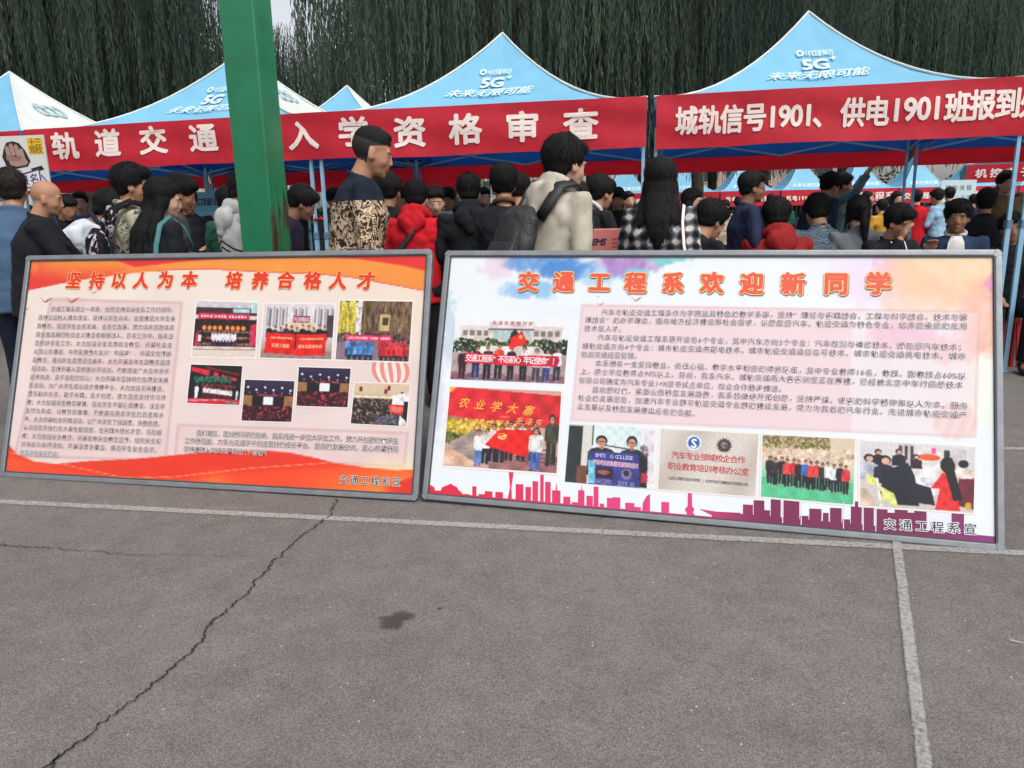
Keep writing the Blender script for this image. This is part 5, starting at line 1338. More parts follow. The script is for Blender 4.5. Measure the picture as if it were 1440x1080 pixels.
    br = (np.abs(lc[:, 0]) > .012) & (np.abs(lc[:, 0]) < .045) & (lc[:, 1] > .060) & (lc[:, 2] > .0150) & (lc[:, 2] < .0235); mi[br] = 2
    if hair == 'buzz':
        sc_ = ((lc[:, 2] > -.055 - .25 * (lc[:, 1] + .03)) & (lc[:, 1] < -.018)) | ((lc[:, 2] > .020 + .35 * (lc[:, 1] + .01)) & (lc[:, 1] < .052)); mi[sc_ & (lc[:, 2] > -.065)] = 3
    bo = finish('body', body, [skm, M_LIP, M_BROW] + ([M_STUB] if hair == 'buzz' else []), root, True, mi)
    if detail:
        for s in (1, -1):
            e = G(); e.ell(H((.030 * s, .0775, -.002)), (.0125 * k, .0070 * k, .0042 * k), Rh, 0, 10, 8); e.ell(H((.030 * s, .0822, -.002)), (.0066 * k, .0034 * k, .0042 * k), Rh, 1, 8, 6); e.build('eye', [M_EYEW, M_IRIS], root, True)
    # --- top
    g = G(); b = .014
    tw = [(.155 * gx + b, .115 * gx + b), (.158 * gx + b, .12 * gx + b), (.145 * gx + b, .112 * gx + b), (.165 * gx + b, .122 * gx + b), (.155 * (sw / .185) + b, .098 + b), (.085, .072)]
    zb = .80 if not seated else .90
    g.tube([tr((0, .0, zb)), tr((0, .0, .95)), tr((0, 0, 1.12)), tr((0, 0, 1.28)), tr((0, -.012, 1.395)), tr((0, -.02, 1.452))], tw, 20)
    for s in (1, -1):
        a, e, w = arm[s]; we = e + (w - e) * (.93 * sleeve if sleeve > .6 else .0) ; 
        g.ell(a + (e - a) * .06 + Vector((-.006 * s, 0, -.004)), (.064, .066, .064)); g.ell(tr((sw * .62 * s, -.014, 1.385)), (.085, .078, .056), Ml.to_3x3() @ Matrix.Rotation(.30 * s, 3, 'Y')); g.ell(tr((sw * .55 * s, -.03, 1.30)), (.095, .092, .10)); g.tube([tr((.07 * s, -.01, 1.395)), a + Vector((0, 0, -.004)), (a + e) / 2, e], [(.058, .060), (.064, .064), (.060, .062), (.052, .056)], 14)
        if sleeve > .6: g.ell(e, (.052,) * 3); g.tube([e, (e + we) / 2, we, we + (we - e) * .03], [.052, .048, .040, .042], 12)
    if hood:      # the hood lies folded on the upper back, its own piece of cloth
        g2 = G()
        for q in range(-6, 7):
            an = q / 6 * 2.2; g2.ell(tr((sin(an) * .096, -.030 - cos(an) * .070 + .02, 1.462 + .030 * cos(an))), (.036, .036, .030 + .022 * max(0, cos(an))), seg=10, rings=7)
        for q in (-1, 1): g2.ell(tr((.042 * q, -.122, 1.405)), (.072, .044, .074), Ml.to_3x3() @ Matrix.Rotation(.5 * q, 3, 'Y'), seg=14, rings=9)
        g2.ell(tr((0, -.135, 1.372)), (.080, .040, .062), Ml.to_3x3(), seg=14, rings=9); g2.ell(tr((0, -.150, 1.320)), (.045, .026, .045), Ml.to_3x3(), seg=12, rings=8)
        hd_ = voxel(g2, .009, 'hood', 16); folds(hd_, .006, seed + 5); finish('hood', hd_, top, root, True)
    elif collar is None:
        for q in range(16):
            an = 2 * pi * q / 16; g.ell(tr((sin(an) * .066, -.018 + cos(an) * .060, 1.458 - .018 * cos(an))), (.018, .018, .015), seg=7, rings=5)
    tp = voxel(g, max(vox, .011), 'top', 7); folds(tp, tf, seed)
    to = finish('top', tp, top, root, True)
    if collar is not None:
        g = G()
        for q in range(20):
            an = 2 * pi * q / 20
            if abs(an - 0) < .2 and False: continue
            g.ell(tr((sin(an) * .071, -.020 + cos(an) * .066, 1.468 - .024 * cos(an))), (.017, .017, .022), seg=7, rings=5)
        cm = voxel(g, .011, 'collar', 1); finish('collar', cm, collar, root, True)
    # --- trousers, shoes
    g = G()
    g.tube([tr((0, 0, .86)), tr((0, 0, .94)), tr((0, 0, 1.0))], [(.155 * gx, .115 * gx), (.162 * gx, .122 * gx), (.15 * gx, .112 * gx)], 14)
    for s in (1, -1):
        g.ell(hip[s], (.10 * gx, .105 * gx, .10)); g.tube([hip[s], (hip[s] + knee[s]) / 2, knee[s], (knee[s] + ank[s]) / 2, ank[s] + Vector((0, 0, .01))], [.10, .088, .070, .066, .060], 12); g.ell(knee[s], (.070,) * 3)
    tm = voxel(g, max(vox, .014), 'trousers', 2); folds(tm, .006, seed + 1); finish('trousers', tm, pants, root, True)
    for s in (1, -1):
        g = G(); g.ell(ank[s] + Vector((0, .055, -.052)), (.047, .135, .038), seg=12, rings=8); g.ell(ank[s] + Vector((0, -.02, -.02)), (.044, .055, .055), seg=10, rings=7)
        sm = voxel(g, .016, 'shoe', 1); c = coords(sm); c[:, 2] = np.maximum(c[:, 2], .0); setco(sm, c); finish('shoe', sm, shoes or M_SHOED, root, True)
    # --- hair
    zt = None
    if hair != 'bald':
        g = G()
        def hh(c, r): g.ell(H(c), tuple(q * k for q in r), Rh, seg=18, rings=12)
        thick = {'buzz': .004, 'short': .014, 'full': .022, 'long': .018, 'pony': .010, 'cap': .012}[hair]
        if hair == 'buzz': hh((0, -.012, .052), (.0765, .094, .0735)); hh((0, .030, .082), (.058, .050, .030))
        else: hh((0, -.030, .046), (.079 + thick, .088 + thick, .080 + thick)); hh((0, -.050, -.014), (.066 + thick * .7, .054 + thick * .5, .060))
        if hair in ('short', 'full'): hh((0, .034, .080), (.068 + thick * .4, .058 + thick * .3, .036 + thick * .5)); hh((.066, -.012, .012), (.018 + thick * .4, .032, .03)); hh((-.066, -.012, .012), (.018 + thick * .4, .032, .03))
        if hair == 'full': hh((.01, .050, .078), (.064, .046, .026))
        if hair in ('long', 'pony'):
            hh((0, .022, .070), (.074, .066, .046)); hh((.070, -.010, -.012), (.020, .042, .055)); hh((-.070, -.010, -.012), (.020, .042, .055))
        if hair == 'long':
            B = [H((0, -.06, .02)), H((0, -.085, -.08)), tr((0, -.145, 1.36)), tr((.01, -.16, (1.36 + hairlen) / 2)), tr((.0, -.155, hairlen))]
            g.tube(B, [(.080 * k, .06 * k), (.080 * k, .048 * k), (.078, .036), (.064, .026), (.022, .010)], 18)
            for s in (1, -1): g.tube([H((.07 * s, -.02, .0)), H((.082 * s, -.03, -.09)), tr((.10 * s, -.10, 1.36)), tr((.10 * s, -.12, 1.18))], [(.030 * k, .04 * k), (.032, .036), (.036, .030), (.018, .014)], 10)
        if hair == 'pony':
            g.ell(H((0, -.118, .02)), (.028 * k,) * 3); g.tube([H((0, -.12, .02)), H((0, -.165, -.01)), H((0, -.165, -.12)), H((.01, -.14, -.28))], [.022, .036, .034, .010], 10)
        hm = voxel(g, max(min(vox, .010), .008), 'hair', 1)
        # strand relief and tufts
        c = coords(hm); n = len(c); nr = np.zeros(n * 3, dtype=np.float32); hm.vertices.foreach_get('normal', nr); nr = nr.reshape(-1, 3)
        l = c @ mi4[:3, :3].T + mi4[:3, 3]; th = np.arctan2(l[:, 0], -l[:, 1])
        dsp = (np.sin(th * 34 + 4 * np.sin(l[:, 2] * 40) + seed) * .5 + np.sin(th * 61 + seed * 2 + l[:, 2] * 30) * .5) * (.0010 if hair != 'buzz' else .0004)
        dsp += .0045 * np.sin(l[:, 0] * 38 + seed) * np.sin(l[:, 1] * 30 + seed) * (hair in ('full', 'short'))
        c2 = c + nr * dsp[:, None]; setco(hm, c2)
        V = [tuple(q) for q in c2]; F = [tuple(p.vertices) for p in hm.polygons]; bpy.data.meshes.remove(hm)
        if hair not in ('buzz', 'cap') and detail:
            up3 = np.array(Rh.col[2]); dn = -up3; idx = [i for i in range(n)]
            for q in range(900 if vox < .01 else 300):
                i = rnd.choice(idx); p = c2[i]; nn_ = nr[i]
                if l[i, 1] > .06 and l[i, 2] < .06: continue
                fl = dn * .8 + np.array([rnd.gauss(0, .2), rnd.gauss(0, .2), rnd.gauss(0, .12)]) + (np.array(Rh.col[1]) * .7 if l[i, 1] > .0 and l[i, 2] > .07 else 0)
                fl = fl - nn_ * np.dot(fl, nn_); fl /= (np.linalg.norm(fl) + 1e-6); sd = np.cross(nn_, fl)
                L = rnd.uniform(.026, .055) * (1.8 if hair in ('long',) and l[i, 2] < -.05 else 1); w = rnd.uniform(.0016, .0032)
                if l[i, 2] < -.02 and hair in ('short', 'full'): L *= .55
                b0 = len(V); lift = rnd.uniform(.002, .006 if hair in ('short', 'full') else .004)
                V += [tuple(p - sd * w), tuple(p + sd * w), tuple(p + fl * L * .6 + nn_ * lift + sd * w * .8), tuple(p + fl * L * .6 + nn_ * lift - sd * w * .8), tuple(p + fl * L + nn_ * lift * .5)]
                F += [(b0, b0 + 1, b0 + 2, b0 + 3), (b0 + 3, b0 + 2, b0 + 4)]
        ho = mesh_from('hair', V, F, hairm, root, True); zt = max(v[2] for v in V)
        if hair == 'cap' and hatm is not None:
            pass
    if glasses:
        g = G()
        for s in (1, -1):
            R_ = [H((.031 * s + .020 * cos(t), .094 - .008 * abs(cos(t)) * (1 if cos(t) * s > 0 else 0), -.003 + .015 * sin(t))) for t in np.linspace(0, 2 * pi, 13)]
            g.tube(R_, [.0016] * 13, 5); g.bar(H((.051 * s, .086, .002)), H((.078 * s, -.002, .002)), .003)
        g.bar(H((-.010, .094, .0)), H((.010, .094, .0)), .003); g.build('glasses', M_BLACK, root)
    if zt is None: zt = max(v.co.z for v in body.vertices)
    # --- place: head under the measured pixel, feet on the ground, height from the measured head top
    tgt = at_y(u, vt, y); s = tgt[2] / zt if hgt is None else hgt
    s = max(.80, min(1.18, s)); rz = -face; hc = Mh.translation
    hx = (hc.x * cos(rz) - hc.y * sin(rz)) * s; hyy = (hc.x * sin(rz) + hc.y * cos(rz)) * s
    root.scale = (s, s, s); root.rotation_euler = (0, 0, rz); root.location = (tgt[0] - hx, tgt[1] - hyy, 0)
    root['_s'] = 1
    del root['_s']
    if seated:
        st = thing('plastic_stool', 'red stool under the ' + ' '.join(label.split()[:9]), 'stool', tuple(root.matrix_world.translation), 0, 'red stools under the canopies')
        st.location = root.location; st.rotation_euler = root.rotation_euler
        g = G(); g.box((0, 0, .40 * s), (.30, .26, .03)); bevel(g.build('seat', M_STOOL, st), .006)
        for a_ in (-1, 1):
            for b_ in (-1, 1):
                g = G(); g.bar((a_ * .15, b_ * .13, 0), (a_ * .12, b_ * .10, .385 * s), .028); g.build('leg', M_STOOL, st)
    return root, dict(Mh=Mh, tr=tr, arm=arm, s=s)
M_STOOL = mat('red_plastic', lin((170, 24, 30)), .4)
R_ = radians

# pattern cloths
def pattern(name, kind):
    m = bpy.data.materials.new(name); m.use_nodes = True; nt = m.node_tree; N = nt.nodes; L = nt.links; b = N['Principled BSDF']
    b.inputs['Roughness'].default_value = .85; b.inputs['Specular IOR Level'].default_value = .2
    tc = N.new('ShaderNodeTexCoord')
    def noise(sc, det=2, dist=0.):
        n = N.new('ShaderNodeTexNoise'); n.inputs['Scale'].default_value = sc; n.inputs['Detail'].default_value = det; n.inputs['Distortion'].default_value = dist; L.new(tc.outputs['Object'], n.inputs['Vector']); return n.outputs['Fac']
    def ramp(src, st, interp='CONSTANT'):
        r = N.new('ShaderNodeValToRGB'); r.color_ramp.interpolation = interp; e = r.color_ramp.elements
        e[0].position = st[0][0]; e[0].color = (*lin(st[0][1]), 1); e[1].position = st[1][0]; e[1].color = (*lin(st[1][1]), 1)
        for p, c in st[2:]: q = e.new(p); q.color = (*lin(c), 1)
        L.new(src, r.inputs[0]); return r.outputs[0]
    if kind == 'camo':
        return_c = ramp(noise(34, 3, 1.2), [(0, (46, 34, 30)), (.44, (110, 84, 66)), (.50, (206, 184, 156)), (.60, (60, 44, 38))])
        sx = N.new('ShaderNodeSeparateXYZ'); L.new(tc.outputs['Object'], sx.inputs[0])
        z = ramp(sx.outputs[2], [(0, (0, 0, 0)), (.5, (255, 255, 255))]); 
        mr = N.new('ShaderNodeMath'); mr.operation = 'GREATER_THAN'; L.new(sx.outputs[2], mr.inputs[0]); mr.inputs[1].default_value = 1.335
        m2 = N.new('ShaderNodeMath'); m2.operation = 'LESS_THAN'; L.new(sx.outputs[2], m2.inputs[0]); m2.inputs[1].default_value = 1.055
        a = N.new('ShaderNodeMath'); a.operation = 'MAXIMUM'; L.new(mr.outputs[0], a.inputs[0]); L.new(m2.outputs[0], a.inputs[1])
        mx = N.new('ShaderNodeMix'); mx.data_type = 'RGBA'; L.new(a.outputs[0], mx.inputs[0]); L.new(return_c, mx.inputs[6]); mx.inputs[7].default_value = (*lin((26, 34, 48)), 1)
        L.new(mx.outputs[2], b.inputs['Base Color']); N.remove(z.node)
    elif kind == 'floral':
        L.new(ramp(noise(24, 4, 1.5), [(0, (70, 68, 62)), (.40, (132, 128, 114)), (.46, (166, 160, 142)), (.60, (140, 140, 120))]), b.inputs['Base Color'])
    elif kind == 'plaid':
        w1 = N.new('ShaderNodeTexWave'); w1.bands_direction = 'X'; w1.inputs['Scale'].default_value = 4.2; w1.inputs['Distortion'].default_value = 3.0; w1.inputs['Detail Scale'].default_value = 1.5
        w2 = N.new('ShaderNodeTexWave'); w2.bands_direction = 'Z'; w2.inputs['Scale'].default_value = 4.2; w2.inputs['Distortion'].default_value = 3.0; w2.inputs['Detail Scale'].default_value = 1.5
        for w in (w1, w2): L.new(tc.outputs['Object'], w.inputs['Vector'])
        a = N.new('ShaderNodeMath'); a.operation = 'ADD'; L.new(w1.outputs['Fac'], a.inputs[0]); L.new(w2.outputs['Fac'], a.inputs[1]); h = N.new('ShaderNodeMath'); h.operation = 'MULTIPLY'; h.inputs[1].default_value = .5; L.new(a.outputs[0], h.inputs[0])
        L.new(ramp(h.outputs[0], [(0.15, (22, 22, 26)), (.45, (70, 72, 76)), (.62, (110, 112, 114)), (.78, (196, 194, 190))], 'LINEAR'), b.inputs['Base Color'])
    elif kind == 'maze':
        w1 = N.new('ShaderNodeTexWave'); w1.wave_type = 'RINGS'; w1.inputs['Scale'].default_value = 26; w1.inputs['Distortion'].default_value = 14; w1.inputs['Detail Scale'].default_value = .8; L.new(tc.outputs['Object'], w1.inputs['Vector'])
        L.new(ramp(w1.outputs['Fac'], [(0.35, (44, 58, 72)), (.6, (108, 122, 136))], 'LINEAR'), b.inputs['Base Color'])
    elif kind == 'bagprint':
        L.new(ramp(noise(9, 4, 2.5), [(0, (24, 20, 28)), (.52, (60, 40, 48)), (.57, (190, 186, 196)), (.68, (44, 36, 44))]), b.inputs['Base Color'])
    elif kind == 'stripes':
        sx = N.new('ShaderNodeSeparateXYZ'); L.new(tc.outputs['Object'], sx.inputs[0])
        mr = N.new('ShaderNodeMath'); mr.operation = 'PINGPONG'; mr.inputs[1].default_value = .021
        ab = N.new('ShaderNodeMath'); ab.operation = 'ABSOLUTE'; L.new(sx.outputs[0], ab.inputs[0]); ad = N.new('ShaderNodeMath'); ad.operation = 'MULTIPLY_ADD'; L.new(ab.outputs[0], ad.inputs[0]); ad.inputs[1].default_value = .45; L.new(sx.outputs[2], ad.inputs[2])
        L.new(ad.outputs[0], mr.inputs[0])
        lt = N.new('ShaderNodeMath'); lt.operation = 'LESS_THAN'; L.new(mr.outputs[0], lt.inputs[0]); lt.inputs[1].default_value = .007
        g1 = N.new('ShaderNodeMath'); g1.operation = 'GREATER_THAN'; L.new(ad.outputs[0], g1.inputs[0]); g1.inputs[1].default_value = 1.180
        g2 = N.new('ShaderNodeMath'); g2.operation = 'LESS_THAN'; L.new(ad.outputs[0], g2.inputs[0]); g2.inputs[1].default_value = 1.275
        p1 = N.new('ShaderNodeMath'); p1.operation = 'MULTIPLY'; L.new(lt.outputs[0], p1.inputs[0]); L.new(g1.outputs[0], p1.inputs[1]); p2 = N.new('ShaderNodeMath'); p2.operation = 'MULTIPLY'; L.new(p1.outputs[0], p2.inputs[0]); L.new(g2.outputs[0], p2.inputs[1])
        mx = N.new('ShaderNodeMix'); mx.data_type = 'RGBA'; L.new(p2.outputs[0], mx.inputs[0]); mx.inputs[6].default_value = (*lin((206, 206, 204)), 1); mx.inputs[7].default_value = (*lin((22, 24, 36)), 1); L.new(mx.outputs[2], b.inputs['Base Color'])
    n2 = N.new('ShaderNodeTexNoise'); n2.inputs['Scale'].default_value = 120; L.new(tc.outputs['Object'], n2.inputs['Vector']); bp = N.new('ShaderNodeBump'); bp.inputs['Strength'].default_value = .4; bp.inputs['Distance'].default_value = .01; L.new(n2.outputs['Fac'], bp.inputs['Height']); L.new(bp.outputs[0], b.inputs['Normal'])
    return m

C_ = cloth
P = {}
NEAR = dict(vox=.0075)
FB = 'man with buzz cut in navy jacket with brown camouflage band, left of the middle'
P['buzz'] = person(FB, 522, 176, 4.22, R_(72), pattern('navy_camouflage', 'camo'), C_('black', (22, 23, 28)), 'buzz', sk='tan', hp=R_(10), hy=R_(8), lean=R_(9), armL='in', armR='in', headk=1.05, girth=1.16, **NEAR)
P['beige'] = person('man in beige hooded sweatshirt with black backpack, seen from behind', 797, 184, 4.0, R_(52), C_('beige', (170, 162, 148)), C_('black', (22, 23, 28)), 'full', sk='fair', hp=R_(0), hy=R_(8), lean=R_(15), armL='in', armR='in', hood=True, headk=1.06, girth=1.12, tf=.007, **NEAR)
P['blue'] = person('man in faded blue jacket at the left edge, back turned', 12, 232, 4.8, R_(-12), C_('denim', (64, 86, 112), var=.3, scale=4), C_('navy_trousers', (22, 26, 44)), 'short', M_HAIRB, sk='tan', lean=R_(6), hy=R_(-8), girth=1.12, vox=.009)
P['bald'] = person('bald man in black jacket leaning over, turned right', 63, 254, 4.70, R_(66), C_('black', (22, 23, 28)), C_('black', (22, 23, 28)), 'bald', sk='tan', lean=R_(8), hp=R_(8), hy=R_(6), armL='table', armR='table', girth=1.32, vox=.0085, headk=.93)
P['bent'] = person('bent person in white top with navy shoulder stripes, behind the bald man', 150, 262, 5.3, R_(58), C_('white', (196, 202, 212)), C_('navy_trousers', (22, 26, 44)), 'short', sk='brown', lean=R_(46), armL='table', armR='table', vox=.010, collar=C_('navy', (30, 38, 64)))
P['floral'] = person('young man in grey patterned shirt wearing a printed backpack', 183, 225, 4.7, R_(52), pattern('grey_pattern', 'floral'), C_('black', (22, 23, 28)), 'full', sk='tan', hp=R_(4), hy=R_(22), armL='in', armR='fold', vox=.009, collar=pattern('grey_pattern_collar', 'floral'))
P['clip'] = person('long haired woman in black top with white hair clip, turned right', 228, 246, 4.6, R_(38), C_('black', (20, 21, 27)), C_('black', (22, 23, 28)), 'long', sk='fair', female=True, hp=R_(5), hy=R_(28), lean=R_(8), armL='in', armR='in', girth=1.32, vox=.009)
P['greyj'] = person('person in dark grey jacket hidden behind the woman with hair clip', 252, 240, 5.4, R_(70), C_('dark_grey', (74, 76, 76)), C_('black', (22, 23, 28)), 'full', sk='tan', hp=R_(18), lean=R_(10), armL='fold', armR='fold', vox=.010)
P['white'] = person('person in white hooded top with three dark stripes beside the green post', 343, 236, 4.95, R_(48), pattern('white_three_stripes', 'stripes'), C_('grey_trousers', (90, 92, 98)), 'short', M_HAIRB, sk='fair', hood=True, hp=R_(14), armL='in', armR='in', vox=.009, girth=1.15)
P['green'] = person('person in green collared jacket partly behind the green post', 322, 258, 6.0, R_(30), C_('bottle_green', (34, 84, 66)), C_('black', (22, 23, 28)), 'full', sk='tan', hp=R_(12), vox=.012)
P['paper'] = person('stooping person in black and purple holding white paper behind pale poles', 424, 255, 5.5, R_(78), C_('black_purple', (30, 26, 46)), C_('navy_trousers', (22, 26, 44)), 'full', sk='brown', lean=R_(20), hp=R_(18), armL='fold', armR='fold', vox=.010)
P['b2'] = person('person in black T-shirt just behind the man with buzz cut', 547, 238, 5.5, R_(20), C_('black', (18, 19, 24)), C_('black', (22, 23, 28)), 'full', sk='brown', armL='in', armR='in', sleeve=.5, vox=.011, hp=R_(10))
P['red'] = person('person in bright red hooded sweatshirt with black bag strap', 585, 248, 5.25, R_(8), C_('red', (176, 18, 30)), C_('black', (22, 23, 28)), 'short', sk='fair', hood=True, hp=R_(14), lean=R_(6), armL='in', armR='in', girth=1.12, vox=.009)
P['maroon'] = person('person in dark maroon top showing a face beside the red hooded sweatshirt', 611, 258, 6.2, R_(170), C_('maroon', (96, 22, 38)), C_('black', (22, 23, 28)), 'short', sk='fair', hp=R_(16), vox=.012)
P['bh'] = person('person in black hooded top with white cord, right of the red sweatshirt', 658, 240, 5.2, R_(-4), C_('black', (18, 19, 22)), C_('black', (22, 23, 28)), 'short', sk='fair', hood=True, hp=R_(12), lean=R_(4), armL='in', armR='in', vox=.009)
P['dj'] = person('man in dark jacket with brown inner collar, standing tall mid photo', 707, 226, 5.1, R_(-2), C_('darkest', (24, 26, 30)), C_('black', (22, 23, 28)), 'full', sk='tan', hp=R_(8), armL='in', armR='in', girth=1.14, vox=.009, collar=C_('brown_collar', (92, 74, 50)))
P['org'] = person('person with orange collar peeking out behind the man in dark jacket', 731, 241, 6.3, R_(10), C_('orange', (210, 132, 26)), C_('black', (22, 23, 28)), 'full', sk='tan', hp=R_(10), vox=.013)
P['bk'] = person('stooping person in black beside the beige sweatshirt', 812, 250, 5.3, R_(28), C_('black', (26, 28, 36)), C_('black', (22, 23, 28)), 'long', sk='fair', lean=R_(14), hp=R_(14), armL='in', armR='in', female=True, girth=1.2, vox=.010)
P['wc'] = person('man in black jacket with white shoulder panels reaching over the carton', 846, 241, 5.6, R_(62), C_('black_white_edge', (26, 27, 34)), C_('black', (22, 23, 28)), 'full', sk='tan', lean=R_(24), armL='table', armR='table', vox=.010, collar=C_('white', (196, 202, 212)))
P['plaid'] = person('girl with long black hair in black and white checked shirt', 930, 218, 4.45, R_(16), pattern('checked', 'plaid'), C_('black', (22, 23, 28)), 'long', sk='fair', female=True, lean=R_(5), armL='in', armR='in', girth=1.42, vox=.009, headk=1.08, hairlen=1.19)
P['look'] = person('dark haired person looking down, right of the girl in checked shirt', 1002, 275, 5.5, R_(66), C_('black', (18, 20, 26)), C_('black', (22, 23, 28)), 'full', sk='tan', lean=R_(16), hp=R_(20), armL='table', armR='table', seated=True, vox=.0095)
P['pink'] = person('pale faced person in black seen over the shoulder of the looking down one', 976, 262, 6.6, R_(130), C_('black', (18, 20, 26)), C_('black', (22, 23, 28)), 'long', sk='fair', female=True, vox=.013)
P['navy'] = person('tall man with glasses in navy jacket looking right', 1060, 237, 5.9, R_(95), C_('navy', (24, 30, 54)), C_('black', (22, 23, 28)), 'short', sk='brown', hp=R_(4), armL='in', armR='in', glasses=True, girth=1.25, vox=.010)
P['rh2'] = person('seated person in rust red hooded top, back to camera', 1092, 274, 5.8, R_(4), C_('rust_red', (128, 26, 24)), C_('black', (22, 23, 28)), 'full', sk='tan', hood=True, lean=R_(12), hp=R_(14), armL='table', armR='table', seated=True, girth=1.15, vox=.0095)
P['maze'] = person('seated person in blue grey jacket with wavy line print, back to camera', 1151, 268, 6.6, R_(2), pattern('wavy_print', 'maze'), C_('black', (22, 23, 28)), 'full', sk='tan', lean=R_(14), hp=R_(18), armL='in', armR='in', seated=True, girth=1.2, vox=.0095)
P['pony'] = person('seated girl with black ponytail in plain grey coat', 1208, 272, 6.4, R_(8), C_('coat_grey', (98, 102, 106)), C_('black', (22, 23, 28)), 'pony', sk='fair', female=True, lean=R_(10), hp=R_(8), armL='in', armR='in', seated=True, girth=1.25, vox=.0095)
P['suit'] = person('man in dark blue suit leaning right in the middle distance', 1170, 238, 8.2, R_(75), C_('suit_blue', (34, 44, 60)), C_('black', (22, 23, 28)), 'full', sk='tan', lean=R_(20), hp=R_(10), armL='fold', armR='fold', vox=.012)
P['teal'] = person('person in teal grey jacket with both hands raised before the face', 1188, 240, 9.2, R_(110), C_('teal_grey', (84, 108, 112)), C_('black', (22, 23, 28)), 'full', sk='tan', lean=R_(10), armL='up', armR='up', vox=.011)
P['gl'] = person('seated young man with glasses, hand to cheek, badge cord round his neck', 1268, 283, 6.0, R_(168), C_('black', (26, 28, 36)), C_('black', (22, 23, 28)), 'full', sk='tan', hp=R_(18), hy=R_(-14), armL='wave', armR='face', seated=True, glasses=True, vox=.0075)
P['fr'] = person('seated young man facing the camera in white shirt and blue jacket', 1350, 277, 6.2, R_(206), C_('blue_jacket', (44, 62, 90)), C_('black', (22, 23, 28)), 'full', sk='brown', hp=R_(4), hy=R_(4), armL='down', armR='down', seated=True, vox=.0075, collar=C_('shirt_white', (206, 200, 196)))
P['brown'] = person('woman in brown jacket standing at the right edge beyond the canopy', 1418, 238, 8.6, R_(190), C_('brown_jacket', (104, 84, 54)), C_('black', (22, 23, 28)), 'full', M_HAIR, sk='fair', armL='in', armR='fold', vox=.010, female=True, girth=1.25)
P['dk1'] = person('dark clothed person standing left of the woman in brown jacket', 1388, 262, 6.6, R_(20), C_('black', (18, 20, 26)), C_('black', (22, 23, 28)), 'full', sk='brown', vox=.012, armL='in', armR='in', girth=1.2)
P['dk2'] = person('person in black with hands folded at the right edge, near the blue leg', 1425, 296, 6.2, R_(200), C_('black', (18, 20, 26)), C_('black', (22, 23, 28)), 'full', sk='brown', vox=.011, armL='table', armR='table', seated=True)
print('people', time.time() - T0)
# ------------------------------------------------------------------ things people wear or carry (own objects at the wearer's place)
def worn_thing(name, label, cat, who, group=None):
    r = thing(name, label, cat, (0, 0, 0), 0, group); p = P[who][0]
    r.location = p.location; r.rotation_euler = p.rotation_euler; r.scale = p.scale; return r, P[who][1]['tr'], P[who][1]['arm'], P[who][1]['Mh']
M_NYL = mat('black_nylon', (.012, .012, .013), .55, var=.3, scale=20, bump=.5, bscale=90)
def strap(tr, pts, w, m, r, nm='strap', t=.006):
    """flat band along local points"""
    g = G()
    for a, b in zip(pts, pts[1:]): g.bar(tr(a), tr(b), w, t, up=(0, 0, 1))
    V = []; F = []
    q = [tr(p) for p in pts]; n = len(q)
    ctr = tr((0, 0, 1.25))
    for i in range(n):
        tn = (q[min(i + 1, n - 1)] - q[max(i - 1, 0)]).normalized(); out = (q[i] - ctr); out -= tn * out.dot(tn); out.normalize(); sd = tn.cross(out).normalized()
        for a_, b_ in ((-w / 2, -t / 2), (w / 2, -t / 2), (w / 2, t / 2), (-w / 2, t / 2)): V.append(q[i] + sd * a_ + out * b_)
    for i in range(n - 1):
        for k in range(4): F.append((i * 4 + k, i * 4 + (k + 1) % 4, (i + 1) * 4 + (k + 1) % 4, (i + 1) * 4 + k))
    F += [(3, 2, 1, 0), tuple((n - 1) * 4 + k for k in range(4))]
    return mesh_from(nm, V, F, m, r, True)
def backpack(who, label, m, cx=0., cz=1.17, h=.42, w=.30, d=.15, extra=None, dy=0.):
    r, tr, arm, Mh = worn_thing('backpack', label, 'backpack', who, 'backpacks worn in the queue')
    g = G(); g.tube([tr((cx, -.215 - dy, cz - h / 2)), tr((cx, -.225 - dy, cz - h / 2 + .05)), tr((cx, -.225 - dy, cz)), tr((cx, -.215 - dy, cz + h / 2 - .06)), tr((cx, -.20 - dy, cz + h / 2))], [(w * .40, d * .35), (w * .5, d * .52), (w * .5, d * .5), (w * .46, d * .42), (w * .25, d * .2)], 18)
    me = voxel(g, .010, 'pack_body', 3); folds(me, .008, 4); finish('pack_body', me, m, r, True)
    g = G(); g.tube([tr((cx, -.215 - dy - d * .45, cz - h * .38)), tr((cx, -.215 - dy - d * .52, cz - h * .2)), tr((cx, -.215 - dy - d * .45, cz + .0))], [(w * .34, .025), (w * .38, .035), (w * .34, .02)], 14); me = voxel(g, .009, 'front_pocket', 2); finish('front_pocket', me, m, r, True)
    for s in (-1, 1):
        x = .115 * s
        strap(tr, [(cx + x * .8, -.16 - dy, cz + h / 2 - .05), (x * 1.02, -.150, 1.36), (x * 1.05, -.110, 1.452), (x * 1.08, -.02, 1.492), (x * 1.1, .085, 1.455), (x * 1.15, .150, 1.33), (x * 1.45, .13, 1.15), (x * 1.6, -.02, 1.03)], .058, m, r, 'shoulder_strap', .014)
    if extra: extra(r, tr)
    return r
M_BAG = pattern('printed_backpack', 'bagprint')
backpack('floral', 'backpack with dark and white print worn over the grey patterned shirt', M_BAG, 0, 1.13, .40, .30)
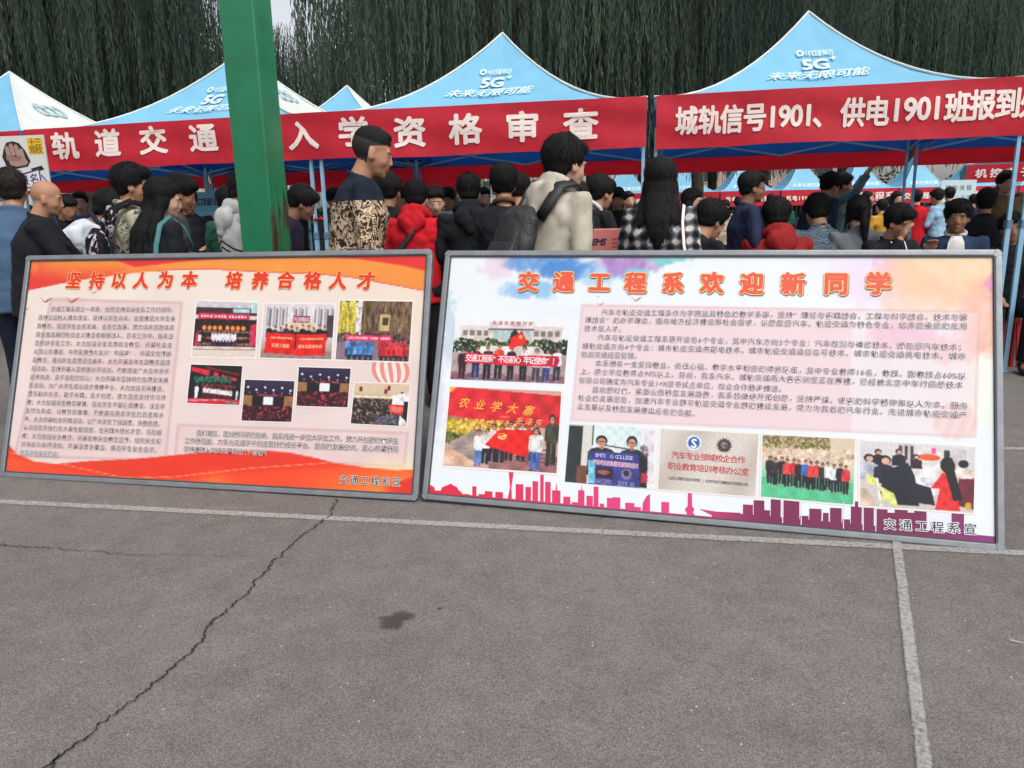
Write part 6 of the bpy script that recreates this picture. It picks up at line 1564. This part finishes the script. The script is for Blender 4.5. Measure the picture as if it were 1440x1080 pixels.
def logo(r, tr):
    # white wing-like emblem low on the pack
    V = []; F = []; rnd = random.Random(3)
    for k in range(7):
        a = -.045 + k * .015; b = len(V); hgt_ = .02 + .03 * (k / 6) + rnd.uniform(0, .01)
        V += [tr((a - .008, -.342, 1.02)), tr((a + .009, -.342, 1.02)), tr((a + .016, -.343, 1.02 + hgt_)), tr((a + .004, -.343, 1.02 + hgt_ * .7))]; F.append((b, b + 1, b + 2, b + 3))
    mesh_from('emblem', V, F, M_LET, r)
backpack('beige', 'black backpack with small white emblem worn by the man in beige', M_NYL, -.02, 1.12, .40, .30, .17, logo)
def crossbag(who, label, m, s, low=(.24, -.02, .92), w=.035, cat='bag strap', side=True):
    r, tr, arm, Mh = worn_thing('shoulder_strap', label, cat, who)
    pts = [(-.20 * s, -.145, 1.02), (-.08 * s, -.165, 1.20), (.02 * s, -.168, 1.32), (.075 * s, -.13, 1.43), (.095 * s, -.02, 1.494), (.05 * s, .13, 1.36), (-.1 * s, .165, 1.12), (-.2 * s, .10, .98)]
    strap(tr, pts, w, m, r, 'band', .008); return r
M_TEAL = mat('teal_webbing', lin((58, 108, 112)), .7, var=.2, scale=40)
r, tr, arm, Mh = worn_thing('shoulder_strap', 'teal bag strap over the shoulder of the woman with hair clip', 'bag strap', 'clip')
strap(tr, [(.205, -.125, .90), (.205, -.13, 1.1), (.19, -.12, 1.28), (.165, -.085, 1.41), (.145, -.01, 1.478), (.15, .08, 1.42), (.17, .14, 1.3)], .030, M_TEAL, r, 'band', .008)
crossbag('red', 'black bag strap across the back of the red sweatshirt', M_NYL, 1)
r, tr, arm, Mh = worn_thing('shoulder_strap', 'thin white bag strap over the checked shirt', 'bag strap', 'plaid')
strap(tr, [(.20, -.19, .98), (.19, -.20, 1.08), (.165, -.185, 1.2), (.15, -.14, 1.34), (.15, -.05, 1.452), (.15, .06, 1.44)], .018, M_LET, r, 'band', .007)
r, tr, arm, Mh = worn_thing('hair_clip', 'small white hair clip in the long black hair', 'hair clip', 'clip')
g = G(); g.tube([Mh @ Vector((-.070, -.075, .085)), Mh @ Vector((-.055, -.100, .072)), Mh @ Vector((-.030, -.122, .066))], [.005, .006, .004], 6); g.build('clip_bar', M_LET, r, True)
r, tr, arm, Mh = worn_thing('white_paper', 'sheet of white paper held by the stooping person behind pale poles', 'paper', 'paper')
M_PAPER = mat('white_paper', lin((226, 226, 226)), .8, var=.03)
w_ = arm[1][2]; g = G(); g.box(w_ + Vector((-.08, .10, -.02)), (.20, .28, .004), Matrix.Rotation(.5, 3, 'X')); g.build('sheet', M_PAPER, r)
r, tr, arm, Mh = worn_thing('white_notepad', 'white sheets held beside the leaning man in dark blue suit', 'paper', 'teal')
g = G(); g.box(Vector((.20, .35, 1.30)), (.16, .22, .01), Matrix.Rotation(.5, 3, 'X') @ Matrix.Rotation(.4, 3, 'Z')); g.build('sheet', M_PAPER, r)
r, tr, arm, Mh = worn_thing('badge_lanyard', 'badge on a pale cord worn by the seated man with glasses', 'badge', 'gl')
for s in (-1, 1): strap(tr, [(.06 * s, .07, 1.44), (.05 * s, .125, 1.36), (.02 * s, .158, 1.22), (.0, .166, 1.14)], .010, M_PAPER, r, 'cord', .003)
g = G(); g.box(tr((0, .172, 1.09)), (.06, .004, .085)); g.build('badge_card', M_PAPER, r)
# white shirt front of the seated man facing the camera
tr = P['fr'][1]['tr']; V = []; F = []; rows = [(1.45, .035, .085), (1.40, .055, .128), (1.30, .065, .151), (1.18, .06, .158), (1.05, .05, .160)]
for z, hw, yy in rows:
    for q in (-1, -.4, .4, 1): V.append(tr((hw * q, yy - .012 * abs(q), z)))
for i in range(len(rows) - 1):
    for k in range(3): a_ = i * 4 + k; F.append((a_, a_ + 1, a_ + 5, a_ + 4))
V2 = [v + (tr((0, -.03, 0)) - tr((0, 0, 0))) for v in V]; n_ = len(V)
mesh_from('shirt_front', V + V2, F + [tuple(reversed([i + n_ for i in f])) for f in F], C_('shirt_white', (206, 200, 196)), P['fr'][0], True)

# ------------------------------------------------------------------ posters and boards
def flat_board(name, label, cat, c, w, h, rz, paint, thick=.012, lean=0., group=None, frame=None):
    r = thing(name, label, cat, c, rz, group)
    g = G(); g.box((0, 0, 0), (w, thick, h)); g.build('panel', M_BACK if frame is None else frame, r)
    def M(Pp): Pp = np.asarray(Pp, float); return np.column_stack([(Pp[:, 0] - .5) * w, (.5 - Pp[:, 1]) * h])
    p = Pr(M, 0.0); p.dz = 1e-4; paint(p)
    V = np.concatenate(p.V); V = np.column_stack([V[:, 0], -thick / 2 - .001 - V[:, 2], V[:, 1]])
    mesh_from('printed_face', V, [tuple(f) for f in p.F], M_PRINT, r, colors=np.concatenate(p.C)); return r
def poster_l(p):
    p.rect(0, 0, 1, 1, (222, 222, 218)); rnd = random.Random(2)
    p.mosaic(.0, .05, .62, .3, 30, 7, lambda a, b: (226, 224, 222) if rnd.random() < .8 else (150, 146, 150))
    hand = (176, 140, 128); ink = (34, 28, 30)
    def sc(P): return [(.76 + (x - .75) * .72, .34 + (y - .36) * .8) for x, y in P]
    p.poly(sc([(.62, .22), (.66, .08), (.73, .05), (.80, .10), (.86, .28), (.90, .52), (.86, .64), (.72, .68), (.62, .60), (.59, .40)]), ink)
    p.poly(sc([(.66, .50), (.70, .42), (.84, .44), (.875, .54), (.84, .60), (.73, .63), (.665, .58)]), hand)
    for k, (fx, fy) in enumerate(((.655, .20), (.705, .14), (.76, .17), (.81, .26))): p.poly(sc([(fx - .022, fy), (fx, fy - .05), (fx + .024, fy - .01), (fx + .04, fy + .22), (fx + .018, fy + .25), (fx - .008, fy + .22)]), hand)
    p.poly(sc([(.63, .40), (.66, .36), (.80, .44), (.79, .50), (.70, .50), (.64, .48)]), (150, 118, 108))
    for k in range(6): p.rect(.05 + .09 * k, .42 + .02 * (k % 2), .11 + .09 * k, .44 + .02 * (k % 2), (120, 118, 126))
    p.poly([(.56, .35), (.63, .30), (.62, .42), (.57, .44)], ink); p.poly([(.86, .60), (.95, .55), (.97, .62), (.88, .68)], ink)
    p.rect(.865, .05, .985, .34, (238, 190, 40)); p.text('十三', (.875, .125), (.975, .125), .075, (120, 84, 20), .02); p.text('驾校', (.875, .26), (.975, .26), .075, (120, 84, 20), .02)
    p.poly([(.72, .72), (.93, .60), (.935, .92), (.74, .98)], (60, 58, 120)); p.poly([(.735, .745), (.92, .635), (.922, .90), (.75, .955)], (226, 224, 232)); p.text('报名', (.75, .83), (.92, .77), .10, (50, 48, 80), .02)
    p.poly([(.94, .70), (.99, .86), (.98, .88), (.935, .74)], (120, 120, 190))
a_ = at_y(-40, 190, 7.30); b_ = at_y(73, 258, 7.22)
wpl = 1.30; c_ = at_y(73, 228, 7.28)
flat_board('hanging_poster', 'white driving school poster with a fist and yellow square at the left edge', 'poster', (c_[0] - wpl / 2 + .01, 7.30, at_y(36, 229, 7.3)[2] - .01), wpl, .50, radians(-8), poster_l)
def poster_b(p):
    p.rect(0, 0, 1, 1, (150, 208, 226)); p.rect(0, .0, 1, .24, (132, 198, 222)); p.text('山西工程职业学院', (.08, .12), (.92, .12), .090, (34, 44, 60), .02)
    p.text('签到处', (.10, .40), (.90, .40), .20, (206, 40, 110), .02); p.text('测绘工程', (.10, .64), (.90, .64), .17, (206, 40, 110), .02); p.text('欢迎新生', (.10, .86), (.90, .86), .16, (120, 60, 160), .015)
q = at_y(296, 300, 8.6)
flat_board('standing_poster', 'light blue poster with pink characters seen under the canopy left of the post', 'poster', (q[0], 8.6, 1.22), .60, .92, radians(-10), poster_b)
def board_w(p):
    p.rect(0, 0, 1, 1, (206, 226, 230)); p.text('报到流程', (.1, .25), (.9, .25), .11, (50, 100, 110), .02); p.text('交通工程系', (.12, .55), (.88, .55), .08, (90, 120, 130), .01)
q = at_y(1347, 268, 15.5)
flat_board('notice_board', 'small pale notice board far behind the seated men', 'notice board', (q[0], 15.5, q[2] - .1), .75, .62, .05, board_w)
# prop feet for the two standing boards
for nm, u_, yy, top_ in (('standing_poster', 296, 8.6, .78), ('notice_board', 1347, 15.5, 1.5)):
    r = [o for o in bpy.data.objects if o.name == nm][0]
    for s in (-1, 1):
        g = G(); g.bar((s * .22, .04, -r.location.z + .002), (s * .18, .012, -.2), .02); g.build('leg', M_TUBED, r)

# ------------------------------------------------------------------ courier carton on a table
M_TCL = mat('red_table_cloth', lin((140, 20, 34)), .8, var=.1, scale=6, bump=.3, bscale=20)
M_WOOD = mat('pale_laminate', (.42, .38, .33), .5, var=.06, scale=6)
def table(x, y, rz, w, label, cloth=True):
    r = thing('folding_table', label, 'table', (x, y, 0), rz, 'folding tables under the canopies')
    g = G(); g.box((0, 0, .735), (w, .5, .03)); bevel(g.build('table_top', M_WOOD, r), .004)
    for a_ in (-1, 1):
        for b_ in (-1, 1):
            g = G(); g.bar((a_ * (w / 2 - .08), b_ * .2, 0), (a_ * (w / 2 - .1), b_ * .2, .72), .026); g.build('leg', M_TUBED, r)
    if cloth:
        c = thing('table_cloth', 'red cloth over the ' + ' '.join(label.split()[:10]), 'tablecloth', (x, y, 0), rz, 'red table cloths')
        V = []; F = []; n = 64; per = []
        for i in range(n):
            t = i / n * (2 * (w + .5)); 
            if t < w: p = (-w / 2 + t, -.26)
            elif t < w + .5: p = (w / 2 + .01, -.25 + t - w)
            elif t < 2 * w + .5: p = (w / 2 - (t - w - .5), .26)
            else: p = (-w / 2 - .01, .25 - (t - 2 * w - .5))
            per.append(p)
        for j, z in enumerate((.754, .745, .5, .18)):
            for i, p in enumerate(per):
                k = 1 + .035 * j * (1 + .5 * sin(i * 1.9)) ; V.append((p[0] * (1 + .01 * j) , p[1] * k, z))
        for j in range(3):
            for i in range(n): F.append((j * n + i, j * n + (i + 1) % n, (j + 1) * n + (i + 1) % n, (j + 1) * n + i))
        F.append(tuple(range(n))); mesh_from('cloth_sheet', V, F, M_TCL, c)
    return r
def at_row(u, y): return at_y(u, 300, y)
q = at_row(868, 4.95); table(q[0] - .1, 4.95, -.19, 1.2, 'folding table carrying the courier carton')
q = at_row(250, 6.35); table(q[0], 6.35, -.19, 1.4, 'folding table in front of the queue at left')
q = at_row(600, 6.25); table(q[0], 6.3, -.19, 1.4, 'folding table behind the red hooded sweatshirt')
q = at_row(1190, 7.15); table(q[0], 7.2, -.19, 1.4, 'folding table before the seated people at right')
q = at_row(1075, 6.1); table(q[0] - .45, 6.3, -.19, 1.2, 'folding table beside the tall man with glasses')
c_ = at_y(866, 340, 4.82); r = thing('courier_carton', 'pink and red courier carton lettered EMS standing on a table', 'carton', (c_[0], 4.86, .757), -.12)
hh_ = at_y(868, 322, 4.72)[2] - .757; M_CART = mat('carton_pink', lin((206, 120, 112)), .7, var=.06, scale=8, bump=.15, bscale=30); M_CARTR = mat('carton_red_print', lin((176, 40, 44)), .65, var=.05)
g = G(); g.box((0, 0, hh_ / 2), (.36, .28, hh_)); bevel(g.build('carton_body', M_CART, r), .004)
g = G(); g.add([(-.179, -.1412, hh_ * .02), (.179, -.1412, hh_ * .02), (.179, -.1412, hh_ * .66), (-.179, -.1412, hh_ * .60)], [(0, 1, 2, 3)]); g.build('printed_band', M_CARTR, r)
for k in range(4):
    g = G(); z_ = hh_ * (.86 - .05 * k); g.add([(-.02, -.1414, z_), (.178, -.1414, z_ + .012), (.178, -.1414, z_ + .018), (-.02, -.1414, z_ + .005)], [(0, 1, 2, 3)]); g.build('printed_stripe', M_CARTR, r)
def carton_text(t, x0, x1, z, h, m, off, slant):
    V, F = set_text(t, (x0, z), (x1, z), h, 0, 2, 1., slant); VV = []; FF = []; k = 0
    for i, Q in enumerate(fat(V, off * h, 6)): VV += [(x, -.1418 - .0001 * i, y) for x, y in Q]; FF += [tuple(j + k for j in f) for f in F]; k += len(V)
    mesh_from('lettering', VV, FF, m, r)
carton_text('EMS', -.145, -.055, hh_ * .84, .055, mat('ink_navy', (.02, .025, .06), .6), .04, .3)
carton_text('邮政特快', -.03, .165, hh_ * .52, .055, mat('ink_yellow', (.5, .36, .03), .6), .03, .1)
# red plastic chair and table edge at the lower right, beside the pale blue leg
q = at_z(1425, 470, .25); r = thing('plastic_chair', 'red plastic chair at the right end of the right board', 'chair', (q[0] + .02, q[1] + .1, 0), radians(20))
g = G(); g.box((0, 0, .43), (.44, .42, .035)); bevel(g.build('seat', M_STOOL, r), .012)
for k in range(5):
    g = G(); g.box((-.16 + .08 * k, .20, .64), (.055, .02, .40), Matrix.Rotation(-.15, 3, 'X')); bevel(g.build('back_slat', M_STOOL, r), .005)
g = G(); g.box((0, .235, .85), (.44, .03, .07), Matrix.Rotation(-.15, 3, 'X')); bevel(g.build('top_rail', M_STOOL, r), .01)
for a_ in (-1, 1):
    for b_ in (-1, 1): g = G(); g.bar((a_ * .21, b_ * .2, 0), (a_ * .18, b_ * .17, .42), .035); g.build('leg', M_STOOL, r)
    g = G(); g.bar((a_ * .22, -.17, .62), (a_ * .22, .21, .64), .035); g.build('armrest', M_STOOL, r)
    g = G(); g.bar((a_ * .22, -.16, .43), (a_ * .22, -.16, .62), .03); g.build('arm_support', M_STOOL, r)
q = at_row(1418, 6.3); table(q[0] + .42, 6.45, -.19, 1.0, 'bare folding table at the right edge', False)
# red ribbons tied round the paired legs
M_RIB = mat('red_ribbon', lin((190, 24, 44)), .6)
for k, (base, z) in enumerate(((F0[2], 1.34), (F0[3], 1.36))):
    d_ = RD * .035; r = thing('ribbon_tie', ['red ribbon tying the pale poles beside the man with buzz cut', 'red ribbon tying the pale poles behind the checked shirt'][k], 'ribbon', (base[0], base[1] + .04, z), -.19, 'red ribbons on canopy legs')
    g = G()
    g.tube([(.065 * cos(t), .03 * sin(t), .006 * sin(3 * t)) for t in np.linspace(0, 2 * pi, 17)], [.011] * 17, 6); g.tube([(.0, -.035, 0), (.03, -.05, .015), (.05, -.045, -.01)], [.008, .012, .004], 6); g.tube([(.0, -.035, 0), (-.03, -.05, .012), (-.05, -.04, -.012)], [.008, .012, .004], 6)
    g.build('ribbon_loop', M_RIB, r, True)

# ------------------------------------------------------------------ people further back: three built figures, copied
def copy_person(src, label, u, vt, y, face, topm, group, pants=None):
    base = P[src][0]; inf = P[src][1]; r = base.copy(); COL.objects.link(r); r['label'] = label; r['group'] = group
    for ch in [o for o in bpy.data.objects if o.parent == base]:
        c = ch.copy(); COL.objects.link(c); c.parent = r
        if ch.name.split('.')[0] in ('top', 'collar') and topm is not None: c.material_slots[0].link = 'OBJECT'; c.material_slots[0].material = topm
        if ch.name.startswith('trousers') and pants is not None: c.material_slots[0].link = 'OBJECT'; c.material_slots[0].material = pants
    tgt = at_y(u, vt, y); s = max(.86, min(1.12, tgt[2] / inf['zt'])); hc = inf['Mh'].translation; rz = -face
    r.scale = (s, s, s); r.rotation_euler = (0, 0, rz); r.location = (tgt[0] - (hc.x * cos(rz) - hc.y * sin(rz)) * s, tgt[1] - (hc.x * sin(rz) + hc.y * cos(rz)) * s, 0)
GB = 'people in the background between the canopies'
_b = dict(vox=.015, detail=False, group=GB)
P['f1'] = person('person in black under the left canopy, left of the blue poster', 262, 262, 7.6, R_(150), C_('black', (17, 18, 26)), C_('black', (22, 23, 28)), 'full', sk='tan', hp=R_(14), armL='fold', armR='in', **_b)
P['f2'] = person('distant woman in pale top below the far banners', 1150, 282, 13.0, R_(30), C_('pale', (190, 180, 160)), C_('navy_trousers', (22, 26, 44)), 'long', sk='fair', female=True, armL='in', armR='in', **_b)
P['f3'] = person('distant person in mustard yellow top between the grey leg and the seated man', 1240, 279, 11.5, R_(-10), C_('mustard', (190, 140, 50)), C_('black', (22, 23, 28)), 'short', sk='fair', armL='down', armR='in', **_b)
P['f4'] = person('distant person in dark top stooping under the left canopy', 205, 270, 8.0, R_(200), C_('dark_grey', (74, 76, 76)), C_('black', (22, 23, 28)), 'short', sk='tan', lean=R_(16), hp=R_(16), armL='table', armR='table', **_b)
for k in ('f1', 'f2', 'f3', 'f4'):
    P[k][1]['zt'] = max(max((v.co.z for v in o.data.vertices), default=0) for o in bpy.data.objects if o.parent == P[k][0] and o.name.startswith('hair'))
cc = dict(red=C_('red', (176, 18, 30)), white=C_('white', (196, 202, 212)), blk=C_('black', (17, 18, 26)), lb=C_('light_blue', (140, 172, 196)), navy=C_('navy', (24, 30, 54)), grey=C_('dark_grey', (74, 76, 76)), pink=C_('pink', (200, 120, 130)), cream=C_('cream', (196, 186, 160)), mar=C_('maroon', (96, 22, 38)), den=C_('denim', (70, 98, 130)), green=C_('bottle_green', (34, 84, 66)))
FAR = [('f2', 'distant girl in red and white below the far banner, right of the mustard top', 1263, 268, 12.5, 170, 'white'), ('f3', 'distant person in red top left of the double grey leg', 1290, 266, 12.0, 20, 'red'), ('f1', 'distant person in light blue top touching the double grey leg', 1318, 264, 12.0, -30, 'lb'),
       ('f3', 'distant person in black right of the double grey leg', 1336, 262, 13.5, 10, 'blk'), ('f1', 'distant man in navy below the faded banner', 1372, 272, 14.0, 60, 'navy'), ('f4', 'distant stooping person in black by the shrubs at right', 1396, 276, 12.5, -40, 'blk'), ('f2', 'distant long haired person in dark grey behind the ponytail girl', 1222, 268, 15.5, 120, 'grey'),
       ('f1', 'distant person in denim blue behind the ponytail girl', 1135, 286, 14.5, 80, 'den'), ('f3', 'distant person in black by the thin white far pole', 1118, 282, 15.0, -20, 'blk'), ('f2', 'distant woman in pink left of the checked shirt', 896, 290, 15.0, 100, 'pink'), ('f4', 'distant stooping person in grey left of the checked shirt', 878, 296, 14.0, 140, 'grey'),
       ('f1', 'distant person in cream right of the checked shirt', 1020, 280, 14.5, 200, 'cream'), ('f3', 'distant person in black below the second far banner', 1038, 276, 16.0, 10, 'blk'), ('f2', 'distant woman in maroon beyond the navy jacket', 1086, 272, 17.0, 60, 'mar'),
       ('f4', 'background person in black behind the black T-shirt', 562, 262, 8.2, 170, 'blk'), ('f1', 'background person in white behind the red sweatshirt', 628, 262, 9.0, 190, 'white'), ('f3', 'background person in navy between black hooded top and dark jacket', 680, 262, 8.6, 160, 'navy'), ('f2', 'background woman in red left of the beige sweatshirt', 752, 262, 9.2, 200, 'red'),
       ('f1', 'background person in dark grey beside the pale poles', 470, 262, 8.4, 150, 'grey'), ('f2', 'background woman in black behind the stooping one at pale poles', 402, 268, 8.0, 210, 'blk'), ('f3', 'background person in blue under the left canopy', 110, 268, 8.8, 160, 'den'), ('f2', 'background woman in black under the left canopy', 140, 276, 9.5, 190, 'blk'),
       ('f4', 'background person in black near the left poster', 92, 272, 7.6, 120, 'blk'), ('f1', 'background man in maroon far behind the white hooded top', 300, 272, 10.0, 170, 'mar'), ('f3', 'background person in black right of the tall man with glasses', 1094, 262, 8.4, 170, 'blk'), ('f4', 'background stooping person in black behind the wavy print jacket', 1128, 276, 8.0, 200, 'navy'),
       ('f1', 'background man in black behind the man facing the camera', 1326, 268, 8.4, 30, 'blk'), ('f2', 'background woman in black behind the dark clothed person at right', 1402, 262, 9.6, -20, 'blk'), ('f1', 'background man in black under the right canopy near the carton', 868, 262, 8.8, 185, 'blk'), ('f3', 'background person in grey right of the white panelled jacket', 884, 268, 10.5, 160, 'grey'),
       ('f2', 'distant woman in white far right under the last banner', 1436, 270, 13.0, 60, 'white'), ('f3', 'distant person in green below the third far banner', 1104, 280, 18.0, 0, 'green'), ('f1', 'distant person in red below the first far banner', 944, 284, 16.0, 120, 'red'), ('f4', 'distant person in black below the fifth far banner', 1250, 276, 17.0, 20, 'blk')]
FAR = [f for f in FAR if not (f[2] in (1128, 1326, 1094, 1118))]
for src, lb, u, vt, y, fa, c in FAR: copy_person(src, lb, u, vt, y, R_(fa), cc[c], GB)
print('extras', time.time() - T0)

# ------------------------------------------------------------------ loose grit on the tarmac
rnd = random.Random(21); V = []; F = []
for i in range(900):
    y = 1.2 + rnd.random() ** .7 * 4.5; x = rnd.uniform(-.9, .9) * y; r_ = rnd.uniform(.0012, .0030) * (1 if rnd.random() < .93 else 1.8); b = len(V); a = rnd.random() * 6
    for k in range(4): V.append((x + r_ * cos(a + k * 1.57) * rnd.uniform(.6, 1.2), y + r_ * sin(a + k * 1.57) * rnd.uniform(.6, 1.2), .0012))
    V.append((x + rnd.uniform(-.3, .3) * r_, y + rnd.uniform(-.3, .3) * r_, r_ * rnd.uniform(.7, 1.2)))
    F += [(b, b + 1, b + 4), (b + 1, b + 2, b + 4), (b + 2, b + 3, b + 4), (b + 3, b, b + 4)]
o = mesh_from('loose_grit', V, F, mat('pale_grit', (.30, .29, .27), .8, var=.5, scale=300)); o['kind'] = 'stuff'; o['label'] = 'scattered pale grit lying on the tarmac'
bpy.data.objects.remove(_fo); bpy.data.curves.remove(_fc)
print('done', time.time() - T0)
